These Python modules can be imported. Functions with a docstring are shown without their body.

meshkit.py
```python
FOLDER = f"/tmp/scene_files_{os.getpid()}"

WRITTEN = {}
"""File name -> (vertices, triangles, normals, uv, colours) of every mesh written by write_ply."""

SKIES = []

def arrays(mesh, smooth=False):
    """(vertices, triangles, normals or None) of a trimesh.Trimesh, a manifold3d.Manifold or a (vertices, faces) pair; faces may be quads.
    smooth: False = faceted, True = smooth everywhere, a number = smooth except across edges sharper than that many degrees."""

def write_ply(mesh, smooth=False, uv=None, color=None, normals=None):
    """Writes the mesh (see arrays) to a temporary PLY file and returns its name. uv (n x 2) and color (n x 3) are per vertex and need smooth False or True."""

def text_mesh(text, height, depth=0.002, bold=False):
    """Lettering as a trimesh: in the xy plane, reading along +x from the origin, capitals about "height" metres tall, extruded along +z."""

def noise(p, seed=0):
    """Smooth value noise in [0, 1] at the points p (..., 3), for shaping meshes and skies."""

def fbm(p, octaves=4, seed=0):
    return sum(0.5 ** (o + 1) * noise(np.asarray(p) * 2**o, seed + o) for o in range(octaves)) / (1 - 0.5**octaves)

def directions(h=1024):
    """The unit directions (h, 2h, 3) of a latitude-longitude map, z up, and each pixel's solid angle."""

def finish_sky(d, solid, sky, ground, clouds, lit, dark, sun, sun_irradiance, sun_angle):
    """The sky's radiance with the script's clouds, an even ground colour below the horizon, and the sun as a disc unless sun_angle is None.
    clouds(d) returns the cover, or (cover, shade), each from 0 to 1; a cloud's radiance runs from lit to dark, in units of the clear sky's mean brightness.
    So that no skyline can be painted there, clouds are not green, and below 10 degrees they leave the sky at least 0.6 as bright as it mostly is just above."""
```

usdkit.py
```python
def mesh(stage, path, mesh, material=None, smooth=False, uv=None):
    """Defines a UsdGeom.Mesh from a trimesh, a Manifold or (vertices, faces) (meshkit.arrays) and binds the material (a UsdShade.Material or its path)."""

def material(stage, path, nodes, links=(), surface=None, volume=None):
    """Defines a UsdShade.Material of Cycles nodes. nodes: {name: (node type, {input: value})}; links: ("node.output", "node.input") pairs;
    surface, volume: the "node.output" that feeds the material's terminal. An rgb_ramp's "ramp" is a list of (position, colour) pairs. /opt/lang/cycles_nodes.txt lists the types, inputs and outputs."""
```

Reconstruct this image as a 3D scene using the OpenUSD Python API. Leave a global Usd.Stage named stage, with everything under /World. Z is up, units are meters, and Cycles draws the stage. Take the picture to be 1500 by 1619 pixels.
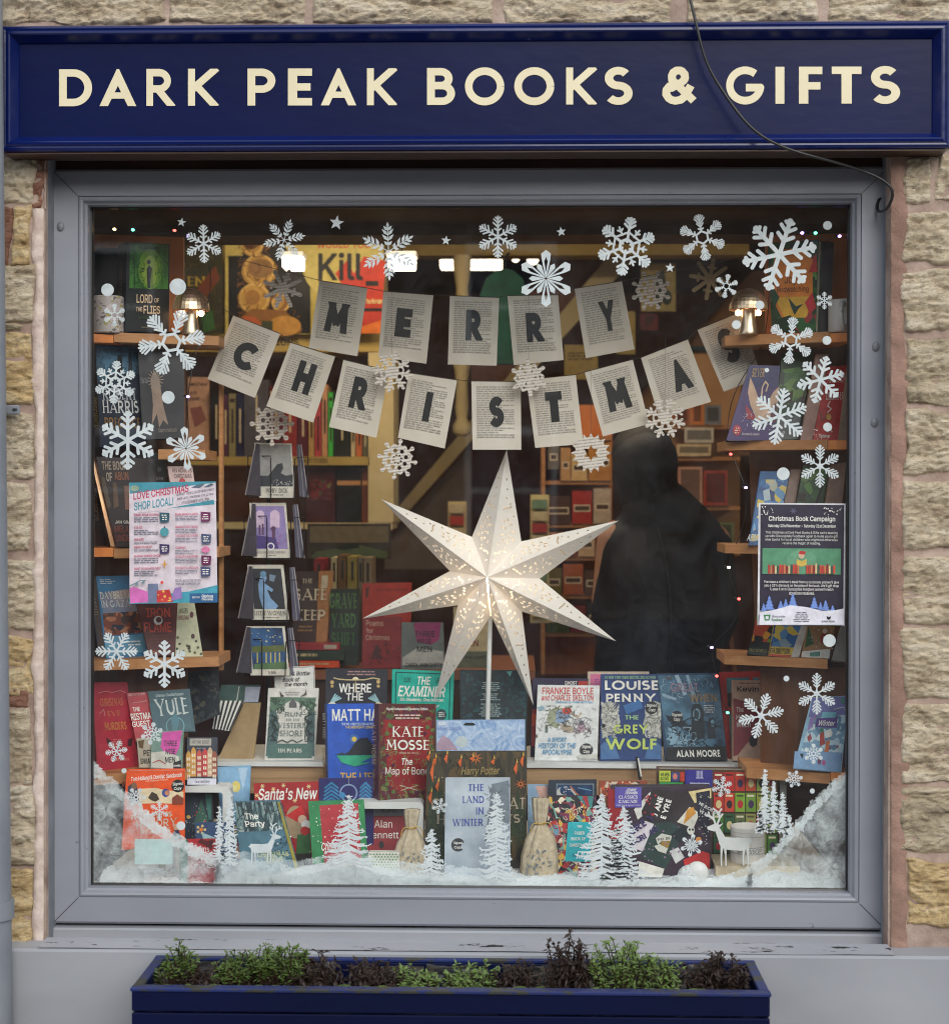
import math, random
import numpy as np, trimesh, manifold3d
import shapely
from shapely import affinity
from shapely.geometry import Polygon, LineString, Point, box as sbox
from shapely.ops import unary_union
import usdkit, meshkit
from pxr import Usd, UsdGeom, UsdLux, UsdShade, Gf, Sdf

stage = Usd.Stage.CreateInMemory()
UsdGeom.SetStageUpAxis(stage, UsdGeom.Tokens.z)
UsdGeom.SetStageMetersPerUnit(stage, 1.0)
world = UsdGeom.Xform.Define(stage, '/World')
stage.SetDefaultPrim(world.GetPrim())
UsdGeom.Scope.Define(stage, '/World/Looks')

# ---------------------------------------------------------------- camera
CAM = np.array([0.105, -4.0, 1.6])
YAW, PITCH, ROLL = math.radians(1.5), math.radians(0.6), math.radians(0.08)
FPX = 4.0 / 0.0015                       # focal length in pixels of a 1500 px wide picture
fwd = np.array([-math.sin(YAW) * math.cos(PITCH), math.cos(YAW) * math.cos(PITCH), -math.sin(PITCH)])
right = np.cross(fwd, [0, 0, 1.0]); right /= np.linalg.norm(right)
up = np.cross(right, fwd)
right, up = right * math.cos(ROLL) + up * math.sin(ROLL), up * math.cos(ROLL) - right * math.sin(ROLL)
cam = UsdGeom.Camera.Define(stage, '/World/camera')
cam.CreateHorizontalApertureAttr(36.0)
cam.CreateVerticalApertureAttr(36.0 * 1024 / 948)
cam.CreateFocalLengthAttr(36.0 * FPX / 1500)
cam.CreateClippingRangeAttr(Gf.Vec2f(0.05, 500))
cam.CreateExposureAttr(0.8)
cam.CreateFStopAttr(3.6)
cam.CreateFocusDistanceAttr(4.1)
cam.AddTransformOp().Set(Gf.Matrix4d(*right, 0, *up, 0, *(-fwd), 0, *CAM, 1))

# ---------------------------------------------------------------- sky and sun (overcast)
SUN = np.array([0.3, -0.82, 0.48]); SUN /= np.linalg.norm(SUN)
sky = UsdLux.DomeLight.Define(stage, '/World/sky')
sky.GetPrim().SetCustomDataByKey('kind', 'structure')
SKYM = usdkit.material(stage, '/World/Looks/overcast_sky', {
    'sky': ('sky_texture', {'sky_type': 'single_scattering', 'sun_disc': False, 'sun_elevation': math.asin(SUN[2]), 'sun_rotation': math.atan2(SUN[0], SUN[1]), 'aerosol_density': 3.0}),
    'tc': ('texture_coordinate', {}),
    'nz': ('noise_texture', {'scale': 2.2, 'detail': 5.0, 'roughness': 0.55}),
    'rp': ('rgb_ramp', {'ramp': [(0.25, (0.55, 0.55, 0.55)), (0.7, (0.95, 0.95, 0.95))]}),
    'cl': ('rgb_ramp', {'ramp': [(0.2, (5.2, 5.7, 6.4)), (0.8, (8.2, 8.6, 9.2))]}),
    'mx': ('mix', {'mix_type': 'mix'}),
    'bg': ('background_shader', {'strength': 0.1})},
    [('tc.generated', 'nz.vector'), ('nz.fac', 'rp.fac'), ('nz.fac', 'cl.fac'), ('rp.color', 'mx.fac'), ('sky.color', 'mx.color1'), ('cl.color', 'mx.color2'), ('mx.color', 'bg.color')],
    surface='bg.background')
UsdShade.MaterialBindingAPI.Apply(sky.GetPrim()).Bind(SKYM)
sun = UsdLux.DistantLight.Define(stage, '/World/sun')
sun.CreateNormalizeAttr(True); sun.CreateIntensityAttr(0.36); sun.CreateAngleAttr(40.0)
sun.CreateColorAttr(Gf.Vec3f(1.0, 0.96, 0.9))
_z = SUN; _x = np.cross([0, 0, 1.0], _z); _x /= np.linalg.norm(_x); _y = np.cross(_z, _x)
sun.AddTransformOp().Set(Gf.Matrix4d(*_x, 0, *_y, 0, *_z, 0, 0, 0, 10, 1))

# ---------------------------------------------------------------- helpers
rng = random.Random(11)
nrng = np.random.default_rng(11)

def ray(px, py):
    return fwd + right * (px - 750) / FPX + up * (809.5 - py) / FPX

def P(px, py, y=0.0):
    """the point of the plane Y = y seen at photograph pixel (px, py)"""
    d = ray(px, py)
    return CAM + d * ((y - CAM[1]) / d[1])

def PZ(px, py, z):
    d = ray(px, py)
    return CAM + d * ((z - CAM[2]) / d[2])

def on_plane(px, py, p0, n):
    d = ray(px, py)
    return CAM + d * (np.dot(p0 - CAM, n) / np.dot(d, n))

def s2l(c):
    c = np.asarray(c, float) / 255.0
    return tuple(np.where(c <= 0.04045, c / 12.92, ((c + 0.055) / 1.055) ** 2.4))

_mats = {}
def reg(name, nodes, links=(), surface='p.BSDF'):
    _mats[name] = usdkit.material(stage, '/World/Looks/' + name, nodes, links, surface=surface)
    return _mats[name]

def mat(c, rough=0.45):
    """a named material, or a plain printed colour given as sRGB 0..255"""
    if isinstance(c, str):
        return _mats[c]
    key = tuple(int(v) for v in c) + (rough,)
    if key not in _mats:
        nm = 'ink_%d_%d_%d_%d' % (key[0], key[1], key[2], int(rough * 100))
        _mats[key] = usdkit.material(stage, '/World/Looks/' + nm, {'g': ('geometry', {}), 'n': ('noise_texture', {'scale': 42.0, 'detail': 6.0, 'roughness': 0.7}), 'r': ('rgb_ramp', {'ramp': [(0.28, tuple(v * .74 for v in s2l(c))), (0.72, tuple(min(1, v * 1.16 + .004) for v in s2l(c)))]}), 'p': ('principled_bsdf', {'roughness': rough, 'specular_ior_level': 0.4})},
            [('g.position', 'n.vector'), ('n.fac', 'r.fac'), ('r.color', 'p.base_color')], surface='p.BSDF')
    return _mats[key]

def noisy(name, c1, c2, scale, rough=0.5, bump=0.0, bscale=None, detail=4.0, stretch=(1, 1, 1), lo=0.35, hi=0.65, dist=0.003, spec=0.4, c3=None, metal=0.0, distortion=0.0):
    ramp = [(lo, s2l(c1)), (hi, s2l(c2))] if c3 is None else [(lo, s2l(c1)), ((lo + hi) / 2, s2l(c2)), (hi, s2l(c3))]
    nodes = {'tc': ('geometry', {}), 'mp': ('mapping', {'scale': stretch}), 'n': ('noise_texture', {'scale': scale, 'detail': detail, 'roughness': 0.6, 'distortion': distortion}),
             'r': ('rgb_ramp', {'ramp': ramp}), 'p': ('principled_bsdf', {'roughness': rough, 'specular_ior_level': spec, 'metallic': metal})}
    links = [('tc.position', 'mp.vector'), ('mp.vector', 'n.vector'), ('n.fac', 'r.fac'), ('r.color', 'p.base_color')]
    if bump:
        nodes['n2'] = ('noise_texture', {'scale': bscale or scale * 4, 'detail': 5.0, 'roughness': 0.65})
        nodes['b'] = ('bump', {'strength': bump, 'distance': dist})
        links += [('mp.vector', 'n2.vector'), ('n2.fac', 'b.height'), ('b.normal', 'p.normal')]
    return reg(name, nodes, links)

_names, _origin, RECORD = {}, {}, []
def fresh(parent, name):
    k = (parent, name); i = _names.get(k, 0); _names[k] = i + 1
    return parent + '/' + (name if i == 0 else '%s_%03d' % (name, i))

def tag(prim, label=None, cat=None, group=None, kind=None):
    for k, v in (('label', label), ('category', cat), ('group', group), ('kind', kind)):
        if v: prim.SetCustomDataByKey(k, v)
    return prim

def thing(name, label, cat, loc, group=None, kind=None):
    path = fresh('/World', name); x = UsdGeom.Xform.Define(stage, path)
    loc = np.asarray(loc, float); x.AddTranslateOp().Set(Gf.Vec3d(*loc)); _origin[path] = loc
    tag(x.GetPrim(), label, cat, group, kind)
    return path

def verts(mesh):
    if isinstance(mesh, tuple): return np.asarray(mesh[0], float), np.asarray(mesh[1], int)
    if hasattr(mesh, 'to_mesh'):
        m = mesh.to_mesh(); return np.array(m.vert_properties[:, :3], float), np.array(m.tri_verts)
    return np.array(mesh.vertices, float), np.array(mesh.faces)

def part(parent, name, mesh, material, smooth=False, label=None, kind=None):
    """a mesh, given in world coordinates, as a part of a thing or of a part"""
    v, f = verts(mesh)
    if not len(f): return None
    path = fresh(parent, name)
    o = _origin[parent]; _origin[path] = o
    m = usdkit.mesh(stage, path, (v - o, f), mat(material) if not isinstance(material, UsdShade.Material) else material, smooth=smooth)
    tag(m.GetPrim(), label, kind=kind)
    return path

def solo(name, mesh, material, label=None, cat=None, group=None, kind=None, smooth=False):
    """a thing that is one mesh"""
    v, f = verts(mesh)
    if not len(f): return None
    path = fresh('/World', name); o = np.array([(v[:, 0].min() + v[:, 0].max()) / 2, (v[:, 1].min() + v[:, 1].max()) / 2, v[:, 2].min()])
    _origin[path] = o
    m = usdkit.mesh(stage, path, (v - o, f), mat(material) if not isinstance(material, UsdShade.Material) else material, smooth=smooth)
    UsdGeom.Xformable(m).AddTranslateOp().Set(Gf.Vec3d(*o))
    tag(m.GetPrim(), label, cat, group, kind)
    return path

def cat_(ms):
    vs, fs, o = [], [], 0
    for m in ms:
        v, f = verts(m); vs.append(v); fs.append(f + o); o += len(v)
    return (np.vstack(vs), np.vstack(fs)) if vs else (np.zeros((0, 3)), np.zeros((0, 3), int))

def box(x0, x1, y0, y1, z0, z1):
    v = np.array([(x, y, z) for x in (x0, x1) for y in (y0, y1) for z in (z0, z1)], float)
    f = [(0, 1, 3), (0, 3, 2), (4, 6, 7), (4, 7, 5), (0, 4, 5), (0, 5, 1), (2, 3, 7), (2, 7, 6), (0, 2, 6), (0, 6, 4), (1, 5, 7), (1, 7, 3)]
    return v, np.array(f)

def bbox(x0, x1, y0, y1, z0, z1, r=0.003):
    """box with chamfered edges"""
    pts = []
    for x, sx in ((x0, 1), (x1, -1)):
        for y, sy in ((y0, 1), (y1, -1)):
            for z, sz in ((z0, 1), (z1, -1)):
                pts += [(x, y + sy * r, z + sz * r), (x + sx * r, y, z + sz * r), (x + sx * r, y + sy * r, z)]
    return manifold3d.Manifold.hull_points(np.array(pts))

def hexa(a, b):
    """a solid between two quads a and b (4 points each, same order)"""
    v = np.vstack([a, b]); f = [(0, 1, 2), (0, 2, 3), (4, 6, 5), (4, 7, 6)]
    for i in range(4):
        j = (i + 1) % 4; f += [(i, i + 4, j + 4), (i, j + 4, j)]
    return v, np.array(f)

def tube(pts, r, n=8, caps=True):
    p = np.asarray(pts, float); R = np.broadcast_to(r, (len(p),)).astype(float)
    t = np.gradient(p, axis=0); t /= np.linalg.norm(t, axis=1, keepdims=True) + 1e-12
    ref = np.array([0, 0, 1.0]) if abs(t[:, 2]).mean() < 0.8 else np.array([1.0, 0, 0])
    a = np.cross(t, ref); a /= np.linalg.norm(a, axis=1, keepdims=True) + 1e-12
    b = np.cross(t, a); ang = np.arange(n) * 2 * np.pi / n
    v = (p[:, None] + R[:, None, None] * (np.cos(ang)[None, :, None] * a[:, None] + np.sin(ang)[None, :, None] * b[:, None])).reshape(-1, 3)
    f = []
    for i in range(len(p) - 1):
        for j in range(n):
            k = (j + 1) % n; A, B, C_, D = i * n + j, i * n + k, (i + 1) * n + k, (i + 1) * n + j
            f += [(A, B, C_), (A, C_, D)]
    if caps:
        for base in (0, (len(p) - 1) * n):
            f += [(base, base + j, base + j + 1) for j in range(1, n - 1)]
    return v, np.array(f)

def lathe(profile, c, n=32):
    """profile: (radius, height) pairs turned about the vertical axis through c"""
    pr = np.array(profile, float); ang = np.arange(n) * 2 * np.pi / n
    v = np.array([(c[0] + r * math.cos(a), c[1] + r * math.sin(a), c[2] + h) for r, h in pr for a in ang]); f = []
    for i in range(len(pr) - 1):
        for j in range(n):
            k = (j + 1) % n; A, B, C_, D = i * n + j, i * n + k, (i + 1) * n + k, (i + 1) * n + j
            f += [(A, B, C_), (A, C_, D)]
    return v, np.array(f)

def spline(pts, n=40):
    from scipy.interpolate import CubicSpline
    p = np.array(pts, float); s = np.r_[0, np.cumsum(np.linalg.norm(np.diff(p, axis=0), axis=1))]
    return CubicSpline(s, p)(np.linspace(0, s[-1], n))

# ---- flat shapes and lettering
def tri2d(poly):
    """a shapely shape as flat (vertices 2d, faces)"""
    vs, fs, o = [], [], 0
    for g in getattr(poly, 'geoms', [poly]):
        if g.is_empty or g.area <= 0: continue
        v, f = trimesh.creation.triangulate_polygon(g, engine='earcut')
        vs.append(v); fs.append(f + o); o += len(v)
    return (np.vstack(vs), np.vstack(fs)) if vs else (np.zeros((0, 2)), np.zeros((0, 3), int))

def arc(cx, cy, rx, ry, a0, a1, n=18):
    return [(cx + rx * math.cos(math.radians(a)), cy + ry * math.sin(math.radians(a))) for a in np.linspace(a0, a1, n)]

GL = {  # stroke letters: width, strokes in a unit box
    'A': (1.0, [[(0, 0), (.5, 1)], [(.5, 1), (1, 0)], [(.2, .27), (.8, .27)]]),
    'B': (.72, [[(0, 0), (0, 1)], [(0, 1), (.5, 1)] + arc(.5, .765, .38, .235, 90, -90) + [(0, .53)], [(.3, .53), (.55, .53)] + arc(.55, .265, .45, .265, 90, -90) + [(0, 0)]]),
    'C': (.92, [arc(.56, .5, .56, .5, 48, 312, 30)]),
    'D': (.86, [[(0, 0), (0, 1)], [(0, 1), (.4, 1)] + arc(.4, .5, .6, .5, 90, -90, 24) + [(0, 0)]]),
    'E': (.62, [[(0, 0), (0, 1)], [(0, 1), (1, 1)], [(0, .5), (.92, .5)], [(0, 0), (1, 0)]]),
    'F': (.6, [[(0, 0), (0, 1)], [(0, 1), (1, 1)], [(0, .48), (.9, .48)]]),
    'G': (1.0, [arc(.53, .5, .53, .5, 50, 352, 32) + [(1.0, .43)], [(.55, .43), (1.0, .43)]]),
    'H': (.8, [[(0, 0), (0, 1)], [(1, 0), (1, 1)], [(0, .5), (1, .5)]]),
    'I': (.0, [[(0, 0), (0, 1)]]),
    'J': (.45, [[(1, 1), (1, .3)] + arc(.5, .28, .5, .28, 0, -150)]),
    'K': (.78, [[(0, 0), (0, 1)], [(.02, .42), (1, 1)], [(.25, .55), (1, 0)]]),
    'L': (.55, [[(0, 0), (0, 1)], [(0, 0), (1, 0)]]),
    'M': (1.0, [[(0, 0), (.1, 1)], [(.1, 1), (.5, .2)], [(.5, .2), (.9, 1)], [(.9, 1), (1, 0)]]),
    'N': (.85, [[(0, 0), (0, 1)], [(0, 1), (1, 0)], [(1, 0), (1, 1)]]),
    'O': (1.06, [arc(.5, .5, .5, .5, 0, 360, 44)]),
    'P': (.72, [[(0, 0), (0, 1)], [(0, 1), (.5, 1)] + arc(.5, .715, .5, .285, 90, -90) + [(0, .43)]]),
    'Q': (1.06, [arc(.5, .5, .5, .5, 0, 360, 40), [(.6, .3), (1, -.05)]]),
    'R': (.76, [[(0, 0), (0, 1)], [(0, 1), (.5, 1)] + arc(.5, .725, .45, .275, 90, -90) + [(0, .45)], [(.42, .45), (1, 0)]]),
    'S': (.68, [arc(.5, .755, .46, .245, 35, 270, 20) + arc(.5, .255, .5, .255, 90, -145, 20)]),
    'T': (.78, [[(.5, 0), (.5, 1)], [(0, 1), (1, 1)]]),
    'U': (.82, [[(0, 1), (0, .4)] + arc(.5, .4, .5, .4, 180, 360) + [(1, 1)]]),
    'V': (.95, [[(0, 1), (.5, 0)], [(.5, 0), (1, 1)]]),
    'W': (1.4, [[(0, 1), (.25, 0)], [(.25, 0), (.5, 1)], [(.5, 1), (.75, 0)], [(.75, 0), (1, 1)]]),
    'X': (.9, [[(0, 0), (1, 1)], [(0, 1), (1, 0)]]),
    'Y': (.92, [[(.5, 0), (.5, .46)], [(.5, .42), (0, 1)], [(.5, .42), (1, 1)]]),
    'Z': (.8, [[(0, 1), (1, 1)], [(1, 1), (0, 0)], [(0, 0), (1, 0)]]),
    '&': (.9, [[(1.0, 0), (.22, .68)] + arc(.45, .79, .24, .21, 190, -60, 16) + [(.2, .42)] + arc(.36, .27, .36, .27, 130, 330, 20) + [(.9, .5)]]),
}
def glyph(ch, w=0.2, thin=None, serif=0.0):
    """one capital as a shapely shape, height 1"""
    wd, strokes = GL[ch]; out = []; W = wd
    if ch in 'AV' and not thin:
        sw = w * 1.12; g = Polygon([(0, 0), (W, 0), (W / 2 + .03, 1), (W / 2 - .03, 1)]).difference(Polygon([(sw, -.01), (W - sw, -.01), (W / 2, 1 - 2 * sw / W)]))
        if ch == 'A': return unary_union([g, Polygon([(0, 0), (W, 0), (W / 2, 1)]).intersection(sbox(0, .2, W, .2 + w * .85))])
        return affinity.scale(g, 1, -1, origin=(0, .5))
    for st in strokes:
        pts = [(w / 2 + x * (W - w if W > w else 0), w / 2 + y * (1 - w)) for x, y in st]
        ww = w
        if len(st) == 2:
            (x0, y0), (x1, y1) = pts
            if abs(st[0][1] - st[1][1]) > 0.1:
                L = math.hypot(x1 - x0, y1 - y0); ux, uy = (x1 - x0) / L, (y1 - y0) / L
                e0 = w if st[0][1] in (0, 1) else 0; e1 = w if st[1][1] in (0, 1) else 0
                pts = [(x0 - ux * e0, y0 - uy * e0), (x1 + ux * e1, y1 + uy * e1)]
                if thin and ch in 'AVWMXYNUK' and (ux * uy > 0) != (ch in 'X') and abs(ux) > .05: ww = thin
            elif thin: ww = thin
        if ch == '&': pts = LineString(pts).simplify(0.01).coords
        g = LineString(pts).buffer(ww / 2, cap_style='flat', join_style='mitre' if len(st) < 4 else 'round')
        out.append(g)
        if serif and len(st) >= 2:
            for (sx, sy), (qx, qy) in ((st[0], pts[0]), (st[-1], pts[-1])):
                if sy in (0, 1) and (len(st) == 2 and abs(st[0][1] - st[1][1]) > .1):
                    cx = w / 2 + sx * (W - w if W > w else 0)
                    out.append(sbox(cx - serif, 0 if sy == 0 else 1 - .055, cx + serif, .055 if sy == 0 else 1))
    g = unary_union(out).intersection(sbox(-1, 0, 3, 1))
    return g

_tx = {}
def text2d(text, font='s'):
    """flat lettering normalised to its own box: vertices 0..1 (y down), faces, aspect"""
    k = (text, font)
    if k in _tx: return _tx[k]
    if font in 'fg' and all(c == ' ' or c in GL for c in text):
        x, gs = 0.0, []
        for c in text:
            if c == ' ': x += 0.42; continue
            g = glyph(c, .17, .07, .16) if font == 'f' else glyph(c, .2)
            gs.append(affinity.translate(g, x - g.bounds[0], 0)); x += g.bounds[2] - g.bounds[0] + (.12 if font == 'g' else .08)
        v, f = tri2d(unary_union(gs))
    else:
        m = meshkit.text_mesh(text, 1.0, 0.01, bold=font in 'sfi')
        v3, f3 = np.array(m.vertices), np.array(m.faces)
        keep = (v3[f3][:, :, 2] > 0.005).all(1); v, f = v3[:, :2].copy(), f3[keep]
        used, inv = np.unique(f, return_inverse=True); v, f = v[used], inv.reshape(-1, 3)
        if font == 'i': v[:, 0] += v[:, 1] * .22
    lo, hi = v.min(0), v.max(0); asp = (hi[0] - lo[0]) / (hi[1] - lo[1])
    v = (v - lo) / (hi - lo); v[:, 1] = 1 - v[:, 1]
    _tx[k] = (v, f, asp)
    return _tx[k]

class Face:
    """a flat surface (front of a book, card, poster) that print is laid on, addressed in photograph pixels"""
    def __init__(s, quad, p0, n, off=0.0004):
        q = np.array(quad, float); s.q = q; s.p0, s.n = p0, n; s.off = off; s.k = 0
        eu = (q[1] - q[0]) + (q[2] - q[3]); s.eu = eu / np.linalg.norm(eu)
        ev = (q[3] - q[0]) + (q[2] - q[1]); s.ev = ev / np.linalg.norm(ev)
    def lay(s, pts, k=None):
        k = s.k if k is None else k
        o = s.p0 + s.n * (s.off + 0.00018 * k)
        return np.array([on_plane(x, y, o, s.n) for x, y in pts])
    def bx(s, uv, x0, y0, x1, y1, rot=False):
        c = np.array([(x0 + x1) / 2, (y0 + y1) / 2]); uv = np.asarray(uv, float) - .5
        if rot: uv = np.stack([-uv[:, 1], uv[:, 0]], 1)
        return c + uv[:, :1] * (x1 - x0) * s.eu + uv[:, 1:] * (y1 - y0) * s.ev
    def put(s, parent, it):
        kind = it[0]; s.k += 1
        if kind in ('t', 'st'):
            _, text, x0, y0, x1, y1, col = it[:7]; font = it[7] if len(it) > 7 else 's'
            v, f, _a = text2d(text, font); p = s.bx(v, x0, y0, x1, y1, kind == 'st')
            if len(it) > 8: c = [(x0 + x1) / 2, (y0 + y1) / 2]; p[:, 1] += (p[:, 0] - c[0]) * it[8]
            part(parent, 'lettering', (s.lay(p), f), col)
        elif kind == 'r':
            _, x0, y0, x1, y1, col = it
            part(parent, 'printed_panel', (s.lay(s.bx([(0, 0), (1, 0), (1, 1), (0, 1)], x0, y0, x1, y1)), [(0, 1, 2), (0, 2, 3)]), col)
        elif kind == 'p':
            v, f = tri2d(Polygon(it[1]).buffer(0)); part(parent, 'printed_shape', (s.lay(v), f), it[2])
        elif kind == 'e':
            _, cx, cy, rx, ry, col = it
            a = np.linspace(0, 2 * np.pi, 25)[:-1]
            part(parent, 'printed_shape', (s.lay([(cx + rx * math.cos(t), cy + ry * math.sin(t)) for t in a]), [(0, i, i + 1) for i in range(1, 23)]), col)
        elif kind == 'l':
            v, f = tri2d(LineString(it[1]).buffer(it[2] / 2)); part(parent, 'printed_line', (s.lay(v), f), it[3])
        elif kind == 'x':       # any shapely shape
            v, f = tri2d(it[1]); part(parent, 'printed_shape', (s.lay(v), f), it[2])
        elif kind == 'lines':   # body text: n rows of word-sized dashes
            _, x0, y0, x1, y1, n, col = it[:7]; jus = it[7] if len(it) > 7 else 'l'
            vs, fs = [], []; W, H = x1 - x0, (y1 - y0) / n
            for i in range(n):
                L = 1.0 if (jus == 'l' and rng.random() < .8) else rng.uniform(.55, .95)
                a = (1 - L) / 2 if jus == 'c' else 0; u = a
                while u < a + L - .02:
                    w = min(rng.uniform(.05, .17) * (70 if n < 30 else 150) / max(W, 20), a + L - u)
                    o = len(vs); v0, v1 = (i + .25) / n, (i + .68) / n
                    vs += [(u, v0), (u + w, v0), (u + w, v1), (u, v1)]; fs += [(o, o + 1, o + 2), (o, o + 2, o + 3)]
                    u += w + (1.4 if n < 30 else .8) / W
            if vs: part(parent, 'text_block', (s.lay(s.bx(vs, x0, y0, x1, y1)), fs), col)
        elif kind == 'k':       # fine drawn strokes, as in an illustration
            _, x0, y0, x1, y1, n, w, col = it; r = random.Random(int(x0 * 7 + y0)); gs = []
            for i in range(n):
                x, y, a = r.uniform(x0, x1), r.uniform(y0, y1), r.uniform(0, 6.3); pts = [(x, y)]
                for k in range(r.randint(2, 6)):
                    a += r.uniform(-1.1, 1.1); x += 2.2 * math.cos(a); y += 2.2 * math.sin(a); pts.append((min(max(x, x0), x1), min(max(y, y0), y1)))
                gs.append(LineString(pts).buffer(w * r.uniform(.3, .7), 2))
            v, f = tri2d(unary_union(gs)); part(parent, 'drawn_lines', (s.lay(v), f), col)
        elif kind == 'dots':    # scattered dots
            _, x0, y0, x1, y1, n, r, col = it; gs = []
            for i in range(n):
                gs.append(Point(rng.uniform(x0, x1), rng.uniform(y0, y1)).buffer(r * rng.uniform(.5, 1.2), 2))
            v, f = tri2d(unary_union(gs)); part(parent, 'printed_dots', (s.lay(v), f), col)

def book(name, label, cat, quad, d=None, t=0.025, dr=0.0, dt=0.02, col=(90, 90, 90), spine=None, art=(), sart=(), floor=None, pages=(214, 205, 188), group=None, stick=0, hard=True):
    """a closed book: quad = its front cover's corners in photograph pixels (TL TR BR BL), d = depth of its lower left corner, dr/dt = how much farther its right/top is"""
    q = np.array(quad, float)
    if floor is not None:
        d = PZ(*q[3], floor)[1]
    c = np.array([P(*q[0], d + dt), P(*q[1], d + dr + dt), P(*q[2], d + dr), P(*q[3], d)])
    n = np.cross(c[2] - c[3], c[0] - c[3]); n /= np.linalg.norm(n)
    if n[1] > 0: n = -n
    c[1] = on_plane(*q[1], c[3], n)
    b = c - n * t; ins = 0.003
    root = thing(name, label, cat, (b[2] + b[3] + c[2] + c[3]) / 4, group)
    cx = c.mean(0); th = 0.0022 if hard else 0.0008
    front = hexa(c, c - n * th); back = hexa(b + n * th, b)
    lft = hexa(np.array([c[0], c[0] + (c[1] - c[0]) * .012, c[3] + (c[2] - c[3]) * .012, c[3]]) - n * th, np.array([b[0], b[0] + (b[1] - b[0]) * .012, b[3] + (b[2] - b[3]) * .012, b[3]]) + n * th)
    m = part(root, 'cover', cat_([front, back] + ([lft] if spine is None else [])), col)
    if spine is not None: part(root, 'spine', lft, spine)
    u = (c[1] - c[0]) / np.linalg.norm(c[1] - c[0]); w = (c[0] - c[3]) / np.linalg.norm(c[0] - c[3])
    i4 = np.array([u * .004 - w * ins, -u * ins - w * ins, -u * ins + w * ins, u * .004 + w * ins])
    part(root, 'page_block', hexa(c - n * th * 1.02 + i4, b + n * th * 1.02 + i4), pages)
    F = Face(q, c[3], n)
    for it in art: F.put(root, it)
    if sart:
        sn = np.cross(n, w); sn /= np.linalg.norm(sn)
        if np.dot(sn, CAM - c[3]) < 0: sn = -sn
        S = Face(q, c[3], sn)
        for it in sart: S.put(root, it)
    return root

def sheet(name, label, cat, quad, d, dr=0.0, dt=0.0, col=(230, 228, 220), art=(), group=None, t=0.0008, partname='sheet'):
    """a card, notice or poster: one thin board with print"""
    q = np.array(quad, float)
    c = np.array([P(*q[0], d + dt), P(*q[1], d + dr + dt), P(*q[2], d + dr), P(*q[3], d)])
    n = np.cross(c[2] - c[3], c[0] - c[3]); n /= np.linalg.norm(n)
    if n[1] > 0: n = -n
    c[1] = on_plane(*q[1], c[3], n)
    root = thing(name, label, cat, (c[2] + c[3]) / 2, group)
    part(root, partname, hexa(c, c - n * t), col)
    F = Face(q, c[3], n)
    for it in art: F.put(root, it)
    return root

def R4(x0, y0, x1, y1): return [(x0, y0), (x1, y0), (x1, y1), (x0, y1)]

def slab_px(poly, y, th):
    """a shapely shape in photograph pixels, built as a sheet at depth y with thickness th"""
    v, f = tri2d(poly); n = len(v)
    a = np.array([P(px, py, y) for px, py in v]); b = a.copy(); b[:, 1] += th
    fs = [f, f[:, ::-1] + n]; e = np.sort(np.vstack([f[:, [0, 1]], f[:, [1, 2]], f[:, [2, 0]]]), 1)
    ue, cnt = np.unique(e, axis=0, return_counts=True); ue = ue[cnt == 1]
    fs += [np.stack([ue[:, 0], ue[:, 1], ue[:, 1] + n], 1), np.stack([ue[:, 0], ue[:, 1] + n, ue[:, 0] + n], 1)]
    return np.vstack([a, b]), np.vstack(fs)

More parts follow.
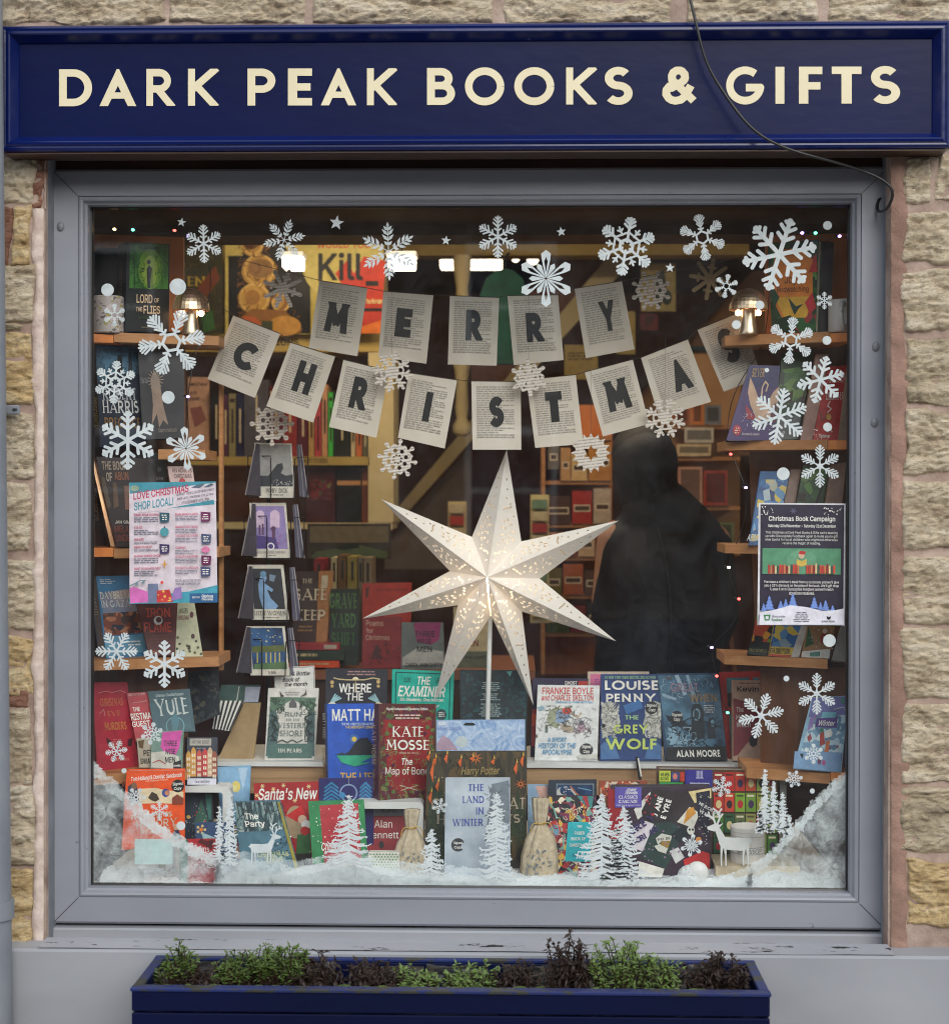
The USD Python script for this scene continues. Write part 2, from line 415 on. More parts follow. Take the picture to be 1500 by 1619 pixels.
def ring_parts(parent, name, x0, x1, z0, z1, prof, material):
    """four mitred rails round a rectangle; prof = (inset, Y) pairs"""
    R = [(x0 + s, x1 - s, z0 + s, z1 - s, y) for s, y in prof]
    for side in range(4):
        vs, fs = [], []
        for a, b, c, d, y in R:
            vs += [[(a, y, d), (b, y, d)], [(b, y, d), (b, y, c)], [(b, y, c), (a, y, c)], [(a, y, c), (a, y, d)]][side]
        for i in range(len(R) - 1):
            o = 2 * i; fs += [(o, o + 1, o + 3), (o, o + 3, o + 2)]
        part(parent, name, (np.array(vs, float), np.array(fs)), material)

# ---------------------------------------------------------------- materials
def stone_mat(name, c1, c2, c3):
    reg(name, {'g': ('geometry', {}), 'mp': ('mapping', {'scale': (1, 1, 2.6)}),
        'n': ('noise_texture', {'scale': 9.0, 'detail': 6.0, 'roughness': 0.65}), 'r': ('rgb_ramp', {'ramp': [(0.3, s2l(c1)), (0.5, s2l(c2)), (0.68, s2l(c3))]}),
        'n2': ('noise_texture', {'scale': 48.0, 'detail': 8.0, 'roughness': 0.75, 'distortion': 0.8}), 'r2': ('rgb_ramp', {'ramp': [(0.28, (0.2, 0.17, 0.14)), (0.46, (1, 1, 1))]}),
        'mx': ('mix', {'mix_type': 'multiply', 'fac': 0.85}), 'n3': ('noise_texture', {'scale': 260.0, 'detail': 3.0}),
        'ad': ('math', {'math_type': 'multiply_add', 'value2': 0.3}), 'b': ('bump', {'strength': 1.0, 'distance': 0.012}), 'p': ('principled_bsdf', {'roughness': 0.92, 'specular_ior_level': 0.2})},
        [('g.position', 'mp.vector'), ('mp.vector', 'n.vector'), ('mp.vector', 'n2.vector'), ('g.position', 'n3.vector'), ('n.fac', 'r.fac'), ('n2.fac', 'r2.fac'), ('r.color', 'mx.color1'), ('r2.color', 'mx.color2'),
         ('mx.color', 'p.base_color'), ('n3.fac', 'ad.value1'), ('n2.fac', 'ad.value3'), ('ad.value', 'b.height'), ('b.normal', 'p.normal')])
stone_mat('stone_tan', (158, 140, 116), (210, 195, 169), (226, 215, 194))
stone_mat('stone_ochre', (158, 132, 94), (212, 186, 140), (226, 208, 172))
stone_mat('stone_grey', (136, 124, 106), (194, 179, 152), (214, 202, 180))
stone_mat('stone_red', (110, 74, 58), (150, 110, 92), (168, 132, 114))
noisy('mortar_pink', (132, 110, 100), (178, 160, 148), 14, 0.95, 1.0, 110, lo=.3, hi=.7)
noisy('mortar_red', (122, 96, 84), (160, 130, 116), 11, 0.95, 1.0, 140, lo=.3, hi=.7)
noisy('plaster_pale', (176, 156, 146), (214, 200, 190), 22, 0.9, 1.0, 90, lo=.3, hi=.7)
noisy('strip_grey', (96, 101, 106), (128, 132, 138), 10, 0.5, 0.35, 60, lo=.3, hi=.7)
def chipped(name, base1, base2, chip, scale, thr, rough, spec=0.4):
    reg(name, {'g': ('geometry', {}), 'mp': ('mapping', {'scale': (.45, 1, 1)}), 'n': ('noise_texture', {'scale': 4.0, 'detail': 4.0}), 'r': ('rgb_ramp', {'ramp': [(0.3, s2l(base1)), (0.7, s2l(base2))]}),
        'n2': ('noise_texture', {'scale': scale, 'detail': 8.0, 'roughness': 0.7}), 'r2': ('rgb_ramp', {'ramp': [(thr, (0, 0, 0)), (thr + .02, (1, 1, 1))]}),
        'mx': ('mix', {'mix_type': 'mix'}), 'c': ('color', {'value': s2l(chip)}), 'n3': ('noise_texture', {'scale': 30.0, 'detail': 4.0}), 'b': ('bump', {'strength': 0.12, 'distance': 0.004}), 'p': ('principled_bsdf', {'roughness': rough, 'specular_ior_level': spec})},
        [('g.position', 'mp.vector'), ('mp.vector', 'n.vector'), ('mp.vector', 'n2.vector'), ('n.fac', 'r.fac'), ('n2.fac', 'r2.fac'), ('r2.color', 'mx.fac'), ('r.color', 'mx.color1'), ('c.color', 'mx.color2'), ('mx.color', 'p.base_color'), ('mp.vector', 'n3.vector'), ('n3.fac', 'b.height'), ('b.normal', 'p.normal')])
chipped('frame_grey', (124, 128, 137), (138, 142, 151), (74, 76, 80), 30, .685, 0.42)
chipped('navy_paint', (1, 12, 54), (3, 16, 65), (84, 90, 126), 46, .72, 0.34, 0.14)
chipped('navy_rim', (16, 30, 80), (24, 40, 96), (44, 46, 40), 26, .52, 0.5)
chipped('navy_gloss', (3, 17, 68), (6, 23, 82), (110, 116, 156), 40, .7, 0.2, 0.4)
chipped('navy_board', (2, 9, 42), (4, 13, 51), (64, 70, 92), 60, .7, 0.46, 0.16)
chipped('sill_paint', (132, 136, 142), (150, 153, 159), (46, 46, 46), 36, .685, 0.55)
chipped('old_paint', (140, 144, 150), (158, 160, 166), (30, 28, 27), 24, .6, 0.6)
noisy('cream_letter', (210, 200, 168), (217, 208, 177), 8, 0.5)
noisy('pipe_grey', (112, 118, 126), (128, 133, 140), 6, 0.5, 0.1)
noisy('pavement', (130, 128, 126), (158, 156, 152), 3, 0.9, 0.4, 120)
noisy('asphalt', (66, 66, 68), (86, 86, 88), 4, 0.9, 0.4, 200)
noisy('terrace_stone', (92, 80, 66), (124, 110, 92), 1.5, 0.95)
def wood(name, c1, c2, stretch, rough=0.5, scale=6.0):
    noisy(name, c1, c2, scale, rough, 0.12, scale * 6, stretch=stretch, lo=.25, hi=.75, dist=0.002, distortion=0.6)
wood('wood_orange', (206, 112, 44), (232, 146, 72), (6, 6, .5))
wood('wood_shelf', (158, 104, 60), (196, 142, 92), (.6, 6, 9))
wood('wood_oak', (140, 108, 76), (184, 150, 112), (.5, 5, 12))
wood('wood_brown', (86, 52, 30), (122, 78, 46), (6, 6, .5))
wood('wood_dark', (44, 27, 18), (66, 42, 28), (.7, 4, 6))
wood('wood_panel', (116, 70, 46), (142, 90, 62), (5, 5, .6))
noisy('yellow_paint', (176, 148, 74), (200, 172, 92), 5, 0.55)
noisy('cream_paint', (206, 186, 132), (222, 204, 154), 5, 0.55)
noisy('plaster_tan', (178, 132, 84), (200, 154, 104), 3, 0.8, 0.1, 40)
noisy('plaster_grey', (116, 100, 88), (140, 124, 110), 3, 0.8, 0.1, 40)
noisy('shop_floor', (70, 48, 34), (96, 68, 48), 4, 0.6)
noisy('kraft', (150, 126, 92), (170, 146, 110), 20, 0.8)
noisy('linen', (176, 160, 134), (202, 188, 164), 90, 0.9, 0.4, 300)
noisy('white_board', (206, 208, 206), (222, 223, 221), 8, 0.45)
noisy('soil', (24, 18, 13), (48, 36, 26), 60, 0.95, 0.8, 160)
noisy('black_liner', (6, 7, 9), (12, 13, 16), 8, 0.36, 0.6, 30)
noisy('moss', (44, 58, 22), (80, 100, 36), 50, 0.95, 0.8, 160)
noisy('wet_rot', (44, 44, 40), (60, 66, 80), 40, 0.7, 0.4, 120)
noisy('coat_navy', (14, 17, 27), (26, 31, 45), 12, 0.6, 0.3, 60)
noisy('hair_dark', (16, 12, 10), (30, 23, 18), 90, 0.6, 0.4, 200)
noisy('skin', (178, 132, 108), (190, 146, 122), 20, 0.55)
noisy('green_cloth', (18, 58, 46), (28, 76, 60), 14, 0.85, 0.2)
noisy('cotton_wool', (226, 232, 234), (240, 244, 245), 60, 1.0, 1.0, 120, dist=0.01)
reg('black_wire', {'p': ('principled_bsdf', {'base_color': s2l((20, 20, 22)), 'roughness': 0.4})})
reg('chrome_disco', {'p': ('principled_bsdf', {'base_color': (0.92, 0.72, 0.5), 'roughness': 0.34, 'metallic': 1.0})})
reg('copper_foil', {'p': ('principled_bsdf', {'base_color': (0.86, 0.5, 0.28), 'roughness': 0.25, 'metallic': 1.0})})
reg('ceramic', {'p': ('principled_bsdf', {'base_color': s2l((216, 212, 206)), 'roughness': 0.2})})
reg('glass_pane', {'lw': ('layer_weight', {'blend': 0.5}), 'pw': ('math', {'math_type': 'power', 'value2': 5.0}), 'f': ('math', {'math_type': 'multiply_add', 'value2': 0.9, 'value3': 0.065}), 'ge': ('geometry', {}), 'nd': ('noise_texture', {'scale': 7.0, 'detail': 7.0, 'roughness': 0.7, 'distortion': 1.5}), 'rd': ('rgb_ramp', {'ramp': [(0.35, (0.0,) * 3), (0.75, (0.014,) * 3)]}), 'df': ('diffuse_bsdf', {'color': (0.6, 0.64, 0.68)}), 'md': ('mix_closure', {}), 't': ('transparent_bsdf', {'color': (0.96, 0.98, 0.97)}), 'g': ('glossy_bsdf', {'color': (1, 1, 1), 'roughness': 0.0}), 'm': ('mix_closure', {})},
    [('lw.facing', 'pw.value1'), ('pw.value', 'f.value1'), ('f.value', 'm.fac'), ('t.BSDF', 'm.closure1'), ('g.BSDF', 'm.closure2'), ('ge.position', 'nd.vector'), ('nd.fac', 'rd.fac'), ('rd.color', 'md.fac'), ('m.closure', 'md.closure1'), ('df.BSDF', 'md.closure2')], surface='md.closure')
reg('sticker_white', {'g': ('geometry', {}), 'n': ('noise_texture', {'scale': 60.0, 'detail': 4.0}), 'r': ('rgb_ramp', {'ramp': [(0.3, (0.62, 0.68, 0.72)), (0.6, (0.76, 0.8, 0.83))]}), 'd': ('principled_bsdf', {'roughness': 0.6}), 'tl': ('translucent_bsdf', {'color': (0.7, 0.75, 0.78)}), 'm': ('mix_closure', {'fac': 0.15})},
    [('g.position', 'n.vector'), ('n.fac', 'r.fac'), ('r.color', 'd.base_color'), ('d.BSDF', 'm.closure1'), ('tl.BSDF', 'm.closure2')], surface='m.closure')
def spray(name, scale, lo, hi, tmax, patch=9.0, plo=.3, phi=.6, col=(0.8, 0.86, 0.88)):
    reg(name, {'g': ('geometry', {}), 'n': ('noise_texture', {'scale': scale, 'detail': 8.0, 'roughness': 0.75, 'distortion': 1.2}), 'r': ('rgb_ramp', {'ramp': [(lo, (0.04,) * 3), (hi, (tmax,) * 3)]}),
        'n2': ('noise_texture', {'scale': patch, 'detail': 5.0, 'roughness': 0.6}), 'r2': ('rgb_ramp', {'ramp': [(plo, (0.06,) * 3), (phi, (1.0,) * 3)]}), 'mu': ('mix', {'mix_type': 'multiply', 'fac': 1.0}),
        'd': ('principled_bsdf', {'base_color': col, 'roughness': 0.8}), 't': ('transparent_bsdf', {}), 'm': ('mix_closure', {})},
        [('g.position', 'n.vector'), ('g.position', 'n2.vector'), ('n.fac', 'r.fac'), ('n2.fac', 'r2.fac'), ('r.color', 'mu.color1'), ('r2.color', 'mu.color2'), ('mu.color', 'm.fac'), ('t.BSDF', 'm.closure1'), ('d.BSDF', 'm.closure2')], surface='m.closure')
spray('spray_snow', 46, .34, .66, .75)
spray('spray_thin', 40, .32, .68, .66, 15, .38, .68)
spray('spray_dense', 50, .36, .62, .8, 16, .3, .55)
reg('paper_page', {'g': ('geometry', {}), 'n': ('noise_texture', {'scale': 9.0}), 'r': ('rgb_ramp', {'ramp': [(0.3, s2l((216, 208, 195))), (0.7, s2l((232, 225, 214)))]}), 'd': ('diffuse_bsdf', {}), 'tl': ('translucent_bsdf', {'color': s2l((205, 195, 178))}), 'm': ('mix_closure', {'fac': 0.25})},
    [('g.position', 'n.vector'), ('n.fac', 'r.fac'), ('r.color', 'd.color'), ('d.BSDF', 'm.closure1'), ('tl.BSDF', 'm.closure2')], surface='m.closure')
reg('printed_page', {'g': ('geometry', {}), 'mp': ('mapping', {'rotation': (0, 0.12, 0)}), 'w': ('wave_texture', {'wave_type': 'bands', 'bands_direction': 'z', 'scale': 40.0}), 'n': ('noise_texture', {'scale': 220.0, 'detail': 1.0}), 'mu': ('math', {'math_type': 'multiply'}), 'r': ('rgb_ramp', {'ramp': [(0.2, s2l((216, 206, 196))), (0.5, s2l((168, 160, 152)))]}), 'd': ('diffuse_bsdf', {})},
    [('g.position', 'mp.vector'), ('mp.vector', 'w.vector'), ('g.position', 'n.vector'), ('w.fac', 'mu.value1'), ('n.fac', 'mu.value2'), ('mu.value', 'r.fac'), ('r.color', 'd.color')], surface='d.BSDF')
reg('star_paper', {'d': ('diffuse_bsdf', {'color': (0.8, 0.78, 0.75)}), 'tl': ('translucent_bsdf', {'color': (0.8, 0.7, 0.6)}), 'm': ('mix_closure', {'fac': 0.13})}, [('d.BSDF', 'm.closure1'), ('tl.BSDF', 'm.closure2')], surface='m.closure')
def glow(name, col, s):
    reg(name, {'e': ('emission', {'color': col, 'strength': s})}, (), surface='e.emission')
glow('bulb_warm', (1.0, 0.78, 0.55), 24.0)
glow('panel_light', (1.0, 0.8, 0.57), 5.0)
glow('fairy_red', (1.0, 0.06, 0.05), 5.0); glow('fairy_green', (0.1, 1.0, 0.5), 4.0); glow('fairy_violet', (0.35, 0.2, 1.0), 7.0); glow('fairy_amber', (1.0, 0.6, 0.25), 5.0); glow('fairy_white', (1.0, 0.97, 0.85), 5.0)
glow('warm_lamp', (1.0, 0.62, 0.28), 7.0)
def vor(name, scale, stops, rough=0.45, interp=False, stretch=(1, 1, 1)):
    reg(name, {'g': ('geometry', {}), 'n': ('noise_texture', {'scale': scale * .5, 'detail': 2.0}), 'ad': ('vector_math', {'math_type': 'multiply_add', 'vector2': (.02, .02, .02)}), 'mp': ('mapping', {'scale': stretch}), 'v': ('voronoi_texture', {'scale': scale}), 's': ('separate_color', {}), 'r': ('rgb_ramp', {'ramp': [(a, s2l(c)) for a, c in stops], 'interpolate': interp}), 'p': ('principled_bsdf', {'roughness': rough})},
        [('g.position', 'mp.vector'), ('mp.vector', 'n.vector'), ('n.color', 'ad.vector1'), ('mp.vector', 'ad.vector3'), ('ad.vector', 'v.vector'), ('v.color', 's.color'), ('s.r', 'r.fac'), ('r.color', 'p.base_color')])
vor('floral_dark', 85, [(0, (24, 20, 30)), (.45, (176, 48, 44)), (.58, (214, 170, 70)), (.68, (110, 160, 150)), (.8, (226, 214, 190)), (.9, (96, 40, 80))])
vor('floral_orange', 90, [(0, (150, 60, 30)), (.4, (206, 190, 168)), (.65, (196, 96, 44)), (.85, (60, 40, 36))])
vor('floral_red', 100, [(0, (84, 14, 20)), (.55, (120, 30, 26)), (.74, (70, 84, 40)), (.86, (110, 110, 56)), (.94, (86, 30, 60))])
vor('paisley_grey', 90, [(0, (44, 50, 56)), (.5, (66, 72, 74)), (.7, (92, 92, 84)), (.85, (38, 46, 54))])
vor('foliage_teal', 110, [(0, (8, 28, 36)), (.6, (12, 44, 54)), (.85, (20, 66, 74))])
vor('candles', 40, [(0, (50, 42, 30)), (.4, (64, 56, 36)), (.7, (84, 66, 34)), (.9, (40, 34, 26))], stretch=(2, 1, .5))
vor('covers_reds', 30, [(0, (190, 40, 30)), (.35, (206, 74, 36)), (.6, (160, 30, 34)), (.8, (226, 160, 60))])
vor('covers_greens', 30, [(0, (60, 110, 40)), (.35, (128, 160, 50)), (.6, (36, 80, 44)), (.8, (196, 190, 80))])
vor('winter_scene', 70, [(0, (120, 160, 190)), (.35, (190, 214, 226)), (.6, (90, 130, 160)), (.8, (210, 226, 230)), (.93, (160, 60, 70))])
vor('forest_winter', 80, [(0, (60, 86, 92)), (.4, (110, 136, 138)), (.65, (44, 64, 72)), (.85, (150, 166, 164))], stretch=(2, 1, .6))
vor('jungle', 60, [(0, (24, 60, 30)), (.4, (40, 90, 40)), (.65, (20, 44, 26)), (.84, (150, 40, 44)), (.93, (90, 130, 60))])
vor('animals_fiery', 50, [(0, (30, 24, 20)), (.35, (190, 70, 30)), (.6, (220, 150, 40)), (.75, (120, 150, 40)), (.9, (30, 60, 90))])
vor('blue_swirl', 50, [(0, (20, 50, 110)), (.4, (50, 110, 170)), (.65, (110, 160, 200)), (.85, (220, 190, 70))], interp=True)
vor('green_swirl', 40, [(0, (20, 50, 26)), (.4, (60, 110, 46)), (.65, (110, 150, 60)), (.85, (26, 40, 30))], interp=True)
vor('purple_swirl', 40, [(0, (40, 26, 84)), (.5, (66, 40, 110)), (.8, (90, 60, 130))], interp=True)
vor('stack_card', 60, [(0, (60, 60, 64)), (.5, (176, 170, 176)), (.75, (130, 96, 120)), (.9, (150, 160, 140))])
vor('terraces', 60, [(0, (120, 60, 40)), (.4, (70, 50, 46)), (.65, (170, 110, 76)), (.85, (40, 44, 60))], stretch=(1, 1, 1.6))
vor('twigs', 120, [(0, (176, 166, 164)), (.5, (192, 180, 180)), (.75, (110, 104, 96)), (.9, (160, 150, 90))], stretch=(1, 1, 1.5))
noisy('holo', (128, 160, 206), (200, 216, 236), 26, 0.15, 0.3, 60, lo=.35, hi=.68, distortion=2.5)
noisy('silver_mist', (150, 162, 176), (206, 214, 222), 9, 0.3, lo=.3, hi=.7)
noisy('glow_green', (24, 60, 26), (84, 150, 50), 14, 0.4, stretch=(2.2, 1, .7))
noisy('night_blue', (14, 28, 66), (52, 92, 140), 14, 0.35)
noisy('paint_teal_blue', (30, 60, 84), (86, 130, 158), 16, 0.4)
noisy('sky_dusk', (60, 110, 150), (170, 150, 150), 10, 0.4)
noisy('teal_deep', (36, 74, 88), (48, 92, 104), 14, 0.4)
# ---------------------------------------------------------------- street
YW = -0.12                                   # front of the stone wall
def flat(name, x0, x1, y0, y1, z, m):
    solo(name, (np.array([(x0, y0, z), (x1, y0, z), (x1, y1, z), (x0, y1, z)], float), np.array([(0, 1, 2), (0, 2, 3)])), m, kind='structure')
solo('pavement', box(-30, 30, -2.6, -0.1, -0.12, 0.0), 'pavement', kind='structure')
flat('road', -60, 60, -60, 60, -0.12, 'asphalt')

# ---------------------------------------------------------------- stone wall round the window
ox0, ox1 = P(72, 800, YW)[0], P(1406, 800, YW)[0]
oz1, oz0 = P(750, 239, YW)[2], P(750, 1500, YW)[2]
wall = thing('stone_wall', 'coursed tan gritstone wall with pink mortar surrounding the shop window', 'wall', (0, YW, 0))
WT = 0.26
part(wall, 'mortar', cat_([box(-2.1, ox0, YW, YW + WT, 0, 4.2), box(ox1, 2.1, YW, YW + WT, 0, 4.2), box(ox0, ox1, YW, YW + WT, oz1, 4.2), box(ox0, ox1, YW, YW + WT, 0, oz0)]), 'mortar_pink')

def stone_mesh(x0, x1, z0, z1, proud, seed, taper=0.5):
    cell = 0.0034 if (x1 - x0) < .5 else 0.0042
    nx, nz = max(6, int((x1 - x0) / cell)), max(6, int((z1 - z0) / cell))
    u, v = np.meshgrid(np.linspace(0, 1, nx + 1), np.linspace(0, 1, nz + 1))
    X = x0 + u * (x1 - x0); Z = z0 + v * (z1 - z0)
    q = np.stack([X, Z, np.full_like(X, seed)], -1)
    jx = (meshkit.fbm(q * [14, 14, 1], 3, seed) - .5) * .03; jz = (meshkit.fbm(q * [14, 14, 1] + 7, 3, seed + 50) - .5) * .026
    ed = np.minimum.reduce([u * (x1 - x0), (1 - u) * (x1 - x0), v * (z1 - z0), (1 - v) * (z1 - z0)])
    X = X + jx * np.exp(-ed / .025); Z = Z + jz * np.exp(-ed / .025)
    bed = meshkit.fbm(q * [9, 42, 1], 4, seed + 9); lump = meshkit.fbm(q * [9, 12, 1], 3, seed + 20); grit = meshkit.fbm(q * [70, 90, 1], 3, seed + 31)
    rdg = np.abs(meshkit.fbm(q * [11, 34, 1] + 3, 3, seed + 70) - .5) * 2
    fine = meshkit.fbm(q * [150, 190, 1], 2, seed + 44)
    h = proud * (1 - np.exp(-ed / .0028)) * (.72 + .4 * lump) + ((bed - .5) * .026 - (1 - np.clip(rdg * 7, 0, 1)) * .007) * (1 - np.exp(-ed / .008)) + (grit - .5) * .013 + (fine - .5) * .007
    Y = YW - np.maximum(h, -.004) + .002
    n = nx + 1; vs = np.stack([X, Y, Z], -1).reshape(-1, 3)
    i, j = np.meshgrid(np.arange(nz), np.arange(nx), indexing='ij'); a = i * n + j
    f = np.vstack([np.stack([a, a + 1, a + n + 1], -1).reshape(-1, 3), np.stack([a, a + n + 1, a + n], -1).reshape(-1, 3)])
    return vs, f
ST = []
for a, b in [(-300, -8), (5, 256), (268, 482), (498, 778), (800, 1056), (1085, 1286), (1312, 1500), (1518, 1700)]: ST.append((a, b, -70, 37, 'tan'))
for a, b in [(-200, 110), (130, 420), (440, 640), (665, 980), (1000, 1210), (1235, 1660)]: ST.append((a, b, -200, -86, 'grey'))
for y0, y1, k in [(249, 320, 'tan'), (420, 510, 'tan'), (526, 640, 'ochre'), (652, 757, 'tan'), (766, 868, 'tan'), (884, 992, 'tan'), (1010, 1095, 'ochre'), (1122, 1234, 'tan'), (1246, 1366, 'tan'), (1376, 1500, 'ochre')]:
    ST.append((-170 + rng.randint(-30, 30), 49 + rng.randint(-3, 6), y0, y1, k))
ST += [(-40, 17, 326, 418, 'red'), (20, 50, 326, 417, 'ochre'), (7, 37, 512, 523, 'grey'), (50, 69, 249, 328, 'red'), (11, 40, 1096, 1119, 'red')]
for y0, y1, k in [(336, 412, 'tan'), (428, 522, 'tan'), (536, 640, 'grey'), (652, 746, 'tan'), (762, 866, 'tan'), (882, 984, 'tan'), (998, 1104, 'tan'), (1114, 1238, 'tan'), (1246, 1342, 'grey'), (1362, 1462, 'ochre')]:
    ST.append((1429 + rng.randint(-3, 5), 1640 + rng.randint(-20, 30), y0, y1, k))
ST += [(1433, 1472, 247, 320, 'tan'), (1482, 1640, 247, 318, 'tan')]
for i, (a, b, y0, y1, k) in enumerate(ST):
    p, q = P(a - 1.5, y1 + 2, YW), P(b + 1.5, y0 - 2, YW)
    part(wall, 'stone', stone_mesh(p[0], q[0], p[2], q[2], .013 if b - a > 25 else .006, i), 'stone_' + k, smooth=True)
# plaster strips filling the joint beside the frame
def strip(a, b, y0, y1, depth, seed, m, nm, wob=.5):
    zs = np.linspace(y0, y1, 260); vs, fs = [], []
    for i, y in enumerate(zs):
        w = (meshkit.fbm(np.array([[y * .02, seed, 0.0]]), 4, seed)[0] - .5) * 26 * wob
        l, r = P(a, y, YW), P(b + w, y, YW)
        for X, dy in ((l[0], depth * .6), (l[0] * .5 + r[0] * .5, depth), (r[0], depth * .7), (r[0] + .004, -.002)):
            vs.append((X, YW - dy - (meshkit.fbm(np.array([[X * 60, l[2] * 60, seed * 1.0]]), 3, seed)[0] - .5) * .009, l[2]))
        if i: o = 4 * i; fs += [t for k in range(3) for t in ((o + k - 4, o + k - 3, o + k + 1), (o + k - 4, o + k + 1, o + k))]
    part(wall, nm, (np.array(vs), np.array(fs)), m, smooth=True)
strip(70, 54, 330, 1502, .008, 3, 'plaster_pale', 'plaster_strip')
strip(1408, 1430, 240, 1500, .007, 8, 'mortar_red', 'plaster_strip', .8)
strip(73, 70, 240, 330, .004, 5, 'mortar_pink', 'plaster_strip', .1)

# painted strips between wall and frame
def vbox(xa, xb, ya, yb, Y0, Y1):
    a, b = P(xa, yb, Y0), P(xb, ya, Y0); return box(a[0], b[0], Y0, Y1, a[2], b[2])

# ---------------------------------------------------------------- shop window
FY = -0.05
fx0, fx1 = P(83, 860, FY)[0], P(1402, 860, FY)[0]
fz1, fz0 = P(750, 266, FY)[2], P(750, 1465, FY)[2]
win = thing('shop_window', 'large grey framed shop window with one broad pane and mitred corners', 'window', ((fx0 + fx1) / 2, 0, fz0))
prof = [(-.002, .06), (-.002, FY + .006), (.004, FY), (.061, FY), (.0622, FY + .004), (.0634, FY + .001), (.068, FY - .001), (.072, FY + .001), (.0735, FY + .006), (.0755, FY + .012), (.080, FY + .016), (.080, .012)]
ring_parts(win, 'frame_bar', fx0, fx1, fz0, fz1, prof, 'frame_grey')
ring_parts(win, 'rubber_seal', fx0, fx1, fz0, fz1, [(.0795, -.008), (.0835, -.006), (.0835, .01)], 'black_wire')
for X, sx in ((fx0, 1), (fx1, -1)):
    for Z, sz in ((fz1, -1), (fz0, 1)):
        p, q = np.array([X, FY - .0004, Z]), np.array([X + sx * .0605, FY - .0004, Z + sz * .0605]); w = np.array([.0006 * sx, 0, -.0006 * sz])
        part(win, 'mitre_joint', (np.array([p + w, q + w, q - w, p - w]), np.array([(0, 1, 2), (0, 2, 3)])), (44, 46, 50))
gx0, gx1, gz0, gz1 = fx0 + .0815, fx1 - .0815, fz0 + .0815, fz1 - .0815
part(win, 'pane', (np.array([(gx0, 0, gz0), (gx1, 0, gz0), (gx1, 0, gz1), (gx0, 0, gz1)]), np.array([(0, 1, 2), (0, 2, 3)])), 'glass_pane')
part(win, 'jamb_lining', box(ox0 + .001, fx0 - .003, YW + .02, .1, fz0 - .03, oz1 - .003), 'strip_grey')
part(win, 'jamb_lining', box(fx1 + .003, ox1 - .001, YW + .05, .1, fz0 - .03, oz1 - .003), 'strip_grey')
part(win, 'head_board', box(ox0, ox1, -.03, .1, fz1 + .003, oz1 - .001), 'wood_dark')
part(win, 'sub_sill', bbox(fx0 - .01, fx1 + .004, FY - .012, .1, P(750, 1490, FY)[2], fz0 - .009, .004), 'sill_paint')
for px, py in [(96, 358), (1384, 548), (1382, 668)]:
    c = P(px, py, FY); part(win, 'screw_cap', lathe([(.009, 0), (.008, .003), (.005, .005), (0, .006)], (0, 0, 0), 14)[0] @ np.array([[1, 0, 0], [0, 0, 1.4], [0, -1, 0]]) + c if False else (lathe([(.009, 0), (.008, .003), (.005, .005), (.0001, .006)], (0, 0, 0), 14)[0] @ np.array([[1, 0, 0], [0, 0, 1.3], [0, -1.0, 0]]) + c, lathe([(.009, 0), (.008, .003), (.005, .005), (.0001, .006)], (0, 0, 0), 14)[1]), 'strip_grey', smooth=True)

for px, sd in ((80.5, 5), (1404.5, 9)):
    zs = np.linspace(P(750, 264, FY)[2], P(750, 1474, FY)[2], 220); q = np.stack([zs * 20, 0 * zs + sd, 0 * zs], 1)
    part(win, 'sealant_bead', tube(np.stack([P(px, 860, FY)[0] + (meshkit.fbm(q, 3, sd) - .5) * .007, FY + .002 + (meshkit.fbm(q + 9, 3, sd) - .5) * .006, zs], 1), .0028 + .0035 * meshkit.fbm(q * 2 + 4, 3, sd), 8), 'strip_grey', smooth=True)
# sill
sy = -.2
sz1, sz0 = P(750, 1507, sy)[2], P(750, 1640, sy)[2]
sill = thing('window_sill', 'heavy grey painted stone sill with peeling paint under the window', 'sill', (0, -.1, sz0))
part(sill, 'sill_block', bbox(-2.1, 2.1, sy, YW + .02, sz0, sz1, .006), 'sill_paint')
za = P(750, 1484, -.06)[2]
n = 60; xs = np.linspace(ox0 - .0, ox1 + .0, n); vs, fs = [], []
for i, x in enumerate(xs):
    for k, (y, z) in enumerate([(-.045, za - .006), (-.075, za - .006), (-.08, za - .016), (-.11, za - .018), (-.115, sz1 + .004), (sy + .004, sz1 + .002)]):
        w = (meshkit.fbm(np.array([[x * 9, k * 3.1, 1.0]]), 4, 3)[0] - .5) * .010
        vs.append((x, y + (w if 0 < k < 5 else 0), z + w * .5))
    if i: o = 6 * i; fs += [t for k in range(5) for t in ((o + k - 6, o + k - 5, o + k + 1), (o + k - 6, o + k + 1, o + k))]
part(sill, 'weathered_slope', (np.array(vs), np.array(fs)), 'old_paint')

# ---------------------------------------------------------------- fascia sign
SY = YW - .085
sx0, sx1 = P(4, 140, SY)[0] - .006, P(1497, 140, SY)[0] + .01
s1, s0 = P(750, 34, SY)[2], P(750, 236, SY)[2]
sign = thing('fascia_sign', 'navy blue painted fascia board with cream capitals above the window', 'sign', ((sx0 + sx1) / 2, SY, s0))
ring_parts(sign, 'moulding', sx0, sx1, s0, s1, [(0, YW), (0, SY + .012), (.003, SY + .006), (.008, SY + .003), (.012, SY + .004), (.015, SY), (.020, SY - .001), (.023, SY + .001), (.036, SY + .021), (.038, SY + .026)], 'navy_gloss')
PY = SY + .026
part(sign, 'board', (np.array([(sx0 + .036, PY, s0 + .036), (sx1 - .036, PY, s0 + .036), (sx1 - .036, PY, s1 - .036), (sx0 + .036, PY, s1 - .036)]), np.array([(0, 1, 2), (0, 2, 3)])), 'navy_paint')
part(sign, 'soffit', box(sx0 + .01, sx1 - .01, SY + .012, YW, s0 - .004, s0 - .001), 'wood_dark')
